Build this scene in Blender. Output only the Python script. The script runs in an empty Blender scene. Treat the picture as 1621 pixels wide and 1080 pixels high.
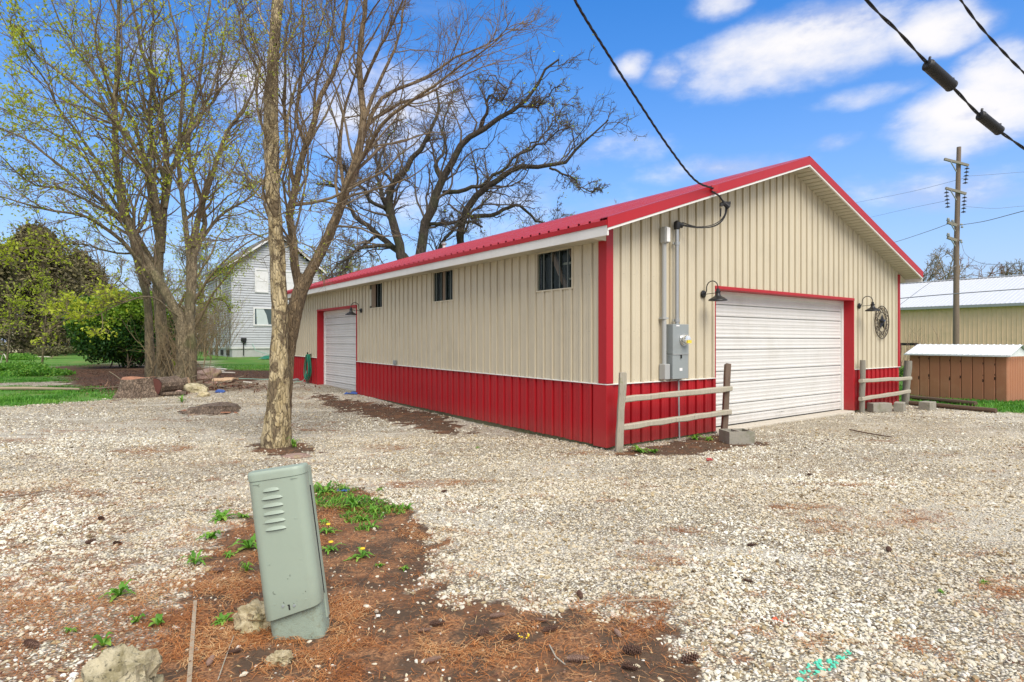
import bpy, math, random
import numpy as np
from mathutils import Vector, Matrix

# ------------------------------------------------------------------ camera, sky, sun, exposure
SC = bpy.context.scene
COL = SC.collection
CX, CY, F = 810.5, 540.0, 945.0        # photograph centre and focal length in photograph pixels
EYE = 1.6
cam_data = bpy.data.cameras.new('camera')
cam = bpy.data.objects.new('camera', cam_data)
COL.objects.link(cam)
cam.location = (0, 0, EYE)
cam.rotation_euler = (math.radians(90), 0, 0)
cam_data.sensor_width = 36.0
cam_data.lens = 36.0 * F / 1621.0
cam_data.clip_start = 0.05
cam_data.clip_end = 3000
SC.camera = cam

SUN_EL, SUN_AZ = 50.0, 158.0           # sun high, behind the camera and to its right
SC.view_settings.view_transform = 'Standard'
SC.view_settings.look = 'None'
SC.view_settings.gamma = 1
SC.view_settings.use_curve_mapping = False
SC.view_settings.exposure = 0.79

class NT:
    """small helper to write node trees"""
    def __init__(s, tree):
        s.t = tree
    def n(s, typ, **kw):
        nd = s.t.nodes.new(typ)
        for k, v in kw.items():
            setattr(nd, k, v)
        return nd
    def put(s, sock, v):
        if isinstance(v, (int, float)):
            sock.default_value = v
        elif isinstance(v, (tuple, list)):
            v = tuple(v)
            if len(sock.default_value) == 4 and len(v) == 3:
                v = v + (1,)
            sock.default_value = v
        else:
            s.t.links.new(v, sock)
    def m(s, op, a, b=0.0, c=None, clamp=False):
        nd = s.n('ShaderNodeMath', operation=op, use_clamp=clamp)
        s.put(nd.inputs[0], a); s.put(nd.inputs[1], b)
        if c is not None: s.put(nd.inputs[2], c)
        return nd.outputs[0]
    def mix(s, f, a, b, typ='MIX'):
        nd = s.n('ShaderNodeMix', data_type='RGBA', blend_type=typ)
        s.put(nd.inputs[0], f); s.put(nd.inputs[6], a); s.put(nd.inputs[7], b)
        return nd.outputs[2]
    def ramp(s, f, stops, interp='LINEAR'):
        nd = s.n('ShaderNodeValToRGB')
        cr = nd.color_ramp; cr.interpolation = interp
        while len(cr.elements) > 1: cr.elements.remove(cr.elements[-1])
        for i, (p, c) in enumerate(stops):
            e = cr.elements[0] if i == 0 else cr.elements.new(p)
            e.position = p
            e.color = (c, c, c, 1) if isinstance(c, (int, float)) else tuple(c) + (1,)
        s.put(nd.inputs[0], f)
        return nd.outputs[0]
    def noise(s, vec, scale, detail=4, rough=.55, dist=0.0, out=0):
        nd = s.n('ShaderNodeTexNoise')
        if vec is not None: s.put(nd.inputs['Vector'], vec)
        s.put(nd.inputs['Scale'], scale); s.put(nd.inputs['Detail'], detail)
        s.put(nd.inputs['Roughness'], rough); s.put(nd.inputs['Distortion'], dist)
        return nd.outputs[out]
    def vor(s, vec, scale, feature='F1', out='Distance', rnd=1.0):
        nd = s.n('ShaderNodeTexVoronoi', feature=feature)
        if vec is not None: s.put(nd.inputs['Vector'], vec)
        s.put(nd.inputs['Scale'], scale); s.put(nd.inputs['Randomness'], rnd)
        return nd.outputs[out]
    def mapv(s, vec, scale=(1, 1, 1), rot=(0, 0, 0), loc=(0, 0, 0)):
        nd = s.n('ShaderNodeMapping')
        s.put(nd.inputs[0], vec); nd.inputs['Scale'].default_value = scale
        nd.inputs['Rotation'].default_value = rot; nd.inputs['Location'].default_value = loc
        return nd.outputs[0]
    def smooth(s, v, a, b):
        nd = s.n('ShaderNodeMapRange', interpolation_type='SMOOTHSTEP')
        s.put(nd.inputs[0], v); nd.inputs[1].default_value = a; nd.inputs[2].default_value = b
        return nd.outputs[0]

def make_world():
    w = bpy.data.worlds.new('World'); SC.world = w; w.use_nodes = True
    N = NT(w.node_tree); w.node_tree.nodes.clear()
    sky = N.n('ShaderNodeTexSky', sky_type='NISHITA')
    sky.sun_disc = False
    sky.sun_elevation = math.radians(SUN_EL)
    sky.sun_rotation = math.radians(SUN_AZ)
    sky.air_density = 1.0; sky.dust_density = 0.6; sky.ozone_density = 3.0
    hs = N.n('ShaderNodeHueSaturation'); hs.inputs['Saturation'].default_value = 1.48
    hs.inputs['Hue'].default_value = .507
    hs.inputs['Value'].default_value = 1.42
    N.put(hs.inputs['Color'], sky.outputs[0])
    tc = N.n('ShaderNodeTexCoord').outputs['Generated']
    sep = N.n('ShaderNodeSeparateXYZ'); N.put(sep.inputs[0], tc)
    X, Y, Z = sep.outputs
    az = N.m('ARCTAN2', X, Y)
    el = N.m('ARCSINE', Z)
    cv = N.n('ShaderNodeCombineXYZ'); N.put(cv.inputs[0], az); N.put(cv.inputs[1], N.m('MULTIPLY', el, 1.9)); 
    nz = N.noise(cv.outputs[0], 5.5, 7, .58, .15)
    nz2 = N.noise(cv.outputs[0], 15.0, 5, .6)
    nn = N.m('ADD', N.m('MULTIPLY', N.m('SUBTRACT', nz, .5), 2.6), N.m('MULTIPLY', N.m('SUBTRACT', nz2, .5), .9))
    blobs = [(1250, 88, 215, 68, 1.0), (1135, 8, 60, 28, .8), (1002, 104, 36, 24, .7), (1052, 118, 36, 24, .6),
             (1545, 185, 150, 72, 1.15), (1585, 120, 90, 60, 1.0), (1475, 52, 100, 45, .8), (1355, 155, 100, 20, .5),
             (1310, 224, 44, 14, .3), (610, 165, 150, 90, .7), (400, 135, 90, 60, .75), (930, 240, 90, 25, .25),
             (250, 80, 60, 30, .3), (760, 330, 200, 40, .3), (1500, 300, 200, 30, .25), (1150, 268, 120, 18, .3)]
    acc = None
    for (px, py, rx, ry, wgt) in blobs:
        d = Vector(((px - CX) / F, 1, (CY - py) / F)); d.normalize()
        a0 = math.atan2(d.x, d.y); e0 = math.asin(d.z)
        k = 1.0 / F * d.y * d.y
        ra = rx / F * (d.y ** 1.4) ; re = ry / F * d.y ** 1.2
        da = N.m('DIVIDE', N.m('SUBTRACT', az, a0), ra); de = N.m('DIVIDE', N.m('SUBTRACT', el, e0), re)
        r2 = N.m('ADD', N.m('MULTIPLY', da, da), N.m('MULTIPLY', de, de))
        v = N.m('MULTIPLY', N.m('SUBTRACT', 1.0, r2), wgt)
        v = N.m('MAXIMUM', v, -1.0)
        acc = v if acc is None else N.m('MAXIMUM', acc, v)
    cover = N.smooth(N.m('ADD', acc, N.m('MULTIPLY', nn, .95)), -.30, 1.25)
    # beyond the view the unseen cloud goes on, thickened to whiten the light
    side = N.m('MAXIMUM', N.smooth(N.m('ABSOLUTE', az), .76, 1.15), N.smooth(el, .62, .85))
    gen = N.smooth(nz, .30, .58)
    cover = N.m('MAXIMUM', cover, N.m('MULTIPLY', gen, side))
    cover = N.m('MULTIPLY', cover, N.smooth(el, -.02, .06))
    shade = N.noise(N.mapv(cv.outputs[0], loc=(.03, .06, 0)), 6.0, 5, .6)
    ccol = N.mix(N.smooth(N.m('ADD', shade, N.m('MULTIPLY', cover, .20)), .46, .64), (3.3, 3.7, 5.1), (5.8, 5.7, 5.8))
    # thin milky veil towards the horizon
    veil = N.m('MULTIPLY', N.m('POWER', N.m('SUBTRACT', 1.0, N.m('ABSOLUTE', Z), clamp=True), 3.0), .98)
    thin = N.m('MULTIPLY', N.smooth(N.noise(N.mapv(cv.outputs[0], scale=(1, 2.2, 1)), 3.2, 6, .6), .42, .75), .28)
    base = N.mix(N.m('MAXIMUM', veil, thin), hs.outputs[0], (2.7, 3.35, 5.0))
    col = N.mix(cover, base, ccol)
    bg = N.n('ShaderNodeBackground'); N.put(bg.inputs[0], col); bg.inputs[1].default_value = 0.10
    out = N.n('ShaderNodeOutputWorld'); N.t.links.new(bg.outputs[0], out.inputs[0])
make_world()

sun_d = bpy.data.lights.new('sun', 'SUN'); sun_d.energy = 2.3; sun_d.angle = math.radians(42)
sun_d.color = (1.0, .93, .82)
sun = bpy.data.objects.new('sun', sun_d); COL.objects.link(sun)
_a = math.radians(SUN_AZ); _e = math.radians(SUN_EL)
sdir = Vector((math.sin(_a) * math.cos(_e), math.cos(_a) * math.cos(_e), math.sin(_e)))
sun.rotation_euler = sdir.to_track_quat('Z', 'Y').to_euler()
sun.location = (0, 0, 30)

rng = np.random.default_rng(7)
random.seed(7)

# ------------------------------------------------------------------ placing things
def hgt(x, y):
    """height of the ground: flat by the camera and to the right, rising a little towards the back left"""
    x = np.asarray(x, float); y = np.asarray(y, float)
    t = np.clip((y - 11.5) / 25.0, 0, 1)
    left = np.clip((6.0 - x) / 10.0, 0, 1); left = left * left * (3 - 2 * left)
    return .46 * (1 - (1 - t) ** 1.5) * left
def P(px, py, d):
    return Vector(((px - CX) / F * d, d, EYE + (CY - py) / F * d))
def G(px, py, lift=0.0):
    d = EYE * F / (py - CY)
    for _ in range(12):
        d = (EYE - float(hgt((px - CX) / F * d, d))) * F / (py - CY)
    x = (px - CX) / F * d
    return Vector((x, d, float(hgt(x, d)) + lift))

# ------------------------------------------------------------------ object helpers
def tag(o, label=None, cat=None, group=None, kind=None):
    if label: o['label'] = label
    if cat: o['category'] = cat
    if group: o['group'] = group
    if kind: o['kind'] = kind
    return o
def empty(name, loc, rz=0.0, label=None, cat=None, group=None):
    o = bpy.data.objects.new(name, None); COL.objects.link(o)
    o.empty_display_size = .2
    o.location = loc; o.rotation_euler = (0, 0, rz)
    return tag(o, label, cat, group)
def link_mesh(name, me, mat=None, parent=None):
    o = bpy.data.objects.new(name, me); COL.objects.link(o)
    if mat is not None and len(me.materials) == 0: me.materials.append(mat)
    if parent is not None: o.parent = parent
    return o
def copy_tree(o, parent=None):
    c = o.copy(); COL.objects.link(c)
    if parent is not None: c.parent = parent
    for ch in list(o.children): copy_tree(ch, c)
    return c

def fastmesh(name, V, Fc, mat=None, parent=None, smooth=False, attrs=None):
    """V (n,3) floats, Fc (m,k) ints with k = 3 or 4"""
    V = np.ascontiguousarray(V, np.float32).reshape(-1, 3); Fc = np.ascontiguousarray(Fc, np.int32)
    me = bpy.data.meshes.new(name)
    m, k = Fc.shape
    me.vertices.add(len(V)); me.vertices.foreach_set('co', V.ravel())
    me.loops.add(m * k); me.loops.foreach_set('vertex_index', Fc.ravel())
    me.polygons.add(m)
    me.polygons.foreach_set('loop_start', np.arange(0, m * k, k, dtype=np.int32))
    me.polygons.foreach_set('loop_total', np.full(m, k, np.int32))
    if smooth: me.polygons.foreach_set('use_smooth', np.ones(m, bool))
    me.update(calc_edges=True)
    if attrs:
        for an, arr in attrs.items():
            arr = np.ascontiguousarray(arr, np.float32)
            if arr.ndim == 1:
                a = me.attributes.new(an, 'FLOAT', 'POINT'); a.data.foreach_set('value', arr)
            elif arr.shape[1] == 3:
                a = me.attributes.new(an, 'FLOAT_VECTOR', 'POINT'); a.data.foreach_set('vector', arr.ravel())
            else:
                a = me.attributes.new(an, 'FLOAT_COLOR', 'POINT'); a.data.foreach_set('color', arr.ravel())
    return link_mesh(name, me, mat, parent)

def frame(d):
    d = Vector(d).normalized()
    up = Vector((0, 0, 1)) if abs(d.z) < .95 else Vector((1, 0, 0))
    a = d.cross(up).normalized(); b = a.cross(d).normalized()
    return a, b, d

class MB:
    """collects shapes for ONE mesh object"""
    def __init__(s): s.v = []; s.f = []
    def add(s, vs, fs):
        o = len(s.v); s.v += [tuple(v) for v in vs]; s.f += [tuple(i + o for i in f) for f in fs]; return s
    def box(s, c, size, rot=None, taper=0.0):
        hx, hy, hz = size[0] / 2, size[1] / 2, size[2] / 2
        R = rot if rot is not None else Matrix.Identity(3)
        vs = []
        for z in (-1, 1):
            k = 1 - taper if z > 0 else 1
            for (x, y) in ((-1, -1), (1, -1), (1, 1), (-1, 1)):
                vs.append(Vector(c) + R @ Vector((x * hx * k, y * hy * k, z * hz)))
        return s.add(vs, [(3, 2, 1, 0), (4, 5, 6, 7), (0, 1, 5, 4), (1, 2, 6, 5), (2, 3, 7, 6), (3, 0, 4, 7)])
    def span(s, lo, hi):
        return s.box([(a + b) / 2 for a, b in zip(lo, hi)], [abs(b - a) for a, b in zip(lo, hi)])
    def bar(s, p, q, w, h, roll=0.0):
        """square bar from p to q"""
        p, q = Vector(p), Vector(q); a, b, d = frame(q - p)
        if roll:
            c_, s_ = math.cos(roll), math.sin(roll); a, b = a * c_ + b * s_, b * c_ - a * s_
        vs = [e + a * (x * w / 2) + b * (y * h / 2) for e in (p, q) for (x, y) in ((-1, -1), (1, -1), (1, 1), (-1, 1))]
        return s.add(vs, [(0, 1, 2, 3), (7, 6, 5, 4), (0, 4, 5, 1), (1, 5, 6, 2), (2, 6, 7, 3), (3, 7, 4, 0)])
    def tube(s, pts, r, k=8, cap=True):
        pts = [Vector(p) for p in pts]; n = len(pts)
        rs = r if isinstance(r, (list, tuple)) else [r] * n
        vs = []; fs = []
        a0, b0, _ = frame(pts[-1] - pts[0] if (pts[-1] - pts[0]).length > 1e-6 else pts[1] - pts[0])
        for i, p in enumerate(pts):
            d = (pts[min(i + 1, n - 1)] - pts[max(i - 1, 0)]).normalized()
            a = (a0 - d * a0.dot(d))
            if a.length < 1e-3: a = b0 - d * b0.dot(d)
            a.normalize(); b = d.cross(a); a0 = a
            for j in range(k):
                t = 2 * math.pi * j / k
                vs.append(p + a * (math.cos(t) * rs[i]) + b * (math.sin(t) * rs[i]))
        for i in range(n - 1):
            for j in range(k):
                j2 = (j + 1) % k
                fs.append((i * k + j, i * k + j2, (i + 1) * k + j2, (i + 1) * k + j))
        if cap:
            fs.append(tuple(range(k - 1, -1, -1))); fs.append(tuple((n - 1) * k + j for j in range(k)))
        return s.add(vs, fs)
    def lathe(s, prof, k=16, c=(0, 0, 0), axis=(0, 0, 1)):
        """prof: list of (radius, height)"""
        a, b, d = frame(axis); c = Vector(c); vs = []; fs = []
        for (r, h) in prof:
            for j in range(k):
                t = 2 * math.pi * j / k
                vs.append(c + d * h + a * (math.cos(t) * r) + b * (math.sin(t) * r))
        n = len(prof)
        for i in range(n - 1):
            for j in range(k):
                j2 = (j + 1) % k
                fs.append((i * k + j, i * k + j2, (i + 1) * k + j2, (i + 1) * k + j))
        return s.add(vs, fs)
    def prism(s, poly, ext):
        """poly: 3D points of a planar outline, extruded by vector ext"""
        n = len(poly); e = Vector(ext)
        vs = [Vector(p) for p in poly] + [Vector(p) + e for p in poly]
        fs = [tuple(range(n - 1, -1, -1)), tuple(range(n, 2 * n))]
        fs += [(i, (i + 1) % n, (i + 1) % n + n, i + n) for i in range(n)]
        return s.add(vs, fs)
    def mesh(s, name, mat=None, smooth=False):
        me = bpy.data.meshes.new(name); me.from_pydata(s.v, [], s.f); me.update()
        if mat is not None: me.materials.append(mat)
        if smooth:
            me.polygons.foreach_set('use_smooth', np.ones(len(me.polygons), bool))
            me.set_sharp_from_angle(angle=math.radians(40))
        return me
    def build(s, name, mat=None, parent=None, smooth=False):
        return link_mesh(name, s.mesh(name, mat, smooth), None, parent)

def bevel(o, w=.005, seg=2):
    m = o.modifiers.new('bevel', 'BEVEL'); m.width = w; m.segments = seg; m.limit_method = 'ANGLE'
    return o

# ------------------------------------------------------------------ materials
def mat(name, fn):
    m = bpy.data.materials.new(name); m.use_nodes = True
    N = NT(m.node_tree); m.node_tree.nodes.clear()
    b = N.n('ShaderNodeBsdfPrincipled'); o = N.n('ShaderNodeOutputMaterial')
    N.t.links.new(b.outputs[0], o.inputs[0])
    fn(N, b, o)
    return m
def obj_vec(N): return N.n('ShaderNodeTexCoord').outputs['Object']
def pos_vec(N): return N.n('ShaderNodeNewGeometry').outputs['Position']
def bump(N, b, h, strength=.3, dist=.01):
    nd = N.n('ShaderNodeBump'); nd.inputs['Strength'].default_value = strength
    nd.inputs['Distance'].default_value = dist; N.put(nd.inputs['Height'], h)
    N.t.links.new(nd.outputs[0], b.inputs['Normal'])
def plain(name, col, rough=.5, metal=0.0, var=.12, scale=6.0, bumps=0.0, spec=None, dirt=None, dirt_amt=.3, stretch=(1, 1, 1)):
    def fn(N, b, o):
        v = N.mapv(pos_vec(N), scale=stretch)
        n1 = N.noise(v, scale, 5, .6); n2 = N.noise(v, scale * 7.3, 3, .6)
        f = N.m('ADD', N.m('MULTIPLY', n1, .6), N.m('MULTIPLY', n2, .4))
        c = N.mix(f, [x * (1 - var) for x in col], [min(1, x * (1 + var)) for x in col])
        if dirt is not None:
            c = N.mix(N.m('MULTIPLY', N.smooth(N.noise(v, scale * .8, 6, .65, .4), .5, .72), dirt_amt), c, dirt)
        N.put(b.inputs['Base Color'], c)
        N.put(b.inputs['Roughness'], N.m('ADD', rough - .06, N.m('MULTIPLY', n1, .12)))
        b.inputs['Metallic'].default_value = metal
        if spec is not None: b.inputs['Specular IOR Level'].default_value = spec
        if bumps: bump(N, b, N.noise(v, scale * 6, 4, .6), bumps, .01)
    return mat(name, fn)

def siding_mat(name, col, rough, grime, amt):
    """painted steel sheet: faint rain streaks, dust near the ground, slight waviness"""
    def fn(N, b, o):
        p = pos_vec(N)
        streak = N.noise(N.mapv(p, scale=(9, 9, .5)), 1.0, 5, .65)
        blot = N.noise(p, 1.3, 5, .6)
        sep = N.n('ShaderNodeSeparateXYZ'); N.put(sep.inputs[0], p)
        low = N.smooth(sep.outputs[2], .42, .02)
        c = N.mix(streak, [x * .92 for x in col], [min(1, x * 1.07) for x in col])
        c = N.mix(N.m('MULTIPLY', N.smooth(blot, .45, .8), amt), c, grime)
        c = N.mix(N.m('MULTIPLY', low, N.m('MULTIPLY', N.noise(p, 14, 4, .7), .35)), c, (.22, .15, .11))
        N.put(b.inputs['Base Color'], c)
        N.put(b.inputs['Roughness'], N.m('ADD', rough, N.m('MULTIPLY', blot, .15)))
        bump(N, b, N.noise(N.mapv(p, scale=(1, 1, .35)), 2.2, 2, .5), .25, .02)
    return mat(name, fn)

M = {}
M['beige'] = siding_mat('beige_sheet_steel', (.58, .515, .375), .42, (.45, .40, .29), .45)
M['red'] = siding_mat('red_sheet_steel', (.40, .004, .010), .42, (.27, .006, .010), .45)
M['redtrim'] = siding_mat('red_trim_steel', (.40, .006, .014), .40, (.40, .01, .02), .3)
M['roof'] = siding_mat('red_roof_steel', (.37, .03, .05), .33, (.44, .08, .10), .6)
M['white'] = siding_mat('white_fascia', (.74, .73, .69), .45, (.52, .50, .42), .4)
M['soffit'] = siding_mat('soffit_sheet', (.52, .49, .38), .5, (.45, .42, .32), .5)
M['door'] = siding_mat('white_overhead_door', (.66, .655, .625), .42, (.52, .505, .45), .5)
M['doorframe'] = plain('door_stop_white', (.74, .73, .70), .5)
M['black'] = plain('black_metal', (.012, .012, .012), .42, var=.3)
M['galv'] = plain('galvanised_pipe', (.42, .43, .42), .38, .7, .2, 8)
M['pvc'] = plain('grey_plastic_pipe', (.36, .37, .36), .5, 0, .1, 5)
M['greybox'] = plain('grey_painted_steel', (.27, .30, .30), .42, 0, .1, 4, dirt=(.2, .2, .18), dirt_amt=.3)
M['cable'] = plain('black_cable', (.006, .006, .007), .55, var=.3)
M['silver'] = plain('dull_silver', (.55, .55, .53), .35, .8)
M['label'] = plain('white_sticker', (.8, .8, .78), .5)
M['yellow'] = plain('yellow_tag', (.75, .60, .04), .5)
M['concrete'] = plain('concrete', (.29, .27, .22), .9, 0, .25, 5, .5, dirt=(.14, .15, .08), dirt_amt=.6)
M['sill'] = plain('concrete_sill', (.52, .48, .40), .9, 0, .2, 4, .4, dirt=(.3, .27, .2), dirt_amt=.5)
M['moss'] = plain('mossy_footing', (.16, .15, .08), .95, 0, .35, 9, .6, dirt=(.07, .10, .03), dirt_amt=.7)

def wood(name, c1, c2, scale=3.0, crack=(.05, .04, .03), rough=.85, amt=.6, lichen=None):
    def fn(N, b, o):
        v = obj_vec(N)
        st = N.mapv(v, scale=(14, 14, 1.2))
        n = N.noise(st, scale, 6, .65, .6)
        c = N.mix(n, c1, c2)
        c = N.mix(N.m('MULTIPLY', N.smooth(N.noise(N.mapv(v, scale=(30, 30, 1.5)), scale, 4, .6), .58, .70), amt), c, crack)
        if lichen is not None:
            c = N.mix(N.m('MULTIPLY', N.smooth(N.noise(v, 5.0, 6, .7), .55, .70), .8), c, lichen)
        N.put(b.inputs['Base Color'], c); b.inputs['Roughness'].default_value = rough
        bump(N, b, n, .6, .01)
    return mat(name, fn)
M['greywood'] = wood('weathered_grey_wood', (.27, .25, .19), (.45, .41, .32), lichen=(.19, .21, .09))
M['whitewood'] = wood('bleached_rail_wood', (.31, .28, .21), (.49, .445, .35), lichen=(.33, .32, .22))
M['brownwood'] = wood('dark_brown_wood', (.10, .065, .045), (.20, .14, .10))
M['greypost'] = wood('grey_round_post', (.17, .16, .13), (.28, .26, .21))
M['timber'] = wood('dark_timber', (.07, .04, .025), (.15, .095, .06))
M['pole'] = wood('utility_pole_wood', (.13, .095, .07), (.25, .19, .14), amt=.7)
M['lath'] = wood('old_lath', (.30, .23, .15), (.42, .34, .24))
M['barkfg'] = None

def bark(name, base, light, dark, vscale=(7, 7, 1.6), s=2.2, patch=.5, moss=None, bstr=.9, lo=.45, hi=.6, crk=.75):
    def fn(N, b, o):
        v = pos_vec(N)
        st = N.mapv(v, scale=vscale)
        n = N.noise(st, s, 7, .7, .7)
        cr = N.vor(N.mapv(v, scale=(vscale[0] * 1.6, vscale[1] * 1.6, vscale[2])), s * 1.4, 'DISTANCE_TO_EDGE')
        c = N.mix(N.smooth(n, .32, .68), base, light)
        c = N.mix(N.m('MULTIPLY', N.smooth(cr, .10, .0), crk), c, dark)
        pm = N.smooth(N.noise(N.mapv(v, scale=(3, 3, 1.6)), 2.1, 6, .72, .9), lo, hi)
        c = N.mix(N.m('MULTIPLY', pm, patch), c, dark)
        if moss is not None:
            c = N.mix(N.m('MULTIPLY', N.smooth(N.noise(v, 1.1, 5, .6), .45, .7), .7), c, moss)
        N.put(b.inputs['Base Color'], c); b.inputs['Roughness'].default_value = .92
        hh = N.m('ADD', N.m('MULTIPLY', n, .8), N.m('MULTIPLY', N.smooth(cr, .0, .15), .6))
        hh = N.m('SUBTRACT', hh, N.m('MULTIPLY', pm, .5))
        bump(N, b, hh, bstr, .03)
    return mat(name, fn)
M['barkpale'] = bark('pale_flaking_bark', (.36, .28, .14), (.58, .48, .29), (.11, .075, .042), (5, 5, 2.4), 1.7, .85, lo=.50, hi=.57, crk=.12)
M['barkbrown'] = bark('brown_furrowed_bark', (.22, .155, .085), (.36, .265, .15), (.075, .05, .03), (9, 9, 1.5), 2.4, .5)
M['barkleft'] = bark('olive_brown_bark', (.21, .17, .10), (.37, .30, .18), (.06, .048, .03), (8, 8, 1.4), 2.0, .5, moss=(.13, .14, .05))
M['barkdark'] = bark('dark_oak_bark', (.055, .043, .033), (.11, .088, .065), (.012, .010, .009), (6, 6, 1.5), 1.5, .4, moss=(.06, .07, .03))
M['twig'] = plain('twig_bark', (.17, .13, .082), .9, 0, .4, 3)
M['twiggrey'] = plain('grey_twig_bark', (.22, .18, .125), .9, 0, .4, 3)
M['twigdark'] = plain('dark_twig_bark', (.10, .078, .058), .9, 0, .35, 3)
M['twigred'] = plain('red_brown_twig', (.22, .13, .09), .9, 0, .35, 3)
M['twigbrush'] = plain('dry_brush_stem', (.22, .165, .09), .9, 0, .35, 3)

def leafmat(name, c1, c2, c3, trans=.35, rough=.5):
    def fn(N, b, o):
        at = N.n('ShaderNodeAttribute'); at.attribute_name = 'tone'
        c = N.ramp(at.outputs['Fac'], [(0, c1), (.5, c2), (1, c3)])
        N.put(b.inputs['Base Color'], c); b.inputs['Roughness'].default_value = rough
        b.inputs['Specular IOR Level'].default_value = .3
        tr = N.n('ShaderNodeBsdfTranslucent'); N.put(tr.inputs[0], N.mix(.5, c, N.mix(1.0, c, (1.0, 1.0, .35), 'MULTIPLY')))
        ms = N.n('ShaderNodeMixShader'); ms.inputs[0].default_value = trans
        N.t.links.new(b.outputs[0], ms.inputs[1]); N.t.links.new(tr.outputs[0], ms.inputs[2])
        N.t.links.new(ms.outputs[0], o.inputs[0])
    return mat(name, fn)
M['springleaf'] = leafmat('spring_leaf', (.22, .30, .02), (.42, .50, .04), (.60, .66, .09), .5)
M['bushleaf'] = leafmat('bush_leaf', (.022, .070, .018), (.045, .14, .025), (.26, .42, .04), .35)
M['spruceleaf'] = leafmat('spruce_needles', (.09, .08, .045), (.16, .14, .07), (.24, .21, .09), .1, .8)
M['grass'] = leafmat('grass_blade', (.05, .17, .02), (.10, .30, .03), (.22, .42, .06), .3)
M['weed'] = leafmat('weed_leaf', (.06, .19, .02), (.15, .36, .04), (.32, .50, .08), .35)
M['farleaf'] = leafmat('far_foliage', (.10, .085, .05), (.13, .13, .06), (.20, .22, .07), .2, .8)
M['needle'] = leafmat('dry_pine_needle', (.24, .09, .032), (.52, .20, .06), (.68, .45, .22), .1, .7)
M['mulch'] = leafmat('dry_leaf_litter', (.07, .028, .018), (.16, .07, .045), (.30, .18, .11), .1, .8)
M['petal'] = plain('dandelion_yellow', (.80, .55, .02), .6)

# ------------------------------------------------------------------ value noise used to spread things unevenly
_tab = rng.random((256, 256))
def vnoise(x, y, s):
    x = np.asarray(x) * s + 37.3; y = np.asarray(y) * s + 91.7
    xi = np.floor(x).astype(int); yi = np.floor(y).astype(int); fx = x - xi; fy = y - yi
    fx = fx * fx * (3 - 2 * fx); fy = fy * fy * (3 - 2 * fy)
    g = lambda a, b: _tab[a % 256, b % 256]
    return (g(xi, yi) * (1 - fx) + g(xi + 1, yi) * fx) * (1 - fy) + (g(xi, yi + 1) * (1 - fx) + g(xi + 1, yi + 1) * fx) * fy
def fbm(x, y, s, o=4):
    t = 0; a = .5; n = 0
    for k in range(o):
        t = t + a * vnoise(x, y, s * 2 ** k); n += a; a *= .5
    return t / n
def sdf(poly, x, y):
    """signed distance to polygon, positive inside"""
    x = np.asarray(x, float); y = np.asarray(y, float)
    d = np.full(x.shape, 1e9); ins = np.zeros(x.shape, bool); n = len(poly)
    for i in range(n):
        ax, ay = poly[i]; bx, by = poly[(i + 1) % n]
        ex, ey = bx - ax, by - ay
        t = np.clip(((x - ax) * ex + (y - ay) * ey) / (ex * ex + ey * ey + 1e-12), 0, 1)
        d = np.minimum(d, np.hypot(x - ax - t * ex, y - ay - t * ey))
        c = ((ay > y) != (by > y)) & (x < (bx - ax) * (y - ay) / (by - ay + 1e-12) + ax)
        ins ^= c
    return np.where(ins, d, -d)
def pxpoly(pts): return [tuple(G(a, b)[:2]) for a, b in pts]

SOIL = [(pxpoly([(330, 868), (395, 815), (480, 765), (560, 772), (655, 812), (690, 850), (690, 930), (700, 952), (860, 962), (1000, 972), (1075, 1010),
                 (1110, 1090), (1120, 1200), (150, 1200), (190, 1060), (280, 960)]), .16),
        (pxpoly([(500, 622), (560, 634), (640, 645), (700, 656), (745, 676), (740, 688), (690, 684), (620, 668), (560, 652), (505, 640)]), .35),
        (pxpoly([(968, 716), (985, 722), (1100, 718), (1215, 702), (1190, 690), (1135, 688), (1060, 700)]), .14),
        (pxpoly([(110, 612), (200, 632), (330, 618), (430, 600), (455, 590), (440, 580), (330, 588), (320, 574), (230, 580), (90, 572), (75, 585)]), .5),
        (pxpoly([(395, 712), (430, 722), (500, 716), (490, 700), (400, 703)]), .2)]
NEED = [(pxpoly([(-900, 1200), (-500, 800), (-100, 780), (100, 795), (220, 790), (330, 850), (400, 790), (490, 762), (640, 806), (700, 850), (690, 940), (860, 958), (1010, 965),
                 (1075, 1010), (1120, 1200)]), .35),
        (pxpoly([(1100, 1000), (1260, 985), (1400, 1000), (1400, 1045), (1270, 1030), (1150, 1040)]), .3)]
LAWN = [(pxpoly([(-700, 640), (0, 644), (120, 636), (182, 630), (190, 618), (110, 611), (-700, 612)]), .3),
        (pxpoly([(-700, 606), (0, 606), (110, 604), (75, 588), (60, 562), (100, 556), (60, 548), (-700, 548)]), .6),
        (pxpoly([(310, 562), (345, 585), (430, 587), (450, 580), (470, 553), (340, 548), (300, 548)]), .6),
        ([(9.9, 15.5), (10.6, 15.2), (10.75, 14.1), (11.3, 13.25), (20, 11.6), (90, 10), (140, 60), (140, 300), (8, 300), (2, 33), (8.6, 17)], .3),
        ([(-300, 300), (-300, 20), (-26, 19), (-21, 24), (-22, 30), (-9, 40), (-5, 60), (8, 300)], 2.0)]
def zone(zs, x, y, extra=0.0):
    out = np.zeros(np.shape(x))
    for poly, w in zs:
        d = sdf(poly, x, y) + (fbm(x, y, 2.2 / max(w, .2)) - .5) * w * 3.2 + (fbm(x, y, 7.0) - .5) * w * 1.2
        out = np.maximum(out, np.clip(d / w + .5, 0, 1))
    return out
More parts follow.
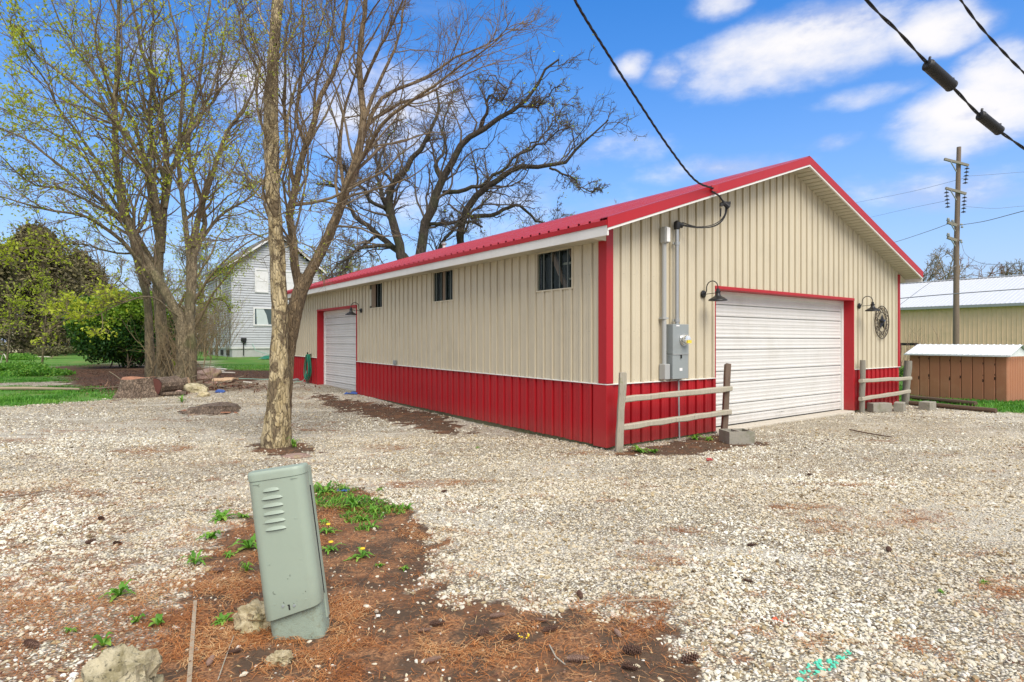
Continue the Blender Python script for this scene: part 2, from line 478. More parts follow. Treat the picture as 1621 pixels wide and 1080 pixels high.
def streaks(x, y):
    """worn spots where dirt and old leaves show through the gravel"""
    x = np.asarray(x, float); y = np.asarray(y, float)
    left = np.clip((1.0 - x) / 5, -1, 1) * .030
    a = fbm(x * .55 + 40, y * 1.5 + 11, 1.15, 5) + left
    b = fbm(x * .8 + 7, y * 1.8 + 3, 4.2, 4) + left
    return np.clip(np.maximum((a - .655) * 11, (b - .675) * 11), 0, 1)
def bare_gravel(x, y):
    """0 where soil, litter or lawn has taken over from the gravel"""
    s = zone(SOIL, x, y); l = zone(LAWN, x, y)
    far = np.clip((np.hypot(x, y) - 26) / 8, 0, 1)
    return (1 - s) * (1 - l) * (1 - far) * (1 - .75 * streaks(x, y)), s, l

# ------------------------------------------------------------------ ground
def ground_material():
    def fn(N, b, o):
        p = pos_vec(N)
        at = N.n('ShaderNodeAttribute'); at.attribute_name = 'zones'
        sp = N.n('ShaderNodeSeparateColor'); N.put(sp.inputs[0], at.outputs['Color'])
        soil, lit, lawn = sp.outputs
        cell = N.vor(p, 46, 'F1', 'Color'); dist = N.vor(p, 46, 'F1', 'Distance')
        cell2 = N.vor(N.mapv(p, loc=(3.1, 1.7, 0)), 27, 'F1', 'Color'); d2 = N.vor(N.mapv(p, loc=(3.1, 1.7, 0)), 27, 'F1', 'Distance')
        sc = N.n('ShaderNodeSeparateColor'); N.put(sc.inputs[0], cell)
        sc2 = N.n('ShaderNodeSeparateColor'); N.put(sc2.inputs[0], cell2)
        stone = N.ramp(sc.outputs[0], [(0, (.13, .09, .055)), (.12, (.42, .35, .22)), (.3, (.65, .60, .45)), (.65, (.76, .72, .57)), (1, (.86, .84, .73))])
        stone2 = N.ramp(sc2.outputs[1], [(0, (.16, .115, .07)), (.14, (.46, .37, .25)), (.5, (.74, .68, .55)), (1, (.86, .82, .72))])
        stone = N.mix(N.smooth(sc2.outputs[0], .5, .6), stone, stone2)
        gaps = N.smooth(dist, .30, .62)
        stone = N.mix(N.m('MULTIPLY', gaps, .8), stone, (.15, .115, .07))
        fines = N.smooth(N.noise(N.mapv(p, scale=(.8, 1.6, 1)), .38, 4, .6, .6), .48, .62)
        stone = N.mix(N.m('MULTIPLY', fines, .55), stone, N.mix(N.noise(p, 55, 4, .75), (.52, .475, .37), (.84, .81, .70)))
        tan = N.smooth(N.noise(p, .42, 6, .68, .4), .46, .68)
        stone = N.mix(N.m('MULTIPLY', tan, .34), stone, (.52, .42, .28))
        fleck = N.smooth(N.noise(p, 3.4, 8, .78, .5), .60, .68)
        stone = N.mix(N.m('MULTIPLY', fleck, .8), stone, (.13, .085, .055))
        fl2 = N.smooth(N.noise(N.mapv(p, rot=(0, 0, .6), scale=(1, 2.6, 1)), 9.0, 5, .7, .4), .63, .70)
        stone = N.mix(N.m('MULTIPLY', fl2, .75), stone, (.10, .07, .05))
        soilc = N.mix(N.noise(p, 9, 8, .75), (.045, .028, .017), (.145, .095, .06))
        soilc = N.mix(N.m('MULTIPLY', N.smooth(N.noise(p, 2.6, 7, .75), .50, .60), .7), soilc, (.20, .095, .045))
        soilc = N.mix(N.m('MULTIPLY', N.smooth(N.vor(p, 30, 'F1', 'Distance'), .20, .12), .35), soilc, (.4, .33, .24))
        litc = N.mix(N.smooth(N.noise(N.mapv(p, scale=(1, 1, 1)), 60, 4, .8), .35, .65), (.10, .05, .028), (.46, .23, .105))
        g = N.mix(N.noise(p, 5, 7, .75), (.045, .12, .02), (.12, .30, .035))
        g = N.mix(N.smooth(N.noise(p, .7, 5, .65), .45, .72), g, (.17, .22, .06))
        g = N.mix(N.smooth(N.noise(p, 1.9, 6, .7), .60, .70), g, (.15, .11, .06))
        c = N.mix(N.smooth(N.m('ADD', soil, N.m('MULTIPLY', N.m('SUBTRACT', N.noise(p, 24, 4, .7), .5), .8)), .25, .75), stone, soilc)
        ln = N.smooth(N.m('ADD', N.m('MULTIPLY', lit, .52), N.m('MULTIPLY', N.m('SUBTRACT', N.noise(p, 3.6, 8, .74), .5), 2.4)), .42, .66)
        c = N.mix(N.m('MULTIPLY', ln, .8), c, litc)
        c = N.mix(lawn, c, g)
        N.put(b.inputs['Base Color'], c); b.inputs['Roughness'].default_value = .93
        b.inputs['Specular IOR Level'].default_value = .25
        h = N.m('ADD', N.m('MULTIPLY', N.m('MULTIPLY', N.smooth(dist, .7, .1), 1.0), N.m('SUBTRACT', 1.0, N.m('MAXIMUM', soil, lawn))), N.m('MULTIPLY', N.noise(p, 30, 4, .7), .8))
        bump(N, b, h, .9, .02)
    return mat('gravel_soil_and_grass', fn)

def axis(parts):
    out = [parts[0][0]]
    for a, b, st in parts:
        n = max(1, int(round((b - a) / st))); out += list(np.linspace(a, b, n + 1)[1:])
    return np.array(out)
gx = axis([(-900, -300, 200), (-300, -60, 20), (-60, -22, 2.5), (-22, -8, .35), (-8, 9, .075), (9, 22, .35), (22, 60, 2.5), (60, 300, 20), (300, 900, 200)])
gy = axis([(-300, -40, 40), (-40, -4, 4), (-4, 1.2, .5), (1.2, 13, .075), (13, 28, .25), (28, 60, 2), (60, 300, 20), (300, 1500, 200)])
GX, GY = np.meshgrid(gx, gy)
bump_z = (fbm(GX, GY, .9, 3) - .5) * .035 + (fbm(GX, GY, 5.0, 3) - .5) * .014
near = np.clip((22 - np.hypot(GX, GY)) / 8, 0, 1)
_, S0, L0 = bare_gravel(GX, GY)
Nd0 = np.maximum(zone(NEED, GX, GY), streaks(GX, GY) * .9)
def ground_z(x, y):
    s = zone(SOIL, x, y)
    nr = np.clip((22 - np.hypot(x, y)) / 8, 0, 1)
    return hgt(x, y) + ((fbm(x, y, .9, 3) - .5) * .035 + (fbm(x, y, 5.0, 3) - .5) * .014) * nr - .012 * nr
GZ = hgt(GX, GY) + bump_z * near - .012 * near
nxg, nyg = len(gx), len(gy)
ii = (np.arange(nyg - 1)[:, None] * nxg + np.arange(nxg - 1)[None, :]).ravel()
FF = np.stack([ii, ii + 1, ii + 1 + nxg, ii + nxg], 1)
zc = np.stack([S0.ravel(), Nd0.ravel(), L0.ravel(), np.ones(S0.size)], 1)
gr = fastmesh('ground', np.stack([GX.ravel(), GY.ravel(), GZ.ravel()], 1), FF, ground_material(), smooth=True, attrs={'zones': zc})
tag(gr, 'gravel lot with bare soil patches and grass at its edges', None, None, 'structure')

# ------------------------------------------------------------------ scattered pebbles (real stones, instanced)
def pebble_material():
    def fn(N, b, o):
        at = N.n('ShaderNodeAttribute'); at.attribute_type = 'INSTANCER'; at.attribute_name = 'pcol'
        v = obj_vec(N)
        c = N.mix(N.noise(v, 2.5, 4, .7), N.mix(1.0, at.outputs['Color'], (.80, .78, .74), 'MULTIPLY'), at.outputs['Color'])
        N.put(b.inputs['Base Color'], c); b.inputs['Roughness'].default_value = .85
        b.inputs['Specular IOR Level'].default_value = .3
    return mat('pebble_limestone', fn)
def scatter_tree(name, material, smooth=False, seed=0, noise_amt=.55):
    ng = bpy.data.node_groups.new(name, 'GeometryNodeTree')
    ng.interface.new_socket('Geometry', in_out='INPUT', socket_type='NodeSocketGeometry')
    ng.interface.new_socket('Geometry', in_out='OUTPUT', socket_type='NodeSocketGeometry')
    n = ng.nodes; L = ng.links.new
    gi = n.new('NodeGroupInput'); go = n.new('NodeGroupOutput')
    join = n.new('GeometryNodeGeometryToInstance')
    for k in range(4):
        ico = n.new('GeometryNodeMeshIcoSphere'); ico.inputs['Radius'].default_value = 1.0; ico.inputs['Subdivisions'].default_value = 2
        sp = n.new('GeometryNodeSetPosition'); L(ico.outputs['Mesh'], sp.inputs['Geometry'])
        nz = n.new('ShaderNodeTexNoise'); nz.inputs['Scale'].default_value = .85; nz.inputs['Detail'].default_value = 1.0
        nz.noise_dimensions = '4D'; nz.inputs['W'].default_value = 3.7 * k + seed
        pos = n.new('GeometryNodeInputPosition'); L(pos.outputs[0], nz.inputs['Vector'])
        sub = n.new('ShaderNodeVectorMath'); sub.operation = 'SUBTRACT'; L(nz.outputs['Color'], sub.inputs[0]); sub.inputs[1].default_value = (.5, .5, .5)
        sc = n.new('ShaderNodeVectorMath'); sc.operation = 'SCALE'; L(sub.outputs[0], sc.inputs[0]); sc.inputs['Scale'].default_value = noise_amt * 3.2
        L(sc.outputs[0], sp.inputs['Offset'])
        sm = n.new('GeometryNodeSetMaterial'); sm.inputs['Material'].default_value = material
        L(sp.outputs[0], sm.inputs['Geometry']); L(sm.outputs[0], join.inputs[0])
    iop = n.new('GeometryNodeInstanceOnPoints')
    L(gi.outputs[0], iop.inputs['Points']); L(join.outputs[0], iop.inputs['Instance'])
    iop.inputs['Pick Instance'].default_value = True
    a1 = n.new('GeometryNodeInputNamedAttribute'); a1.data_type = 'FLOAT_VECTOR'; a1.inputs['Name'].default_value = 'prot'
    a2 = n.new('GeometryNodeInputNamedAttribute'); a2.data_type = 'FLOAT_VECTOR'; a2.inputs['Name'].default_value = 'pscl'
    e2r = n.new('FunctionNodeEulerToRotation'); L(a1.outputs[0], e2r.inputs[0])
    L(e2r.outputs[0], iop.inputs['Rotation']); L(a2.outputs[0], iop.inputs['Scale'])
    L(iop.outputs[0], go.inputs[0])
    return ng
def scatter(name, pts, scl, rot, col, tree, label):
    me = bpy.data.meshes.new(name); me.vertices.add(len(pts)); me.vertices.foreach_set('co', np.ascontiguousarray(pts, np.float32).ravel())
    for an, arr in (('prot', rot), ('pscl', scl)):
        a = me.attributes.new(an, 'FLOAT_VECTOR', 'POINT'); a.data.foreach_set('vector', np.ascontiguousarray(arr, np.float32).ravel())
    a = me.attributes.new('pcol', 'FLOAT_COLOR', 'POINT'); a.data.foreach_set('color', np.ascontiguousarray(col, np.float32).ravel())
    o = link_mesh(name, me); md = o.modifiers.new('scatter', 'NODES'); md.node_group = tree
    return tag(o, label, None, None, 'stuff')

def sample_ground(ymin, ymax, dens, wid=.93, pad=.8):
    """random points seen from around the camera, dens(y) per square metre"""
    out = []
    edges = np.linspace(ymin, ymax, max(2, int((ymax - ymin) / .5) + 1))
    for a, b in zip(edges[:-1], edges[1:]):
        w = wid * b + pad; n = int(2 * w * (b - a) * dens((a + b) / 2))
        out.append(np.stack([rng.uniform(-w, w, n), rng.uniform(a, b, n)], 1))
    return np.concatenate(out)
bang = math.atan2(.5938, .8046)
def inside_building(x, y, m=0.0):
    dx, dy = x - 1.40, y - 8.84
    lx = dx * .8046 + dy * .5938; ly = -dx * .5938 + dy * .8046
    return (lx > -m) & (lx < 10.3 + m) & (ly > -m) & (ly < 15.9 + m)

def make_gravel():
    pts = sample_ground(2.0, 17, lambda y: 4000 if y < 4.5 else (2900 if y < 7 else (1350 if y < 10 else 450)))
    x, y = pts.T
    g, s, l = bare_gravel(x, y); nd = zone(NEED, x, y)
    thin = np.clip((fbm(x * .7, y * 1.5, .9) - .40) * 5, 0, 1)
    patch = np.clip((fbm(x, y, 3.1) - .5) * 6 + .5, 0, 1)
    prob = g * np.where(nd > .3, .30 + .65 * patch, .42 + .56 * thin) + s * .022
    keep = (rng.random(len(x)) < prob) & ~inside_building(x, y, -.02)
    x, y = x[keep], y[keep]; d = y
    n = len(x)
    size = rng.lognormal(math.log(.0062), .40, n) * np.clip(.95 + (d - 3) * .03, 1, 1.3)
    size = np.clip(size, .004, .021)
    z = ground_z(x, y) + size * rng.uniform(-.05, .5, n)
    scl = np.stack([size * rng.uniform(1.0, 1.6, n), size * rng.uniform(.8, 1.15, n), size * rng.uniform(.45, .8, n)], 1)
    rot = np.stack([rng.normal(0, .3, n), rng.normal(0, .3, n), rng.uniform(0, 6.28, n)], 1)
    pal = np.array([(.82, .80, .685), (.75, .72, .59), (.87, .86, .79), (.67, .61, .46), (.46, .37, .21), (.70, .62, .44), (.32, .25, .14), (.10, .07, .04)])
    pk = rng.choice(len(pal), n, p=[.22, .22, .15, .15, .08, .09, .05, .04])
    col = pal[pk] * rng.uniform(.86, 1.06, (n, 1))
    tanm = np.clip((fbm(x, y, .45) - .45) * 4, 0, .6)[:, None]
    col = col * (1 - tanm * .6) + np.array([(.42, .32, .19)]) * tanm * .6
    def paint(cols, px0, py0, px1, py1, w, c):
        a = G(px0, py0); b_ = G(px1, py1)
        ex, ey = b_.x - a.x, b_.y - a.y
        t = np.clip(((x - a.x) * ex + (y - a.y) * ey) / (ex * ex + ey * ey), 0, 1)
        dd = np.hypot(x - a.x - t * ex, y - a.y - t * ey)
        hit = (dd < w * (.6 + .8 * vnoise(x, y, 19))) & (rng.random(n) < .85)
        cols[hit] = np.array(c)
    paint(col, 1268, 1070, 1310, 1050, .036, (.12, .66, .46))
    paint(col, 1318, 1048, 1345, 1034, .018, (.12, .66, .46))
    paint(col, 1228, 977, 1246, 981, .012, (.75, .16, .08))
    col4 = np.concatenate([col, np.ones((n, 1))], 1)
    tree = scatter_tree('pebble_scatter', pebble_material(), seed=1, noise_amt=.5)
    scatter('gravel', np.stack([x, y, z], 1), scl, rot, col4, tree, 'loose cream and grey limestone gravel spread over the lot')
    return n
print('pebbles', make_gravel())

# ------------------------------------------------------------------ litter made of many thin blades (one mesh each)
def blades(name, x, y, z, L, W, pitch, material, label, tone, bend=.3, parent=None, kind='stuff'):
    n = len(x); yaw = rng.uniform(0, 2 * math.pi, n)
    dx = np.cos(yaw) * np.cos(pitch); dy = np.sin(yaw) * np.cos(pitch); dz = np.sin(pitch)
    sx, sy = -np.sin(yaw), np.cos(yaw)
    yb = yaw + rng.normal(0, bend, n); p2 = pitch - rng.uniform(0, bend, n) * 1.2
    ex = np.cos(yb) * np.cos(p2); ey = np.sin(yb) * np.cos(p2); ez = np.sin(p2)
    o = np.stack([x, y, z], 1); d1 = np.stack([dx, dy, dz], 1) * (L / 2)[:, None]; d2 = np.stack([ex, ey, ez], 1) * (L / 2)[:, None]
    s = np.stack([sx, sy, np.zeros(n)], 1) * (W / 2)[:, None]
    V = np.stack([o - s, o + s, o + d1 + s, o + d1 - s, o + d1 + d2], 1).reshape(-1, 3)
    b = np.arange(n)[:, None] * 5
    T = np.concatenate([b + np.array([[0, 1, 2]]), b + np.array([[0, 2, 3]]), b + np.array([[3, 2, 4]])], 0)
    ob = fastmesh(name, V, T, material, parent, attrs={'tone': np.repeat(tone, 5)})
    if kind: tag(ob, label, None, None, kind)
    return ob

def make_needles():
    pts = sample_ground(2.0, 11.0, lambda y: 9000 if y < 4 else (5200 if y < 7 else 2600), .93, .5)
    x, y = pts.T
    st_ = streaks(x, y); nd = zone(NEED, x, y); s = zone(SOIL[:1], x, y)
    cl = np.clip((fbm(x, y, 2.0) - .47) * 9, 0, 1); cl2 = np.clip((fbm(x + 9, y, 6.0) - .43) * 7, 0, 1)
    prob = nd * (.02 + .75 * cl * cl2) + s * (.05 + .80 * cl2 * np.clip(cl + .10, 0, 1))
    prob = np.maximum(prob, st_ * .5)
    keep = (rng.random(len(x)) < prob * .8) & ~inside_building(x, y)
    x, y = x[keep], y[keep]; n = len(x)
    z = ground_z(x, y) + rng.uniform(.002, .020, n)
    L = rng.uniform(.04, .10, n); W = rng.uniform(.0014, .0034, n)
    blades('pine_needles', x, y, z, L, W, rng.normal(0, .16, n), M['needle'], 'rusty orange pine needles matted over soil and gravel', np.clip(fbm(x, y, 3.3) * 1.1 - .12 + rng.normal(0, .26, n), 0, 1), .5)
    return n
print('needles', make_needles())

def make_mulch():
    """brown leaf scraps and bark crumbs: by the long wall, by the fence, under the left tree and a few everywhere"""
    pts = sample_ground(2.2, 26, lambda y: 1500 if y < 8 else 420, .95, .5)
    x, y = pts.T
    s = np.maximum(zone(SOIL[1:], x, y), zone(SOIL[:1], x, y) * .35)
    near_wall = np.zeros(len(x))
    cl = np.clip((fbm(x, y, 1.1) - .56) * 6, 0, 1)
    prob = s * np.where(y < 8, .4, .8) + .045 + .14 * cl * (1 - zone(LAWN, x, y))
    keep = (rng.random(len(x)) < prob) & ~inside_building(x, y)
    x, y = x[keep], y[keep]; n = len(x)
    z = ground_z(x, y) + rng.uniform(.010, .026, n)
    k = np.clip(y / 9, .6, 1.7)
    blades('leaf_litter', x, y, z, rng.lognormal(math.log(.022), .45, n) * k, rng.lognormal(math.log(.008), .4, n) * k, rng.normal(.12, .3, n), M['mulch'],
           'crumbled brown leaves and bark scraps on the gravel and soil', np.clip(rng.normal(.35, .28, n), 0, 1), .8)
    return n
print('mulch', make_mulch())

def make_lawn():
    pts = sample_ground(12.5, 30, lambda y: 900 if y < 21 else 300, .9, 1)
    x, y = pts.T
    l = zone(LAWN, x, y); keep = (rng.random(len(x)) < l * np.clip((fbm(x, y, 1.2) - .3) * 4, .1, 1)) & ~inside_building(x, y, .1)
    x, y = x[keep], y[keep]; n = len(x)
    hh = rng.uniform(.04, .10, n) * np.clip(.7 + 1.4 * (fbm(x, y, .5) - .35), .6, 1.8)
    blades('grass', x, y, ground_z(x, y) - .005, hh, rng.uniform(.008, .018, n), rng.uniform(.7, 1.5, n), M['grass'],
           'short bright green grass beyond the gravel', np.clip(fbm(x, y, 1.7) * 1.2 - .15 + rng.normal(0, .18, n), 0, 1), .4)
    return n
print('grass', make_lawn())

# ================================================================== the red and beige garage
BW, BL = 10.3, 15.9
ANG = math.atan2(.5938, .8046)
garage = empty('garage_building', (1.40, 8.84, 0), ANG,
               'long beige and red metal garage with white overhead doors and red roof', 'garage')
def zroof(x): return 3.30 + .3345 * (min(x, BW - x) + .35)
WAIN = .955
RIB = .2286
def profile(s0, s1, phase=0.0):
    """breakpoints (s, height) of ribbed sheet between s0 and s1"""
    pts = []
    k = math.floor((s0 - phase) / RIB) - 1
    while True:
        c = phase + k * RIB
        if c - .035 > s1: break
        pts += [(c - .050, 0), (c - .049, -.024), (c - .033, -.024), (c - .032, .002), (c - .027, .024), (c + .012, .024), (c + .020, 0)]
        m = c + RIB / 2
        pts += [(m - .045, 0), (m - .038, .0035), (m - .022, .0035), (m - .015, 0), (m + .015, 0), (m + .022, .0035), (m + .038, .0035), (m + .045, 0)]
        k += 1
    def hval(s):
        for (a, ha), (b, hb) in zip(pts[:-1], pts[1:]):
            if a <= s <= b: return ha + (hb - ha) * (s - a) / max(b - a, 1e-9)
        return 0
    inner = [p for p in pts if s0 < p[0] < s1]
    return [(s0, hval(s0))] + inner + [(s1, hval(s1))]
def sheet(s0, s1, zlo, ztop, place, openings=(), phase=0.0):
    """ribbed sheet between s0 and s1; ztop(s) its upper edge; place(s, n, z) gives the point"""
    mb = MB(); br = profile(s0, s1, phase)
    extra = []
    for (a, b, za, zb) in openings:
        for e in (a, b):
            if s0 < e < s1: extra.append(e)
    for e in extra:
        for i in range(len(br) - 1):
            if br[i][0] < e < br[i + 1][0]:
                t = (e - br[i][0]) / (br[i + 1][0] - br[i][0])
                br.insert(i + 1, (e, br[i][1] + (br[i + 1][1] - br[i][1]) * t)); break
    for (a, ha), (b, hb) in zip(br[:-1], br[1:]):
        mid = (a + b) / 2
        segs = [(zlo, None)]
        for (oa, ob, za, zb) in openings:
            if oa < mid < ob:
                new = []
                for lo, hi in segs:
                    if hi is None:
                        if za > lo: new.append((lo, za))
                        if zb < ztop(mid): new.append((max(lo, zb), None))
                    else: new.append((lo, hi))
                segs = new
        for lo, hi in segs:
            ta = ztop(a) if hi is None else min(hi, ztop(a)); tb = ztop(b) if hi is None else min(hi, ztop(b))
            if ta <= lo + 1e-4 and tb <= lo + 1e-4: continue
            mb.add([place(a, ha, lo), place(b, hb, lo), place(b, hb, tb), place(a, ha, ta)], [(0, 1, 2, 3)])
    return mb
front = lambda s, n, z: (s, -n, z)
side = lambda s, n, z: (-n, s, z)
F_OPEN = (2.65, 7.83, -1, 2.52)
S_OPEN = (9.61, 12.88, -1, 2.56)
WIN = [(7.89, 8.68, 2.47, 3.08), (4.40, 5.23, 2.46, 3.08), (.75, 1.625, 2.45, 3.07)]
def zlow(s): return .035 + .010 * s
PW = RIB * 4
def run_panels(total, place, openings, top, wz, lowf, phase):
    s = phase - PW
    n = 0
    while s < total:
        a, b = max(s, 0.0), min(s + PW, total)
        if b - a > .03:
            def covered(z0, z1):
                return any(oa <= a + 1e-6 and ob >= b - 1e-6 and za <= z0 and zb >= z1 for (oa, ob, za, zb) in openings)
            w = wz((a + b) / 2)
            for (zl, tp, mt) in ((w, top, 'beige'), (lowf((a + b) / 2), (lambda q, w=w: w - .004), 'red')):
                mb = sheet(a + .0015, b - .0015, zl, tp, place, openings, phase + .10)
                if mb.f: mb.build('siding_panel', M[mt], garage); n += 1
        s += PW
    return n
wz_side = lambda s: WAIN + .008 * s
n1 = run_panels(BW, front, [F_OPEN], lambda x: zroof(x) - .125, lambda s: WAIN, lambda s: .03, 0.0)
n2 = run_panels(BL, side, [S_OPEN] + WIN, lambda x: 3.13, wz_side, zlow, 0.0)
# rear and right walls
sheet(0, BL, .1, lambda s: 3.13, lambda s, n, z: (BW + n, s, z)).build('wall', M['beige'], garage)
sheet(0, BW, .1, lambda x: zroof(x) - .125, lambda s, n, z: (s, BL + n, z)).build('wall', M['beige'], garage)
# concrete footing shows below the steel
mb = MB()
mb.span((.024, .06, -.5), (.12, S_OPEN[0], .16)); mb.span((.024, S_OPEN[1], -.5), (.12, BL, .24))
mb.span((.02, .024, -.5), (F_OPEN[0] - .02, .10, .045)); mb.span((F_OPEN[1], .024, -.5), (BW - .02, .10, .045))
mb.span((BW - .12, .12, -.5), (BW - .002, BL, .15)); mb.span((.14, BL - .1, -.5), (BW - .14, BL - .002, .2))
mb.build('footing', M['moss'], garage)
mb = MB(); mb.span((.2, .12, -.4), (BW - .2, BL - .2, -.02)); mb.build('floor', M['sill'], garage)
bevel(MB().span((F_OPEN[0] + .01, -.05, -.3), (F_OPEN[1] - .01, .34, .030)).build('door_sill', M['sill'], garage), .01)
bevel(MB().span((-.10, S_OPEN[0] + .01, -.3), (.34, S_OPEN[1] - .01, .125)).build('door_sill', M['sill'], garage), .01)
# trims: corners, jambs, wainscot drip caps
def trim(lo, hi, name='corner_trim', m='redtrim', bv=.004):
    return bevel(MB().span(lo, hi).build(name, M[m], garage), bv, 1)
trim((-.030, -.030, WAIN + .012), (.115, -.004, 3.27)); trim((-.030, -.0035, WAIN + .012), (-.0045, .145, 3.12))
trim((BW - .085, -.028, WAIN + .004), (BW + .028, -.003, 3.26)); trim((BW + .003, -.0025, WAIN), (BW + .028, .10, 3.12))
trim((-.028, BL - .10, 1.09), (-.004, BL + .028, 3.12)); trim((-.0035, BL + .003, 1.09), (.10, BL + .028, 3.2))
# lower corner wrap
trim((-.026, -.026, .02), (.075, -.002, WAIN - .003), m='red'); trim((-.026, -.0015, .02), (-.002, .26, WAIN - .002), m='red')
# drip cap between the colours
def cap(a, b, place, z0, z1=None):
    z1 = z0 if z1 is None else z1
    mb = MB()
    lo = [place(a, .003, z0 - .006), place(a, .034, z0 - .006), place(a, .034, z0 + .004), place(a, .003, z0 + .010)]
    hi = [place(b, .003, z1 - .006), place(b, .034, z1 - .006), place(b, .034, z1 + .004), place(b, .003, z1 + .010)]
    mb.add(lo + hi, [(0, 1, 2, 3), (7, 6, 5, 4), (0, 4, 5, 1), (1, 5, 6, 2), (2, 6, 7, 3), (3, 7, 4, 0)])
    return mb.build('drip_cap', M['white'], garage)
cap(-.03, F_OPEN[0] - .012, front, WAIN); cap(F_OPEN[1] + .03, BW + .03, front, WAIN)
cap(-.02, S_OPEN[0] - .012, side, wz_side(0), wz_side(9.6)); cap(S_OPEN[1] + .02, BL + .02, side, wz_side(12.9), wz_side(BL))
# door openings: red steel jambs and headers, recessed white overhead doors
D = .24
def opening(place, a, b, z0, zt, far_is_b=True):
    def blk(name, s0, s1, n0, n1, za, zb, m):
        p = place(s0, -n0, za); q = place(s1, -n1, zb)
        return bevel(MB().span([min(u, v) for u, v in zip(p, q)], [max(u, v) for u, v in zip(p, q)]).build(name, M[m], garage), .003, 1)
    blk('door_jamb', a - .012, a + .010, -.024, D, z0, zt - .012, 'redtrim')
    blk('door_jamb', b - .010, b + .022, -.024, D, z0, zt - .012, 'redtrim')
    blk('door_header', a - .012, b + .022, -.030, D, zt - .011, zt + .045, 'redtrim')
    blk('door_stop', b - .075, b - .011, D - .05, D + .03, z0, zt - .013, 'doorframe')
    blk('door_stop', a + .011, a + .055, D - .05, D + .03, z0, zt - .013, 'doorframe')
    blk('door_stop', a + .056, b - .076, D - .045, D + .03, zt - .075, zt - .013, 'doorframe')
opening(front, F_OPEN[0], F_OPEN[1], .032, F_OPEN[3])
opening(side, S_OPEN[0], S_OPEN[1], .127, S_OPEN[3])
def overhead_door(place, a, b, z0, zt, label=None):
    door = MB(); nsec = 4; hs = (zt - z0) / nsec
    root = None
    for k in range(nsec):
        zb = z0 + k * hs
        # section face: two deep pressed grooves, shallow ribs between
        z = .012; prof = [(0, -.004), (.004, .004)]
        marks = {int(.31 * hs / .025): 1, int(.64 * hs / .025): 1}
        i = 0; step = .025
        while z < hs - .02:
            i = int(z / step)
            nxt = [m_ * .025 for m_, q_ in marks.items() if q_]
            hit = [m_ for m_ in marks if marks[m_] and m_ * .025 <= z + .055]
            if hit:
                i = hit[0]
                prof += [(z, .004), (z + .001, -.030), (z + .016, -.030), (z + .018, .014), (z + .048, .016), (z + .060, .004)]
                marks[i] = 0; z += .065
            else:
                prof += [(z, .004), (z + .020, .004), (z + .034, .0085), (z + .052, .0085), (z + .062, .004)]
                z += .075
        prof = [p for p in prof if p[0] < hs - .006] + [(hs - .005, .004), (hs - .001, -.004)]
        mb = MB()
        vs = []
        for (zz, n) in prof:
            vs += [place(a, n - D, zb + zz), place(b, n - D, zb + zz)]
        mb.add(vs, [(2 * q, 2 * q + 1, 2 * q + 3, 2 * q + 2) for q in range(len(prof) - 1)])
        # closed back
        m_ = len(prof)
        mb.add([place(a, -.045 - D, zb), place(b, -.045 - D, zb), place(b, -.045 - D, zb + hs), place(a, -.045 - D, zb + hs)], [(0, 1, 2, 3)])
        sec = mb.build('door_section', M['door'], garage)
        for g in (.33, .66):
            c1 = place(b - .012, .010 - D, zb + g * hs - .002)
            MB().box(c1, (.040, .016, .026) if place is front else (.016, .040, .026)).build('hinge', M['black'], sec)
    lo = MB(); p = place(a, .008 - D, z0 - .014); q = place(b, -.02 - D, z0 + .004)
    lo.span([min(u, v) for u, v in zip(p, q)], [max(u, v) for u, v in zip(p, q)])
    lo.build('rubber_seal', M['black'], garage)
overhead_door(front, F_OPEN[0] + .02, F_OPEN[1] - .03, .050, F_OPEN[3] - .03)
overhead_door(side, S_OPEN[0] + .02, S_OPEN[1] - .03, .145, S_OPEN[3] - .03)
mb = MB(); mb.tube([(5.02, -.015 + D - .03, .18), (5.02, -.06 + D - .03, .18), (5.17, -.06 + D - .03, .18), (5.17, -.015 + D - .03, .18)], .007, 6)
mb.build('lift_handle', M['silver'], garage)
# windows: ribbed translucent sheet, dark inside, wooden bracing seen through it
def glassy(N, b, o):
    g = N.n('ShaderNodeBsdfGlossy'); g.inputs[0].default_value = (.22, .25, .25, 1); g.inputs['Roughness'].default_value = .22
    t = N.n('ShaderNodeBsdfTransparent'); t.inputs[0].default_value = (.62, .68, .66, 1)
    d = N.n('ShaderNodeBsdfDiffuse'); d.inputs[0].default_value = (.05, .065, .06, 1)
    m1 = N.n('ShaderNodeMixShader'); N.put(m1.inputs[0], N.m('MULTIPLY', N.smooth(N.noise(N.mapv(pos_vec(N), scale=(14, 14, 1.4)), 1.5, 5, .7), .35, .8), .55)); N.t.links.new(t.outputs[0], m1.inputs[1]); N.t.links.new(d.outputs[0], m1.inputs[2])
    m2 = N.n('ShaderNodeMixShader'); m2.inputs[0].default_value = .10; N.t.links.new(m1.outputs[0], m2.inputs[1]); N.t.links.new(g.outputs[0], m2.inputs[2])
    N.t.links.new(m2.outputs[0], o.inputs[0])
M['fibre'] = mat('cloudy_ribbed_sheet', glassy)
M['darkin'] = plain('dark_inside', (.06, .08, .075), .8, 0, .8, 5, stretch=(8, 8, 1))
M['brace'] = plain('brown_brace', (.60, .38, .30), .8, 0, .3, 5)
M['bracew'] = plain('pale_brace', (.75, .72, .62), .8, 0, .3, 5)
M['ribgrey'] = plain('cloudy_rib', (.17, .19, .175), .5)
M['board'] = wood('window_board', (.15, .105, .07), (.27, .20, .135))
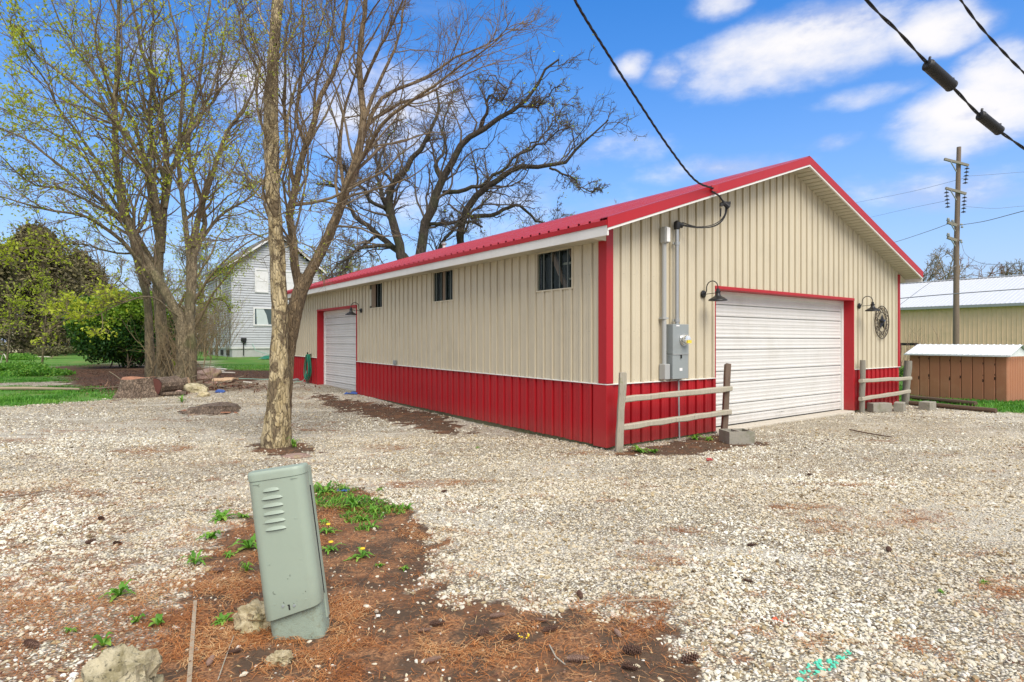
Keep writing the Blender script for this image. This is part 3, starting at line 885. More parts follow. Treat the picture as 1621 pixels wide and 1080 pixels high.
for wi, (a, b, za, zb) in enumerate(WIN):
    fr = MB()
    for (lo, hi) in (((-.022, a - .025, za - .022), (.05, b + .025, za)), ((-.022, a - .025, zb), (.05, b + .025, zb + .018)),
                     ((-.022, a - .025, za + .001), (.05, a, zb - .001)), ((-.022, b, za + .001), (.05, b + .025, zb - .001))):
        fr.span(lo, hi)
    f = fr.build('window_frame', M['beige'], garage)
    sheet(a, b, za, lambda s: zb, lambda s, n, z: (-n + .018, s, z), (), a + .08).build('window_pane', M['fibre'], f)
    y_ = a + .10
    while y_ < b - .03:
        MB().span((-.012, y_ - .006, za + .004), (.004, y_ + .006, zb - .004)).build('pane_rib', M['ribgrey'], f); y_ += .20
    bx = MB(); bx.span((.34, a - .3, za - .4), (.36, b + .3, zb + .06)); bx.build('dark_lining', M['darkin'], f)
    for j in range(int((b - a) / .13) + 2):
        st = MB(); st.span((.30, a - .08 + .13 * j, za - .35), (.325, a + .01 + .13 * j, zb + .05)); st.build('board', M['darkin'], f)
    if wi == 2:
        br = MB(); br.bar((.10, b - .28, zb - .02), (.10, a + .22, za - .05), .035, .09); br.bar((.10, a + .17, zb), (.10, a - .02, zb - .32), .035, .06); br.build('brace', M['brace'], f)
        br = MB(); br.bar((.15, a - .05, zb - .20), (.15, a + .40, zb - .20), .02, .035); br.build('rail', M['bracew'], f); br = MB(); br.bar((.15, a - .05, zb - .46), (.15, a + .24, zb - .46), .02, .03); br.build('rail', M['bracew'], f)
    elif wi == 1:
        br = MB(); br.span((-.021, a + .31, za + .003), (-.012, a + .41, zb - .003)); br.build('brace', M['board'], f)
    else:
        br = MB(); br.span((-.021, a + .40, za + .003), (-.012, a + .66, zb - .003)); br.build('brace', M['board'], f)
        br = MB(); br.span((-.021, b - .11, za + .05), (-.012, b - .012, zb - .12)); br.build('pale_board', M['soffit'], f)
# roof: ribbed panels laid eave to ridge, ridge cap, rake and eave trims
FOH, BOH, EOH = .37, .30, .35
def roof_panels(flip):
    y = -FOH
    while y < BL + BOH - .01:
        y2 = min(y + PW, BL + BOH)
        br = profile(y + .001, y2 - .001, -FOH + .11); vs = []
        for (s, h) in br:
            h *= 1.3
            x0, x1 = -EOH - .03, BW / 2
            if flip: x0, x1 = BW - x0, BW - x1
            vs += [(x0, s, 3.30 - .010 + h), (x1, s, zroof(BW / 2) + h)]
        MB().add(vs, [(2 * q, 2 * q + 1, 2 * q + 3, 2 * q + 2) for q in range(len(br) - 1)]).build('roof_panel', M['roof'], garage)
        y = y2
roof_panels(False); roof_panels(True)
zr = zroof(BW / 2)
mb = MB()
for sgn in (1, -1):
    c = BW / 2
    mb.add([(c, -FOH - .02, zr + .055), (c, BL + BOH, zr + .055), (c - sgn * .24, BL + BOH, zr - .055), (c - sgn * .24, -FOH - .02, zr - .055)], [(0, 1, 2, 3)])
mb.build('ridge_cap', M['roof'], garage)
def slab(y0, y1, off0, off1, sgn, xa=None, ends=0.0):
    """sloping strip along the rake: off0..off1 are heights relative to the roof plane"""
    xe = -EOH - ends; xc = BW / 2
    pts = [(xe, 3.30 + off0 - .3345 * ends), (xc, zr + off0), (xc, zr + off1), (xe, 3.30 + off1 - .3345 * ends)]
    if sgn < 0: pts = [(BW - x, z) for x, z in pts]
    return MB().prism([(x, y0, z) for x, z in pts], (0, y1 - y0, 0))
for sgn in (1, -1):
    slab(-FOH - .035, -FOH + .10, .030, .042, sgn, ends=.035).build('rake_trim', M['roof'], garage)
    slab(-FOH - .035, -FOH - .020, -.115, .029, sgn, ends=.035).build('rake_trim', M['redtrim'], garage)
    slab(-FOH - .028, -FOH + .004, -.150, -.116, sgn, ends=.025).build('rake_fascia', M['white'], garage)
    slab(BL + BOH + .002, BL + BOH + .02, -.14, .040, sgn).build('rake_trim', M['redtrim'], garage)
    # rake soffit: ribbed strips from front to wall
    xs = -EOH
    mb = MB(); n = 0
    w = .13
    while xs < BW / 2 - .001:
        x2 = min(xs + w, BW / 2); g = .028
        za_ = 3.30 + .3345 * (xs + EOH) - .142; zb_ = 3.30 + .3345 * (x2 + EOH) - .142
        q = [(xs + g, za_ + .0027), (x2 - g, zb_ - .0027), (x2 - g + .002, zb_ + .032), (x2, zb_ + .032)]
        if sgn < 0: q = [(BW - a_, b_) for a_, b_ in q]
        vs = []
        for (x_, z_) in q: vs += [(x_, -FOH, z_), (x_, -.002, z_)]
        vs += [((xs if sgn > 0 else BW - xs), -FOH, za_ + .032), ((xs if sgn > 0 else BW - xs), -.002, za_ + .032)]
        mb.add(vs, [(0, 1, 3, 2), (2, 3, 5, 4), (4, 5, 7, 6), (8, 9, 1, 0)])
        xs = x2
    tag(mb.build('rake_soffit', M['soffit'], garage), None, None, None, 'stuff')
# dark sheet closing the overhang between soffit and roof
# eaves
for sx in (1, -1):
    X_ = lambda x: x if sx > 0 else BW - x
    def es(lo, hi, name, m):
        a_, b_ = X_(lo[0]), X_(hi[0])
        return MB().span((min(a_, b_), lo[1], lo[2]), (max(a_, b_), hi[1], hi[2])).build(name, M[m], garage)
    es((-EOH - .045, -FOH - .018, 3.215), (-EOH - .030, BL + BOH, 3.288), 'eave_trim', 'red')
    es((-EOH - .029, -FOH - .018, 3.075), (-EOH, BL + BOH, 3.275), 'eave_fascia', 'white')
    y = -.003
    while y < BL + BOH - .01:
        y2 = min(y + .305, BL + BOH)
        es((-EOH + .001, y + .004, 3.09), (-.003, y2 - .004, 3.10), 'soffit_panel', 'soffit')
        y = y2
# closing of the rake end below the roof at the low corners
for sx in (1, -1):
    for (y0, y1) in ((-.022, -.004),):
        xa, xb = -EOH, .0
        pts = [(xa, 3.078), (xb + .0, 3.078), (xb + .0, 3.30 + .3345 * .35 - .151), (xa, 3.149)]
        if sx < 0: pts = [(BW - x, z) for x, z in pts]
        MB().prism([(x, y0, z) for x, z in pts], (0, y1 - y0, 0)).build('eave_return', M['beige'], garage)

# local point on the garage -> world
GM = Matrix.Translation((1.40, 8.84, 0)) @ Matrix.Rotation(ANG, 4, 'Z')
def gl(x, y, z): return GM @ Vector((x, y, z))
# small flue pipe on the far slope
v = empty('flue_pipe', gl(BW / 2 + .5, 14.6, zr - .17), ANG, 'small white vent pipe poking over the garage roof ridge far back', 'vent pipe')
MB().tube([(0, 0, 0), (0, 0, .50)], .06, 12).build('pipe', M['white'], v, True)
MB().lathe([(0, .62), (.11, .56), (.11, .50), (.06, .50)], 12).build('pipe_cap', M['galv'], v, True)

# ------------------------------------------------------------------ gooseneck barn lights
def barn_light(loc, rz, label):
    r = empty('barn_light', loc, rz, label, 'wall lamp', 'black gooseneck lamps on the garage')
    MB().lathe([(0, .028), (.045, .028), (.062, .018), (.066, 0), (0, 0)], 20, axis=(0, -1, 0)).build('wall_plate', M['black'], r, True)
    arc = [(0, -.02, .0), (0, -.055, .02), (0, -.07, .06)] + [(0, -.18 + .11 * math.cos(t), .10 + .11 * math.sin(t)) for t in np.linspace(0, math.pi, 13)] + [(0, -.29, .06)]
    MB().tube(arc, .0085, 8).build('gooseneck', M['black'], r, True)
    MB().tube([(0, -.03, -.005), (0, -.27, .005)], .006, 6).build('stay', M['black'], r, True)
    MB().lathe([(0, .075), (.026, .075), (.030, .03), (.046, .028), (.046, .012), (.036, .008), (.042, -.03), (.060, -.055), (.105, -.078), (.148, -.108), (.153, -.128), (.148, -.128), (.10, -.088), (.04, -.05), (0, -.05)], 28, (0, -.29, 0)).build('shade', M['black'], r, True)
    MB().lathe([(0, -.05), (.022, -.055), (.03, -.085), (.018, -.11), (0, -.115)], 12, (0, -.29, 0)).build('bulb', M['label'], r, True)
    return r
barn_light(gl(2.30, -.019, 2.40), ANG, 'black gooseneck lamp left of the front garage door, beside the meter')
barn_light(gl(8.09, -.019, 2.40), ANG, 'black gooseneck lamp right of the front garage door, beside the star')
barn_light(gl(-.019, 9.25, 2.43), ANG - math.pi / 2, 'black gooseneck lamp on the long wall above the side door')
barn_light(gl(.35, BL + .02, 2.46), ANG + math.pi, 'black gooseneck lamp peeping past the far rear corner of the garage')

# ------------------------------------------------------------------ star wall plaque
st = empty('star_plaque', gl(9.23, -.045, 2.05), ANG, 'round dark metal wall plaque with a star inside two rings', 'wall plaque')
circ = lambda r, k=40: [(r * math.cos(2 * math.pi * i / k), 0, r * math.sin(2 * math.pi * i / k)) for i in range(k + 1)]
M['iron'] = plain('rusty_dark_iron', (.045, .032, .024), .5, .4, .4, 12)
M['blackgloss'] = plain('black_gloss_enamel', (.012, .012, .016), .18, .2)
mb = MB(); mb.tube(circ(.385), .011, 6); mb.build('outer_ring', M['iron'], st, True)
mb = MB(); mb.tube(circ(.235), .009, 6); mb.build('inner_ring', M['iron'], st, True)
for i in range(18):
    t = 2 * math.pi * i / 18 + .1
    mb = MB(); c_, s_ = math.cos(t), math.sin(t)
    if i % 3 == 0:
        mb.bar((.24 * c_, 0, .24 * s_), (.38 * c_, 0, .38 * s_), .012, .01)
    else:
        mb.tube([(.30 * c_ + .035 * math.cos(u), 0, .31 * s_ + .045 * math.sin(u)) for u in np.linspace(0, 5.2 if i % 2 else 6.28, 9)], .007, 5)
        mb.bar((.24 * c_, 0, .24 * s_), (.27 * c_, 0, .27 * s_), .01, .01)
    mb.build('scroll', M['iron'], st)
mb = MB(); pts = []
for i in range(10):
    t = math.pi / 2 + math.pi * i / 5; r = .215 if i % 2 == 0 else .085
    pts.append((r * math.cos(t), 0, r * math.sin(t)))
mb.add([(0, -.06, 0), (0, .004, 0)] + pts, [(0, 2 + (i + 1) % 10, 2 + i) for i in range(10)] + [(1, 2 + i, 2 + (i + 1) % 10) for i in range(10)])
mb.build('star', M['blackgloss'], st)

# ------------------------------------------------------------------ electric service
mt = empty('electric_meter', gl(1.523, -.012, .99), ANG, 'grey electric meter cabinet mounted on the garage front wall', 'meter box')
bevel(MB().span((-.20, -.15, .40), (.20, 0, .88)).build('meter_socket', M['greybox'], mt), .006)
bevel(MB().span((-.20, -.145, 0), (.20, 0, .396)).build('breaker_cabinet', M['greybox'], mt), .006)
MB().span((-.205, -.156, .392), (.205, -.1505, .404)).build('cover_lip', M['pvc'], mt)
MB().lathe([(0, .012), (.10, .012), (.10, 0), (.10, -.0)], 28, (.06, -.152, .63), (0, -1, 0)).build('meter_ring', M['silver'], mt, True)
def glassf(N, b, o):
    b.inputs['Base Color'].default_value = (.55, .55, .5, 1); b.inputs['Roughness'].default_value = .06
    b.inputs['Transmission Weight'].default_value = .75
M['glass'] = mat('clear_meter_glass', glassf)
dm = MB().lathe([(.082, .012), (.082, .07), (.07, .09), (0, .094)], 24, (.06, -.152, .63), (0, -1, 0)).build('meter_glass', M['glass'], mt, True)
MB().lathe([(.07, .014), (.07, .045), (0, .045)], 20, (.06, -.152, .63), (0, -1, 0)).build('meter_dial', M['label'], dm, True)
MB().span((.03, -.262, .575), (.125, -.235, .625)).build('yellow_tag', M['yellow'], dm)
MB().span((.015, -.205, .655), (.105, -.199, .675)).build('display', M['black'], dm)
MB().span((-.03, -.1475, .13), (.04, -.1455, .175)).build('sticker', M['label'], mt)
MB().span((-.12, -.1535, .845), (-.04, -.151, .865)).build('sticker', M['label'], mt)
MB().tube([(0, -.158, .33), (0, -.158, .39)], .012, 8).build('padlock', M['black'], mt)
sm = empty('service_mast', gl(1.50, -.10, 1.87), ANG, 'galvanised conduit mast with black weatherhead above the meter', 'conduit')
MB().tube([(0, 0, 0), (0, 0, 1.55)], .034, 14).build('mast_pipe', M['galv'], sm, True)
for z in (.04, 1.28):
    mb = MB(); mb.lathe([(.034, 0), (.043, 0), (.043, .05), (.034, .05)], 14, (0, 0, z)); mb.bar((-.09, .0, z + .025), (.02, .085, z + .025), .012, .03); mb.build('pipe_strap', M['galv'], sm)
mb = MB(); mb.lathe([(.036, 0), (.05, .01), (.058, .06), (.05, .12), (.02, .145), (0, .148)], 14, (0, 0, 1.53)); mb.build('weatherhead', M['black'], sm, True)
MB().tube([(.01, 0, 1.62), (.09, -.04, 1.60)], .045, 12).build('weatherhead_mouth', M['black'], sm, True)
pc = empty('plastic_conduit', gl(1.225, -.065, 1.0), ANG, 'grey plastic conduit with a pull box at its foot, left of the meter', 'conduit')
MB().tube([(0, 0, .2), (0, 0, 2.18)], .037, 14).build('pipe', M['pvc'], pc, True)
bevel(MB().span((-.062, -.07, -.01), (.062, .05, .235)).build('pull_box', M['pvc'], pc), .008)
bevel(MB().span((-.05, -.075, 2.15), (.05, .05, 2.42)).build('conduit_body', M['pvc'], pc), .03, 4)
bevel(MB().span((-.04, -.092, 2.17), (.045, -.076, 2.40)).build('body_cover', M['label'], pc), .02, 3)
for z in (.95,):
    MB().span((-.07, -.041, z), (.06, .045, z + .025)).build('pipe_strap', M['pvc'], pc)
gp = tag(MB().tube([gl(1.60, -.055, .99), gl(1.60, -.06, .5), gl(1.59, -.08, -.05)], .014, 8).build('ground_pipe', M['pvc'], None, True), 'thin pale pipe running down from the meter cabinet to the soil', 'pipe')
# drop cable, splice, loops into the weatherhead
A = gl(2.02, -FOH - .06, 3.30 + .3345 * (2.02 + .35) - .02)
def bez(p0, p1, p2, p3, n=14):
    out = []
    for i in range(n + 1):
        t = i / n; out.append(p0 * (1 - t) ** 3 + p1 * 3 * t * (1 - t) ** 2 + p2 * 3 * t * t * (1 - t) + p3 * t ** 3)
    return out
def catenary(pts, n=10):
    """smooth curve through points (Catmull-Rom)"""
    p = [pts[0] * 2 - pts[1]] + list(pts) + [pts[-1] * 2 - pts[-2]]; out = []
    for i in range(1, len(p) - 2):
        for k in range(n):
            t = k / n
            out.append(.5 * ((2 * p[i]) + (p[i + 1] - p[i - 1]) * t + (2 * p[i - 1] - 5 * p[i] + 4 * p[i + 1] - p[i + 2]) * t * t + (3 * p[i] - p[i - 1] - 3 * p[i + 1] + p[i + 2]) * t ** 3))
    out.append(p[-2]); return out
def twisted(path, r, off, turns, nst=3, phase=0.0):
    """strands wound round a path"""
    mb = MB(); n = len(path); L = 0; acc = [0]
    for i in range(1, n): L += (path[i] - path[i - 1]).length; acc.append(L)
    for s in range(nst):
        pts = []
        for i, p in enumerate(path):
            d = path[min(i + 1, n - 1)] - path[max(i - 1, 0)]; a, b, d = frame(d)
            t = 2 * math.pi * (acc[i] * turns + s / nst) + phase
            pts.append(p + a * math.cos(t) * off + b * math.sin(t) * off)
        mb.tube(pts, r, 5, False)
    return mb
path = catenary([A, P(1100, 285, 9.2), P(1060, 235, 8.6), P(1010, 160, 7.9), P(960, 82, 7.2), P(910, 0, 6.4), P(850, -130, 5.2), P(700, -480, 3.6)], 12)
sv = empty('service_drop_cable', A, 0, 'black twisted service cable dropping from top centre to the gable edge', 'cable')
o = twisted(path, .0085, .0095, 2.2).build('cable', M['cable'], None); o.parent = sv; o.matrix_parent_inverse = Matrix.Translation(-A)
SPL = P(1148, 324, 9.75)
mb = MB(); mb.tube([P(1127, 303, 9.62), P(1138, 310, 9.68), SPL], .014, 7); mb.tube([SPL + Vector((-.05, 0, .05)), SPL + Vector((.06, 0, -.05))], [.03, .045], 8)
mb.box(SPL + Vector((.02, 0, .02)), (.12, .06, .05)); mb.box(SPL + Vector((-.06, .0, .0)), (.05, .05, .05))
wh = gl(1.50 + .09, -.14, 1.87 + 1.60)
for (dx, dz) in ((0, -.42), (.02, -.37), (.05, -.47)):
    mb.tube(bez(wh + Vector((0, 0, dx)), wh + Vector((.32, .05, -.06)), SPL + Vector((.06 - dx, 0, dz)), SPL + Vector((dx * .8, 0, 0)), 16), .0085, 6)
mb.tube([P(1141, 330, 9.75), P(1140.5, 343, 9.75)], .012, 6)
o = mb.build('splice_and_leads', M['cable'], None, True); o.parent = sv; o.matrix_parent_inverse = Matrix.Translation(-A)
o = MB().box(A + Vector((.0, 0, .0)), (.10, .07, .10)).build('bracket', M['redtrim'], None); o.parent = sv; o.matrix_parent_inverse = Matrix.Translation(-A)

# ------------------------------------------------------------------ the two cables with splice cases, top right
def cable_thing(name, label, pts, r, off, turns, nst, seg=10):
    base = pts[0]; e = empty(name, base, 0, label, 'cable')
    o = twisted(catenary(pts, seg), r, off, turns, nst).build('cable', M['cable'], None); o.parent = e; o.matrix_parent_inverse = Matrix.Translation(-base)
    return e
c1 = cable_thing('telephone_cable', 'thick black cable with two splice cases crossing the top right corner',
                 [P(1200, -200, 4.2), P(1370, -2, 4.6), P(1420, 48, 4.75), P(1466, 98, 4.9), P(1512, 142, 5.05), P(1550, 182, 5.2), P(1584, 209, 5.35), P(1625, 238, 5.5), P(1750, 330, 5.9)], .0068, .0065, 2.0, 2)
c2 = cable_thing('overhead_cable', 'plain black cable cutting the very corner above the spliced one',
                 [P(1440, -120, 5.2), P(1521, 0, 5.5), P(1552, 42, 5.6), P(1590, 84, 5.75), P(1626, 120, 5.9), P(1760, 250, 6.4)], .0065, .0060, 2.5, 2)
def splice_case(p, q, r, label):
    d = (q - p); L = d.length; base = p
    e = empty('splice_case', base, 0, label, 'splice case', 'black cable splice cases')
    mb = MB(); mb.lathe([(0, 0), (r * .7, 0), (r * .95, .012), (r, .03), (r, L - .03), (r * .95, L - .012), (r * .7, L), (0, L)], 18, (0, 0, 0), d)
    mb.build('case', M['cable'], e, True)
    mb = MB(); a, b, dd = frame(d)
    for t in (.05, .93):
        mb.lathe([(r, 0), (r * 1.04, .002), (r * 1.04, .012), (r, .014)], 18, dd * (L * t), d)
    mb.box(b * (r * 1.0) + dd * (L * .5), (.01, .01, .01)); mb.bar(b * (r * 1.08) + dd * (L * .04), b * (r * 1.08) + dd * (L * .96), .014, .014)
    mb.build('rib', M['black'], e)
    for t in (.05, .95):
        MB().lathe([(0, 0), (.010, 0), (.010, .022), (0, .022)], 8, b * (r * 1.1) + dd * (L * t), b).build('bolt', M['black'], e)
    return e
splice_case(P(1467, 101, 4.9), P(1508, 138, 5.04), .048, 'larger black splice case, higher one on the thick cable')
splice_case(P(1551, 182, 5.2), P(1583, 208, 5.33), .041, 'smaller black splice case, lower one on the thick cable')

# ------------------------------------------------------------------ green utility pedestal
M['pedestal'] = plain('pale_green_enamel', (.30, .365, .29), .46, 0, .05, 5, dirt=(.26, .29, .23), dirt_amt=.45)
M['pedbase'] = plain('chalky_green_base', (.27, .335, .265), .85, 0, .22, 30, .4, dirt=(.20, .20, .13), dirt_amt=.7)
M['darkslot'] = plain('slot_shadow_gap', (.02, .022, .02), .9)
ped = empty('utility_pedestal', G(476, 1000, -.02), 0, 'pale green utility pedestal leaning to the left in the pine litter', 'utility box')
ped.rotation_euler = Matrix.Rotation(math.radians(-7.4), 4, 'Y').to_euler()
ped.rotation_euler = (math.radians(-3.0), math.radians(-8.0), math.radians(5))
def rounded(w, d, r, y0, k=6):
    """outline: flat back, rounded front corners"""
    pts = [(w / 2, y0 + d), (-w / 2, y0 + d)]
    for i in range(k + 1):
        t = math.pi + math.pi / 2 * i / k; pts.append((-w / 2 + r + r * math.cos(t), y0 + r + r * math.sin(t)))
    for i in range(k + 1):
        t = 1.5 * math.pi + math.pi / 2 * i / k; pts.append((w / 2 - r + r * math.cos(t), y0 + r + r * math.sin(t)))
    return pts
def ped_shell(w, d, r, y0, zs, name, m, cap=True):
    mb = MB(); o = None
    rings = []
    for (z, sc, slope) in zs:
        pts = rounded(w * sc, d * sc, r * sc, y0 * sc)
        rings.append([(x, y, z + slope * x) for x, y in pts])
    n = len(rings[0]); vs = [p for rg in rings for p in rg]; fs = []
    for i in range(len(rings) - 1):
        for j in range(n): fs.append((i * n + j, i * n + (j + 1) % n, (i + 1) * n + (j + 1) % n, (i + 1) * n + j))
    fs.append(tuple(range(n - 1, -1, -1))); fs.append(tuple((len(rings) - 1) * n + j for j in range(n)))
    mb.add(vs, fs); return mb.build(name, M[m], ped, True)
ped_shell(.282, .150, .05, -.070, [(-.25, 1, 0), (.16, 1, 0), (.50, 1, 0), (.80, .97, 0)], 'base_shell', 'pedbase')
ped_shell(.300, .100, .052, -.100, [(.155, 1.0, .16), (.160, 1.012, .16), (.30, 1.012, 0), (.880, 1.0, 0)], 'front_cover', 'pedestal')
ped_shell(.306, .118, .056, -.104, [(.882, 1.0, 0), (.912, 1.0, 0), (.924, .985, 0), (.930, .94, 0)], 'cap', 'pedestal')
bk = ped_shell(.296, .052, .006, .030, [(.06, 1, 0), (.905, 1, 0)], 'back_plate', 'pedestal')
MB().span((.128, .001, .20), (.1495, .029, .80)).build('gap', M['darkslot'], ped)
for i in range(6):
    z = .820 - .0415 * i; x0 = -.026
    w = .058 if i else .046
    mb = MB(); vs = []; K = 10
    for j in range(K + 1):
        t = j / K; x = x0 - w + 2 * w * t; e = math.sin(math.pi * t) ** .35 if 0 < t < 1 else 0
        vs += [(x, -.1005, z + .018 * e), (x, -.1005 - .013 * e, z), (x, -.1005, z - .001)]
    fs = []
    for j in range(K): a = 3 * j; b = a + 3; fs += [(a, b, b + 1, a + 1), (a + 1, b + 1, b + 2, a + 2)]
    mb.add(vs, fs).build('louver', M['pedestal'], ped, True)
    MB().span((x0 - w * .86, -.1028, z - .0042), (x0 + w * .86, -.1006, z - .0018)).build('louver_slot', M['darkslot'], ped)
for z in (.655, .435, .222):
    for sgn in (-1, 1):
        x_in = sgn * .078; x_out = sgn * .118
        mb = MB(); mb.bar((x_in, -.1010, z), (x_out, -.094, z + sgn * .004), .005, .007); mb.build('crease', M['pedestal'], ped)
for sgn in (-1, 1):
    MB().bar((sgn * .085, -.1055, .868 + .004 * sgn), (sgn * .118, -.097, .869), .005, .006).build('crease', M['pedestal'], ped)
for (x, z) in ((-.04, .205), (.018, .198)):
    MB().lathe([(0, .005), (.006, .005), (.008, 0)], 10, (x, -.1013, z), (0, -1, 0)).build('screw', M['greybox'], ped)
MB().lathe([(0, .001), (.004, .001), (.004, 0)], 8, (-.012, -.1015, .205), (0, -1, 0)).build('keyhole', M['darkslot'], ped)
MB().span((-.012, -.1030, .180), (-.004, -.1013, .208)).build('keyhole', M['darkslot'], ped)
sc_ = MB()
for _ in range(16):
    x = random.uniform(-.10, .10); z = random.choice([random.uniform(.20, .38), random.uniform(.84, .9)])
    sc_.bar((x, -.1018, z), (x + random.uniform(-.006, .006), -.1018, z + random.uniform(-.012, .012)), .002, .0016)
sc_.build('scratches', M['darkslot'], ped)

# ------------------------------------------------------------------ split-rail fence pieces
def post(loc, top, w, m, name='post', parent=None, round_=False, seed=0):
    random.seed(seed); p = Vector(loc); q = Vector(top); mb = MB(); n = 7; pts = []
    for i in range(n + 1):
        t = i / n; pts.append(p.lerp(q, t) + Vector((random.uniform(-.006, .006), random.uniform(-.006, .006), 0)))
    if round_:
        mb.tube(pts, [w * random.uniform(.92, 1.06) for _ in pts], 12)
    else:
        for a, b in zip(pts[:-1], pts[1:]): pass
        vs = []; fs = []
        for i, c in enumerate(pts):
            k = w * random.uniform(.94, 1.05)
            for (x, y) in ((-1, -.85), (-.85, -1), (.85, -1), (1, -.85), (1, .85), (.85, 1), (-.85, 1), (-1, .85)):
                vs.append(c + Vector((x * k, y * k, random.uniform(-.02, .02) if i == n else 0)))
        for i in range(n):
            for j in range(8): fs.append((i * 8 + j, i * 8 + (j + 1) % 8, (i + 1) * 8 + (j + 1) % 8, (i + 1) * 8 + j))
        fs.append(tuple(n * 8 + j for j in range(8)))
        mb.add(vs, fs)
    return mb.build(name, M[m], parent, round_)
def rail(p, q, w, h, m, parent, seed):
    random.seed(seed); p, q = Vector(p), Vector(q); a, b, d = frame(q - p); n = 9; vs = []; fs = []
    for i in range(n + 1):
        c = p.lerp(q, i / n) + b * random.uniform(-.007, .007) + a * random.uniform(-.004, .004)
        kw, kh = w * random.uniform(.9, 1.08) / 2, h * random.uniform(.9, 1.08) / 2
        for (x, y) in ((-1, -.7), (-.7, -1), (.7, -1), (1, -.7), (1, .7), (.7, 1), (-.7, 1), (-1, .7)): vs.append(c + a * (x * kw) + b * (y * kh))
    for i in range(n):
        for j in range(8): fs.append((i * 8 + j, i * 8 + (j + 1) % 8, (i + 1) * 8 + (j + 1) % 8, (i + 1) * 8 + j))
    fs.append(tuple(range(7, -1, -1))); fs.append(tuple(n * 8 + j for j in range(8)))
    return MB().add(vs, fs).build('rail', M[m], parent)
fe = empty('rail_fence', (0, 0, 0), 0, 'weathered two-rail wooden fence piece in front of the garage corner and meter', 'fence')
fb = G(979, 714); fe.location = fb
L_ = lambda v: Vector(v) - fb
post(L_(G(979, 714, -.1)), L_(P(986, 589, 8.62)), .050, 'greywood', parent=fe, seed=1)
p2g = gl(2.43, -.33, 0)
post(L_((p2g.x, p2g.y, -.1)), L_((p2g.x + .075, p2g.y + .02, 1.215)), .047, 'brownwood', parent=fe, seed=2)
rail(L_(P(985, 632.5, 8.66)), L_(P(1157, 615.5, 10.02)), .085, .085, 'whitewood', fe, 3)
rail(L_(P(984, 676.5, 8.66)), L_(P(1155, 652.5, 10.02)), .085, .085, 'whitewood', fe, 4)
fr_ = empty('rail_fence', (0, 0, 0), 0, 'smaller two-rail wooden fence piece at the right corner of the garage', 'fence')
fa = gl(7.95, -.14, 0); fbb = gl(10.62, -.02, 0); fr_.location = fa
L_ = lambda v: Vector(v) - fa
post(L_(fa + Vector((0, 0, -.1))), L_(fa + Vector((.02, 0, 1.17))), .060, 'greypost', parent=fr_, seed=5, round_=True)
post(L_(fbb + Vector((0, 0, -.1))), L_(fbb + Vector((.09, 0, 1.10))), .085, 'greypost', parent=fr_, seed=6, round_=True)
rail(L_(P(1363, 603, 13.35)), L_(P(1441, 599, 14.95)), .09, .085, 'whitewood', fr_, 7)
rail(L_(P(1362, 631.5, 13.35)), L_(P(1439, 620, 14.95)), .09, .085, 'whitewood', fr_, 8)

# ------------------------------------------------------------------ concrete blocks
def block(px, py, rz, label, l=.40, d=.20, h=.19, holes=True, wall=.034):
    g = G(px, py)
    o = empty('concrete_block', g, rz, label, 'concrete block', 'concrete blocks by the fence posts')
    hx, hy = l / 2, d / 2
    if holes:
        mb = MB(); xs = [-hx, -hx + .035, -.018, .018, hx - .035, hx]
        mb.span((-hx, -hy, -.02), (hx, -hy + .034, h)); mb.span((-hx, hy - .034, -.02), (hx, hy, h))
        for a, b in ((xs[0], xs[1]), (xs[2], xs[3]), (xs[4], xs[5])): mb.span((a, -hy + .0341, -.02), (b, hy - .0341, h - .001))
        mb.span((-hx + .03, -hy + .03, -.02), (hx - .03, hy - .03, .01))
        b_ = mb.build('block_shell', M['concrete'], o)
    else:
        b_ = bevel(MB().span((-hx, -hy, -.02), (hx, hy, h)).build('block_shell', M['concrete'], o), .012, 2)
    return o
block(1166, 700, math.radians(8), 'hollow concrete block with two open cores beside the brown fence post', .42, .34, .19)
block(1392, 651, math.radians(12), 'solid grey concrete block in front of the right fence, left one of the touching pair', .50, .2, .19, False)
block(1424, 650, math.radians(52), 'paler concrete block turned end-on at the foot of the right corner post', .40, .2, .19, False)
block(1468, 648, math.radians(35), 'lone concrete block resting on the timbers right of the corner post', .36, .24, .18, False)
for (a, b, w, lab) in (((1440, 641, .05), (1577, 654, .05), .11, 'long dark landscape timber edging the grass, front one'),
                       ((1436, 632, .06), (1545, 643, .06), .12, 'second dark landscape timber lying behind the front one')):
    p = G(a[0], a[1], a[2]); q = G(b[0], b[1], b[2]); rail_e = MB()
    rail_e.tube([p.lerp(q, t) for t in np.linspace(0, 1, 8)], [w / 2 * (1 + .05 * math.sin(9 * t)) for t in range(8)], 8)
    tag(rail_e.build('landscape_timber', M['timber'], None), lab, 'timber', 'landscape timbers')

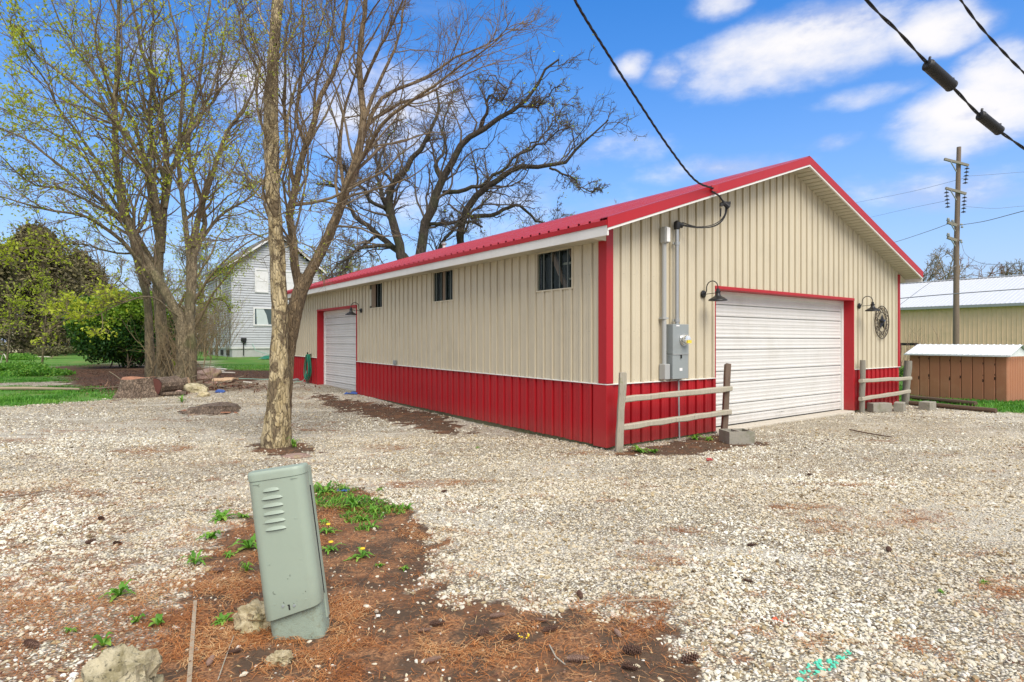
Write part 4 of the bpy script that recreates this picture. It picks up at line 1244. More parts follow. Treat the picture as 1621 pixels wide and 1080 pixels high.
# ------------------------------------------------------------------ rocks, cones, sticks in the foreground
from mathutils import noise as mn
def rock(name, c, size, seed, m, label, cat='rock', group=None, sub=4, amp=.35, rz=0, flat=.0):
    import bmesh
    bm = bmesh.new(); bmesh.ops.create_icosphere(bm, subdivisions=sub, radius=1)
    off = Vector((seed * 3.1, seed * 1.7, seed * .9))
    for v in bm.verts:
        p = v.co.copy()
        k = 1 + amp * (mn.noise(p * .9 + off) + .6 * mn.noise(p * 2.1 + off)) + amp * .42 * mn.noise(p * 5 + off) + amp * .22 * mn.noise(p * 11 + off)
        # faceted planes
        c_ = mn.cell_vector(p * 1.1 + off); k *= 1 + .10 * (c_.x - .5)
        v.co = Vector((p.x * size[0] * k, p.y * size[1] * k, p.z * size[2] * k))
    me = bpy.data.meshes.new(name); bm.to_mesh(me); bm.free(); me.materials.append(M[m])
    me.polygons.foreach_set('use_smooth', np.ones(len(me.polygons), bool)); me.set_sharp_from_angle(angle=math.radians(28))
    o = link_mesh(name, me); o.location = c; o.rotation_euler = (0, 0, rz)
    return tag(o, label, cat, group)
def rockmat(name, c1, c2, pit):
    def fn(N, b, o):
        v = obj_vec(N); n = N.noise(v, 9, 8, .72, .5)
        c = N.mix(N.smooth(n, .35, .62), c1, c2)
        c = N.mix(N.m('MULTIPLY', N.smooth(N.noise(v, 42, 5, .7), .56, .66), .75), c, pit)
        c = N.mix(N.m('MULTIPLY', N.smooth(N.noise(v, 4, 6, .7), .54, .62), .5), c, (.35, .30, .12))
        crk = N.smooth(N.noise(v, 14, 7, .75, 1.2), .60, .66); c = N.mix(N.m('MULTIPLY', crk, .8), c, pit)
        N.put(b.inputs['Base Color'], c); b.inputs['Roughness'].default_value = .95
        bump(N, b, N.m('SUBTRACT', N.m('ADD', n, N.m('MULTIPLY', N.noise(v, 45, 6, .75), .5)), crk), 1.0, .03)
    return mat(name, fn)
M['lime'] = rockmat('pitted_limestone', (.34, .27, .14), (.66, .57, .37), (.09, .075, .05))
M['lime2'] = rockmat('mossy_limestone', (.30, .26, .14), (.62, .55, .37), (.07, .07, .05))
M['redstone'] = rockmat('reddish_flat_stone', (.30, .19, .15), (.42, .30, .24), (.14, .09, .07))
g = G(200, 1110); rock('boulder', g + Vector((0, .0, .035)), (.165, .11, .185), 1.3, 'lime2', 'large pitted limestone boulder cut by the bottom edge at left', amp=.5, rz=.4)
g = G(405, 995); rock('rock', g + Vector((0, .05, .03)), (.105, .085, .082), 2.4, 'lime', 'knobbly limestone rock wedged against the leaning green pedestal', amp=.6)
g = G(442, 1048); rock('rock', g + Vector((0, 0, .015)), (.056, .04, .036), 3.1, 'lime', 'fist-sized yellowish rock in the litter in front of the pedestal', amp=.6)
g = G(470, 722); rock('flat_stone', g, (.20, .15, .025), 4.1, 'redstone', 'flat reddish stone lying on the gravel right of the near tree', 'stone', amp=.2)
def lath():
    p = G(309, 955, .012); q = G(296, 1130, .014)
    return tag(MB().bar(p, q, .020, .012).build('wooden_lath', M['lath'], None), 'thin straight wooden lath lying in the litter left of the pedestal', 'stick')
lath()
def stick(pts, r, label, m='brownwood', name='stick'):
    P3 = [G(x, y, .008 + r) for x, y in pts]
    return tag(MB().tube(P3, [r * (1 - .12 * i) for i in range(len(P3))], 6).build(name, M[m], None, True), label, 'stick')
stick([(870, 1025), (880, 1044), (895, 1056)], .004, 'short pale curved twig at the bottom centre', 'whitewood')
stick([(345, 1080), (356, 1048), (370, 1010)], .0028, 'thin pale stem beside the lath, right of it', 'whitewood')
stick([(990, 955), (1020, 953), (1045, 954)], .006, 'short brown stick where gravel meets litter', 'lath')
stick([(0, 790), (40, 786), (78, 778)], .006, 'dark stick on the gravel at the left edge', 'brownwood')
stick([(565, 930), (590, 905), (600, 878), (628, 870), (660, 900)], .003, 'thin black wire looping out of the soil right of the pedestal', 'timber', 'wire')
stick([(1345, 682), (1375, 688), (1412, 694)], .012, 'dark brown streak of bark on the gravel by the front door', 'timber')

M['cone'] = plain('pine_cone_scale', (.105, .055, .036), .75, 0, .5, 30)
M['conetip'] = plain('pine_cone_pale_scale', (.24, .15, .11), .75, 0, .4, 30)
def make_cone_mesh(open_=1.0):
    mb = MB(); n = 64; L = .095
    mb.tube([(-L / 2, 0, 0), (0, 0, 0), (L / 2, 0, 0)], [.006, .010, .003], 6)
    for i in range(n):
        t = i / n; a = i * 2.39996; x = -L / 2 + L * t
        r = .0165 * math.sin(math.pi * min(1, .12 + t * .88)) ** .6 * open_ + .002
        d = Vector((.55, math.cos(a), math.sin(a))).normalized(); s = Vector((0, -math.sin(a), math.cos(a)))
        c = Vector((x, 0, 0)); tip = c + Vector((.006, math.cos(a) * r, math.sin(a) * r)); w = .0075 * (1 - t * .4)
        b0 = c + Vector((0, math.cos(a), math.sin(a))) * .004
        up = Vector((-.004, 0, 0))
        mb.add([b0 - s * w * .4, b0 + s * w * .4, tip + s * w, tip - s * w, tip + d * .003, tip + up], [(0, 1, 2, 3), (3, 2, 4), (3, 4, 5), (4, 2, 5), (0, 3, 5), (1, 5, 2)])
    return mb.mesh('pine_cone', M['cone'])
cone_meshes = [make_cone_mesh(1.0), make_cone_mesh(.7), make_cone_mesh(1.25)]
cone_meshes[1].materials[0] = M['conetip']
cones = [(692, 990, 1.0, 0, 'pale closed pine cone right of the pedestal foot'), (766, 1004, .9, 2, 'dark pine cone left of the yellow petals'), (684, 1047, 1.0, 1, 'long closed pine cone at the bottom centre'),
         (871, 1000, 1.0, 0, 'dark pine cone lying level near the bare soil patch'), (808, 1012, .9, 2, 'upright-looking dark cone just left of the yellow petals'), (978, 1005, .95, 1, 'brown pine cone right of the bare soil patch'),
         (1000, 1033, 1.15, 2, 'wide open cone near the right end of the litter'), (997, 1058, .9, 2, 'small dark cone below the wide open one'), (914, 1047, 1.2, 1, 'stout reddish cone by the bottom edge'),
         (918, 943, .9, 0, 'dark cone on the gravel edge above the litter'), (787, 978, 1.0, 1, 'grey-brown cone at the upper edge of the litter'), (857, 984, .8, 1, 'small cone behind the level dark cone'),
         (1190, 861, .8, 2, 'round dark cone alone on the open gravel'), (1407, 870, .85, 2, 'rightmost cone on the open gravel'), (1092, 1045, 1.1, 2, 'dark cone half hidden at the gravel edge bottom right of the litter'), (1184, 918, .7, 0, 'small black cone on gravel below the round one'),
         (50, 1022, 1.3, 1, 'big pale cone at the bottom left'), (333, 1050, 1.0, 1, 'pale weathered cone right of the lath'), (370, 1034, .8, 0, 'small cone below the wedged rock'), (160, 822, 1.0, 0, 'cone on the gravel far left'),
         (186, 860, .9, 0, 'cone below the far left one'), (143, 857, .9, 2, 'dark cone at the left among orange needles'), (345, 905, 1.0, 1, 'pale cone left of the pedestal middle'), (1282, 750, .7, 2, 'tiny dark cone near the middle of the gravel'),
         (1094, 744, .8, 1, 'flat dark cone below the hollow block'), (703, 778, .8, 0, 'cone lying at the top of the soil patch'), (672, 1000, .8, 1, 'short cone beside the pale closed one')]
for i, (px, py, s, k, lab) in enumerate(cones):
    o = bpy.data.objects.new('pine_cone', cone_meshes[k]); COL.objects.link(o)
    g = G(px, py); o.location = (g.x, g.y, float(ground_z(g.x, g.y)) + .018 * s); o.scale = (s * .9, s, s)
    o.rotation_euler = (i * 1.3, random.uniform(-.15, .15), random.uniform(-.6, .6) + (1.2 if i % 4 == 1 else 0))
    tag(o, lab, 'pine cone', 'fallen pine cones')

# ------------------------------------------------------------------ dandelions and other weeds
def leaf_strip(mb_, base, yaw, L, W, lift, lobes, curl=.5):
    """jagged leaf: returns verts and quads"""
    n = 7; d = Vector((math.cos(yaw), math.sin(yaw), 0)); s = Vector((-math.sin(yaw), math.cos(yaw), 0)); vs = []; fs = []
    for i in range(n + 1):
        t = i / n; h = lift * L * math.sin(min(1, t * 1.3) * math.pi * .6) - curl * L * t * t * .5
        w = W * (math.sin(math.pi * min(1, .15 + .85 * t)) + .12) * (.45 if (lobes and i % 2) else 1) * (0 if i == n else 1)
        c = base + d * (L * t) + Vector((0, 0, max(h, .002 - base.z * 0)))
        vs += [c - s * w + Vector((0, 0, w * .3)), c, c + s * w + Vector((0, 0, w * .3))]
    for i in range(n):
        a = 3 * i; fs += [(a, a + 3, a + 4, a + 1), (a + 1, a + 4, a + 5, a + 2)]
    mb_.add(vs, fs)
def weed_mesh(nl, L, W, lift, lobes, seed):
    random.seed(seed); mb = MB(); tone = []
    for i in range(nl):
        a = 6.283 * i / nl + random.uniform(-.35, .35); c0 = len(mb.v)
        leaf_strip(mb, Vector((random.uniform(-.01, .01), random.uniform(-.01, .01), 0)), a, L * random.uniform(.5, 1.1), W * random.uniform(.7, 1.2), lift * random.uniform(.4, 1.6), lobes)
        tone += [random.uniform(.1, .9)] * (len(mb.v) - c0)
    V = np.array([tuple(v) for v in mb.v]); me_f = np.array(mb.f)
    return V, me_f, np.array(tone)
weeds = [(350, 822, 1.9, 'low', 'bushy green tuft on the soil left of the pedestal'), (385, 818, 1.1, 'low', 'smaller grassy tuft against the left side of the pedestal'), (335, 850, 1.5, 'low', 'low weed below the bushy tuft'), (393, 868, 1.2, 'dandelion', 'dandelion rosette touching the pedestal at left'),
         (362, 880, .8, 'low', 'tiny weed left of the touching rosette'), (310, 893, .9, 'dandelion', 'dandelion rosette among needles at mid left'), (390, 905, .6, 'grassy', 'short grass tuft by the pedestal lower left'), (188, 945, .9, 'dandelion', 'dandelion rosette on gravel at lower left'),
         (515, 780, 1.3, 'dandelion', 'dandelion clump just behind the pedestal at its right'), (545, 776, 1.1, 'low', 'low weed beside the clump behind the pedestal'), (560, 800, 1.3, 'dandelion', 'large leafy dandelion in the middle of the weed strip'), (590, 808, 1.2, 'low', 'dense low weed in the strip right of the large dandelion'),
         (575, 822, 1.0, 'low', 'low weed under the middle of the weed strip'), (618, 803, 1.1, 'low', 'weed near the right end of the strip'), (645, 805, .7, 'dandelion', 'last small rosette at the right end of the weed strip'), (512, 828, .9, 'low', 'weed touching the pedestal right edge'),
         (518, 843, 1.0, 'flower', 'dandelion with yellow bud next to the pedestal'), (522, 872, 1.0, 'flower', 'dandelion with a bright open yellow flower'), (572, 882, 1.1, 'flower', 'spreading dandelion with one small yellow flower further right'), (590, 835, .7, 'dandelion', 'small rosette on bare soil below the strip'),
         (602, 895, .6, 'low', 'tiny plant on the bare soil at far right of the patch'), (640, 900, .6, 'low', 'single little seedling beyond the black wire'), (352, 985, 1.0, 'low', 'clover-like weed left of the wedged rock'), (215, 985, .7, 'broad', 'two-leaf seedling in the litter at lower left'),
         (250, 990, .8, 'broad', 'broad-leaf seedling left of the lath'), (165, 1020, .9, 'broad', 'broad-leaf weed above the big boulder'), (175, 1050, 1.1, 'broad', 'leafy weed partly behind the big boulder'), (112, 1000, .6, 'low', 'small weed left of the boulder'),
         (602, 775, .8, 'low', 'weed standing alone in the gravel right of the strip'), (756, 709, .6, 'low', 'small weed in the middle of the gravel drive'), (1012, 715, 2.2, 'low', 'green weed at the foot of the left fence post'), (1035, 716, 1.5, 'low', 'small weed right of the fence post one'),
         (1100, 695, 2.0, 'low', 'bright weed clump against the red wall by the block'), (1122, 697, 1.5, 'low', 'small weed between the bright clump and the block'), (288, 637, 1.3, 'grassy', 'grass tuft on the gravel before the log pile'), (465, 708, 1.2, 'grassy', 'grass tuft at the foot of the near tree'),
         (1557, 925, .5, 'low', 'tiny weed in the gravel at far right'), (1490, 938, .4, 'low', 'tiniest sprout in the gravel right of centre')]
wm = {'grassy': weed_mesh(26, .10, .006, 1.0, False, 3), 'low': weed_mesh(18, .075, .012, .5, True, 4), 'dandelion': weed_mesh(13, .13, .016, .45, True, 5),
      'flower': weed_mesh(11, .12, .014, .4, True, 6), 'broad': weed_mesh(5, .085, .018, .8, False, 8)}
for i, (px, py, s, kind, lab) in enumerate(weeds):
    V, Ff, tn = wm[kind]; a = i * 1.7; R = np.array([[math.cos(a), -math.sin(a), 0], [math.sin(a), math.cos(a), 0], [0, 0, 1]])
    g = G(px, py); gz = float(ground_z(g.x, g.y))
    nm = 'dandelion' if kind in ('dandelion', 'flower') else 'weed'
    root = empty(nm, (g.x, g.y, gz + .004), 0, lab, 'weed', 'weeds in the soil and gravel')
    fastmesh('leaves', (V * s) @ R.T, Ff, M['weed'], root, attrs={'tone': tn})
    if kind == 'flower':
        MB().tube([(0, 0, 0), (.01, .0, .04), (.012, -.01, .065)], .0025, 5).build('stem', M['weed'], root)
        MB().lathe([(0, .002), (.008, 0), (.019, .007), (.016, .013), (0, .016)], 14, (.012, -.01, .065)).build('flower', M['petal'], root)
# yellow petals in the litter
g = G(828, 1012); mb = MB()
for k in range(7):
    c = g + Vector((random.uniform(-.03, .03), random.uniform(-.03, .03), .016)); mb.tube([c, c + Vector((random.uniform(-.014, .014), random.uniform(-.01, .01), .004))], .004, 5)
tag(mb.build('yellow_scrap', M['petal'], None), 'yellow catkin scraps on the needles at the bottom centre', 'litter')
M['bluecloth'] = plain('blue_glove_fabric', (.05, .11, .34), .8, 0, .4, 30)
def rag(px, py, sz, m, label, name, cat, seed):
    random.seed(seed); g = G(px, py); n = 9; V = []; 
    for i in range(n):
        for j in range(n):
            x = (i / (n - 1) - .5); y = (j / (n - 1) - .5)
            V.append((x * sz * 1.6, y * sz, .012 + .35 * sz * max(0, mn.noise(Vector((x * 4 + seed, y * 4, 0))) + .35) * (1 - 2.2 * (x * x + y * y))))
    Ff = [[i * n + j, (i + 1) * n + j, (i + 1) * n + j + 1, i * n + j + 1] for i in range(n - 1) for j in range(n - 1)]
    o = fastmesh(name, V, Ff, M[m], None, True); o.location = (g.x, g.y, float(ground_z(g.x, g.y)))
    return tag(o, label, cat)
rag(543, 777, .09, 'bluecloth', 'crumpled faded blue scrap among the weeds', 'crumpled_scrap', 'litter', 2)
rag(556, 624, .22, 'bluecloth', 'crumpled blue scrap at the near corner of the side door', 'crumpled_scrap', 'litter', 5)
g = G(1122, 730); M['redplastic'] = plain('dark_red_plastic', (.35, .02, .02), .4)
tag(MB().tube([g + Vector((-.03, 0, .02)), g + Vector((.02, 0, .025)), g + Vector((.05, -.01, .015))], [.02, .022, .008], 8).build('red_scrap', M['redplastic'], None, True), 'small dark red plastic bit on the gravel below the fence', 'litter')

# ------------------------------------------------------------------ garden hose on the wall
M['hose'] = plain('green_garden_hose', (.015, .17, .10), .35, 0, .35, 20)
M['hose2'] = plain('pale_green_hose', (.22, .42, .33), .4, 0, .3, 8)
hz = empty('garden_hose', gl(-.02, 13.50, 1.12), ANG, 'dark green garden hose coiled on a hook left of the side door', 'hose')
mb = MB(); mb.span((-.10, -.04, .02), (0, .04, .05)); mb.span((-.12, -.04, .02), (-.10, .04, .11)); mb.build('hook', M['black'], hz)
random.seed(11)
for k in range(11):
    y0 = random.uniform(-.12, .12) ; bot = random.uniform(-.92, -.62); x = -.05 - .012 * k * .7; w = random.uniform(.20, .36)
    pts = []
    for i in range(25):
        t = 2 * math.pi * i / 24
        zz = .04 + (bot - .04) * (1 - math.cos(t)) / 2
        pts.append((x - .03 * math.sin(t * .5), y0 * .3 + w * math.sin(t) * (.45 + .55 * (1 - math.cos(t)) / 2), zz))
    MB().tube(pts, .012, 7).build('hose_loop', M['hose'], hz, True)
MB().tube(bez(Vector((-.10, .1, -.5)), Vector((-.18, .15, -1.1)), Vector((-.30, .45, -.70)), Vector((-.45, .5, -.98)), 14), .012, 7).build('hose_end', M['hose2'], hz, True)
hp = tag(MB().tube(catenary([G(355, 603, .03), G(385, 601, .03), G(420, 602, .03), G(450, 600, .03), G(462, 606, .03)], 8), .014, 7).build('loose_hose', M['hose2'], None, True), 'pale hose stretched over the bare soil behind the near tree', 'hose')
mb = MB()
for r in (.34, .30, .37, .26):
    c = gl(-.35, 14.9, .25); mb.tube([c + Vector((r * math.cos(t), .7 * r * math.sin(t), .02 * math.sin(5 * t + r * 9) + (r - .3) * .3)) for t in np.linspace(0, 6.1, 26)], .012, 6)
tag(mb.build('coiled_hose', M['greybox'], None, True), 'flat grey coil of hose on the ground at the garage rear corner', 'hose')
bx = bevel(MB().span((0, 0, 0), (.10, .05, .10)).build('outlet_box', M['greybox'], None), .006); bx.location = gl(-.07, 7.15, 1.03); bx.rotation_euler = (0, 0, ANG - math.pi / 2)
tag(bx, 'little grey outlet box on the long wall just above the red band', 'outlet box')
# dense low weeds in the strip behind the pedestal
def weed_mat():
    strip = pxpoly([(492, 768), (545, 770), (590, 792), (655, 800), (650, 812), (600, 815), (575, 835), (540, 812), (492, 792)])
    pts = sample_ground(4.5, 7.2, lambda y: 2600, .5, 0); x, y = pts.T
    k = (sdf(strip, x, y) + (fbm(x, y, 5) - .5) * .35 > 0) & (rng.random(len(x)) < .75)
    x, y = x[k], y[k]; n = len(x)
    blades('ground_weeds', x, y, ground_z(x, y), rng.uniform(.03, .09, n), rng.uniform(.006, .016, n), rng.uniform(.1, 1.1, n), M['weed'],
           'mat of low green weeds on the soil behind the pedestal', np.clip(rng.normal(.4, .28, n), 0, 1), .6)
weed_mat()

# ================================================================== trees
def nrm(v): return v / np.maximum(np.linalg.norm(v, axis=-1, keepdims=True), 1e-9)
def tubes(Pn, Rn, k):
    """Pn (B,N,3), Rn (B,N) -> verts, quads"""
    B, N_, _ = Pn.shape
    T = np.empty_like(Pn); T[:, 1:-1] = Pn[:, 2:] - Pn[:, :-2]; T[:, 0] = Pn[:, 1] - Pn[:, 0]; T[:, -1] = Pn[:, -1] - Pn[:, -2]
    T = nrm(T); mean = nrm(T.mean(1)); ref = np.where(np.abs(mean[:, 2:3]) > .8, np.array([[1., 0, 0]]), np.array([[0, 0, 1.]]))
    A = nrm(np.cross(T, ref[:, None, :])); Bn = np.cross(T, A)
    th = np.arange(k) * 2 * np.pi / k
    V = Pn[:, :, None, :] + Rn[:, :, None, None] * (A[:, :, None, :] * np.cos(th)[None, None, :, None] + Bn[:, :, None, :] * np.sin(th)[None, None, :, None])
    idx = np.arange(B * N_ * k).reshape(B, N_, k)
    a = idx[:, :-1, :]; b = np.roll(idx, -1, 2)[:, :-1, :]; c = np.roll(idx, -1, 2)[:, 1:, :]; d = idx[:, 1:, :]
    return V.reshape(-1, 3), np.stack([a, b, c, d], -1).reshape(-1, 4)
def tube_object(name, groups, material, parent, smooth=True):
    Vs = []; Fs = []; o = 0
    for (Pn, Rn, k) in groups:
        if len(Pn) == 0: continue
        v, f = tubes(Pn, Rn, k); Vs.append(v); Fs.append(f + o); o += len(v)
    ob = fastmesh(name, np.concatenate(Vs), np.concatenate(Fs), material, None, smooth)
    if parent is not None:
        ob.parent = parent; ob.matrix_parent_inverse = Matrix.Translation(-parent.location)
    return ob
def resample(pts, n, jit=0.0):
    pts = catenary([Vector(p) for p in pts], 8) if len(pts) > 2 else [Vector(p) for p in pts]
    A_ = np.array([tuple(p) for p in pts]); seg = np.linalg.norm(np.diff(A_, axis=0), axis=1); s = np.concatenate([[0], np.cumsum(seg)])
    t = np.linspace(0, s[-1], n); out = np.stack([np.interp(t, s, A_[:, i]) for i in range(3)], 1)
    if jit:
        w = rng.normal(0, jit, (n, 3)); w[0] = 0; out += w * np.linspace(0, 1, n)[:, None] ** .5
    return out
def spawn(Pn, Rn, n_per, lr, ar, tmin, N_, trop, jit, rs, tmax=1.0, taper=.25, side_bias=None, rmin=.0):
    B, M_, _ = Pn.shape
    seg = np.linalg.norm(np.diff(Pn, axis=1), axis=2).sum(1)
    B2 = B * n_per; pi = np.repeat(np.arange(B), n_per)
    t = rng.uniform(tmin, tmax, B2); fi = t * (M_ - 1); i0 = np.clip(fi.astype(int), 0, M_ - 2); fr = fi - i0
    s = Pn[pi, i0] * (1 - fr)[:, None] + Pn[pi, i0 + 1] * fr[:, None]
    r0 = (Rn[pi, i0] * (1 - fr) + Rn[pi, i0 + 1] * fr) * rs * rng.uniform(.6, 1, B2)
    r0 = np.maximum(r0, rmin)
    d = nrm(Pn[pi, i0 + 1] - Pn[pi, i0]); rnd = nrm(rng.normal(size=(B2, 3))); perp = nrm(rnd - d * (rnd * d).sum(1, keepdims=True))
    ang = rng.uniform(ar[0], ar[1], B2)[:, None]
    d = nrm(d * np.cos(ang) + perp * np.sin(ang))
    L = seg[pi] * rng.uniform(lr[0], lr[1], B2) * (1.15 - .6 * t)
    out = np.empty((B2, N_, 3)); out[:, 0] = s; st = (L / (N_ - 1))[:, None]
    for i in range(1, N_):
        d = nrm(d + rng.normal(0, jit, (B2, 3)) + np.array([[0, 0, trop]]))
        out[:, i] = out[:, i - 1] + d * st
    R = r0[:, None] * np.linspace(1, taper, N_)[None, :]
    return out, R
def leaves(name, pts, size, per, material, parent, label=None, tone=(.5, .25), spread=.06):
    n = len(pts) * per; c = np.repeat(pts, per, 0) + rng.normal(0, spread, (n, 3))
    a = nrm(rng.normal(size=(n, 3))); b = nrm(np.cross(a, nrm(rng.normal(size=(n, 3)))))
    sz = size * rng.uniform(.6, 1.35, n)[:, None]
    V = np.stack([c - a * sz * .6, c + b * sz * .32, c + a * sz * .6, c - b * sz * .32], 1).reshape(-1, 3)
    Ff = np.arange(n * 4).reshape(n, 4)
    tn = np.clip(rng.normal(tone[0], tone[1], n), 0, 1)
    o = fastmesh(name, V, Ff, material, None, attrs={'tone': np.repeat(tn, 4)})
    if parent is not None: o.parent = parent; o.matrix_parent_inverse = Matrix.Translation(-parent.location)
    return tag(o, None, None, None, 'stuff')
def limb_from_px(pts, d0, d1, r0, r1, n=14, jit=.0):
    m = len(pts); P3 = [P(x, y, d0 + (d1 - d0) * i / (m - 1)) for i, (x, y) in enumerate(pts)]
    A_ = resample(P3, n, jit); R = np.linspace(r0, r1, n) ** 1.0
    return A_[None], R[None]
def trunk_object(name, parts, material, parent, bumps=.0, k=18):
    """parts: (pts3d, radii) smooth big tubes with knobbly surface"""
    Vs = []; Fs = []; o = 0
    for (pts, radii) in parts:
        n = max(16, len(pts) * 9)
        A_ = resample(pts, n); tt = np.linspace(0, 1, n); R = np.interp(tt, np.linspace(0, 1, len(radii)), radii)
        v, f = tubes(A_[None], R[None], k)
        v = v.reshape(n, k, 3); c = A_[:, None, :]; dirv = v - c
        th = np.arange(k) / k * 6.283
        nz = fbm(np.cos(th)[None, :] * 1.3 + 5 + np.zeros((n, 1)), tt[:, None] * n * .11 + np.sin(th)[None, :] * 1.3, 1.0, 3) - .5
        nz2 = fbm(np.cos(th)[None, :] * 4 + 15 + np.zeros((n, 1)), tt[:, None] * n * .45 + np.sin(th)[None, :] * 4, 1.0, 2) - .5
        v = c + dirv * (1 + bumps * (1.1 * nz + .7 * nz2))[:, :, None]
        Vs.append(v.reshape(-1, 3)); Fs.append(f + o); o += n * k
    ob = fastmesh(name, np.concatenate(Vs), np.concatenate(Fs), material, None, True)
    ob.parent = parent; ob.matrix_parent_inverse = Matrix.Translation(-parent.location)
    return ob
def limbs_to_parts(root, limbs, material, k=9):
    """every main limb is a part of its own"""
    for (Pn, Rn) in limbs: tube_object('limb', [(Pn, Rn, k)], material, root)
def stack(limbs, n=14):
    return np.concatenate([l[0] for l in limbs]), np.concatenate([l[1] for l in limbs])

# ---- near tree: two trunks from one foot
gT = G(441, 706)
nt = empty('maple_tree', gT, 0, 'bare double-trunk tree with pale flaking bark standing in the gravel drive', 'tree')
def Q(px, py, d): return P(px, py, d)
d0 = gT.y
trunk_object('trunk', [([Q(440, 720, d0), Q(440, 690, d0), Q(440, 600, d0), Q(442, 500, d0), Q(440, 420, d0 + .02), Q(434, 330, d0 + .05), Q(428, 230, d0 + .1), Q(431, 120, d0 + .15), Q(438, 20, d0 + .2), Q(443, -80, d0 + .2), Q(440, -260, d0)],
                        [.20, .155, .113, .103, .102, .104, .09, .082, .076, .072, .04])], M['barkpale'], nt, .55, 22)
trunk_object('trunk', [([Q(447, 715, d0 + .20), Q(450, 640, d0 + .26), Q(455, 570, d0 + .3), Q(464, 510, d0 + .3), Q(474, 462, d0 + .32), Q(486, 437, d0 + .35)],
                        [.14, .105, .10, .10, .12, .10])], M['barkbrown'], nt, .35, 20)
def nl(pts, ra, rb, dd0=.33, dd1=.33, n=14): return limb_from_px(pts, d0 + dd0, d0 + dd1, ra * .82, rb * .85, n, .012)
main = [nl([(482, 447), (508, 400), (529, 355), (546, 305), (562, 262), (571, 222), (576, 191), (571, 140), (569, 89), (575, 30), (582, -60)], .105, .03, .35, .5),
        nl([(474, 458), (467, 420), (465, 378), (458, 340), (467, 300), (475, 262), (484, 230), (497, 200), (505, 160), (530, 110), (545, 50), (552, -40)], .085, .02, .33, .0),
        nl([(570, 228), (590, 180), (612, 150), (645, 135), (684, 118), (720, 92), (769, 72), (800, 52), (828, 36)], .045, .006, .45, 1.4),
        nl([(560, 268), (585, 232), (610, 190), (650, 160), (700, 128), (745, 92), (790, 62), (815, 20)], .045, .006, .42, -.6),
        nl([(573, 215), (590, 190), (640, 160), (668, 152), (712, 130), (755, 110), (792, 96)], .04, .006, .4, 2.0),
        nl([(576, 190), (600, 130), (628, 70), (640, 10), (650, -50)], .04, .01, .4, .9),
        nl([(571, 140), (595, 90), (625, 30), (655, -40)], .035, .01, .4, -.2),
        nl([(484, 232), (470, 180), (478, 120), (480, 60), (478, -30)], .035, .012, .3, -.3),
        nl([(467, 300), (455, 240), (450, 160), (452, 80), (462, 0), (470, -60)], .04, .012, .2, .8),
        nl([(497, 200), (500, 130), (520, 70), (530, 0), (528, -50)], .03, .01, .3, .8),
        nl([(545, 305), (538, 240), (545, 180), (560, 120), (600, 40), (640, -40)], .035, .010, .4, 1.2)]
limbs_to_parts(nt, main, M['barkbrown'], 10)
up = [nl([(436, 290), (452, 250), (455, 190), (470, 130), (492, 90), (510, 30), (525, -40)], .032, .008, .05, .6),
      nl([(430, 240), (415, 200), (405, 150), (412, 100), (395, 50), (375, 0)], .03, .008, .05, -.6), nl([(436, 100), (460, 60), (480, 20), (505, -40)], .028, .008, .15, .9),
      nl([(434, 160), (408, 110), (385, 60), (380, 0)], .024, .006, .1, -1.2), nl([(437, 70), (418, 40), (405, 0), (400, -50)], .022, .006, .1, .8),
      nl([(438, 385), (400, 372), (360, 378), (325, 385), (290, 370)], .014, .003, .0, -.8), nl([(438, 400), (470, 385), (500, 392), (530, 380), (560, 386)], .012, .003, .0, -.9),
      nl([(430, 330), (400, 300), (370, 285), (350, 255)], .015, .003, .0, -1.1), nl([(436, 345), (465, 330), (500, 335), (530, 325)], .012, .003, .05, -1.0),
      nl([(430, 300), (400, 280), (380, 250), (345, 200)], .016, .003, .0, 1.1)]
limbs_to_parts(nt, up, M['barkpale'], 7)
Pm, Rm = stack(main + up)
b1 = spawn(Pm, Rm, 15, (.22, .52), (.35, 1.0), .12, 9, .05, .15, .55, rmin=.0072)
b2 = spawn(*b1, 5, (.3, .7), (.35, 1.0), .15, 7, .04, .16, .65, rmin=.0047)
b3 = spawn(*b2, 4, (.3, .75), (.4, 1.05), .2, 5, .03, .18, .75, rmin=.003)
low = b1[0][:, -1, 2] > 0
tube_object('branches', [(b1[0], b1[1], 5), (b2[0], b2[1], 4)], M['twig'], nt)['kind'] = 'stuff'
tube_object('twigs', [(b3[0], b3[1], 3)], M['twig'], nt, False)['kind'] = 'stuff'
pp = b3[0][:, -1]; pp = pp[(pp[:, 0] < -2.6) & (rng.random(len(pp)) < .35)]
leaves('new_leaves', pp, .030, 2, M['springleaf'], nt, spread=.03)
# sprouts around the pale trunk
sp = np.array([tuple(Q(434 + random.uniform(-4, 8), random.uniform(180, 400), d0 - .1)) for _ in range(34)])
S = np.stack([sp, sp + rng.normal(0, .2, sp.shape) + np.array([0, 0, .15])], 1)
c0 = spawn(S, np.full((34, 2), .006), 2, (1.2, 3.2), (.5, 1.4), 0, 7, .03, .2, 1)
c1_ = spawn(*c0, 3, (.3, .8), (.3, 1.0), .2, 5, .03, .2, .6, rmin=.0016)
tube_object('sprouts', [(c0[0], c0[1], 4), (c1_[0], c1_[1], 3)], M['twigbrush'], nt, False)['kind'] = 'stuff'

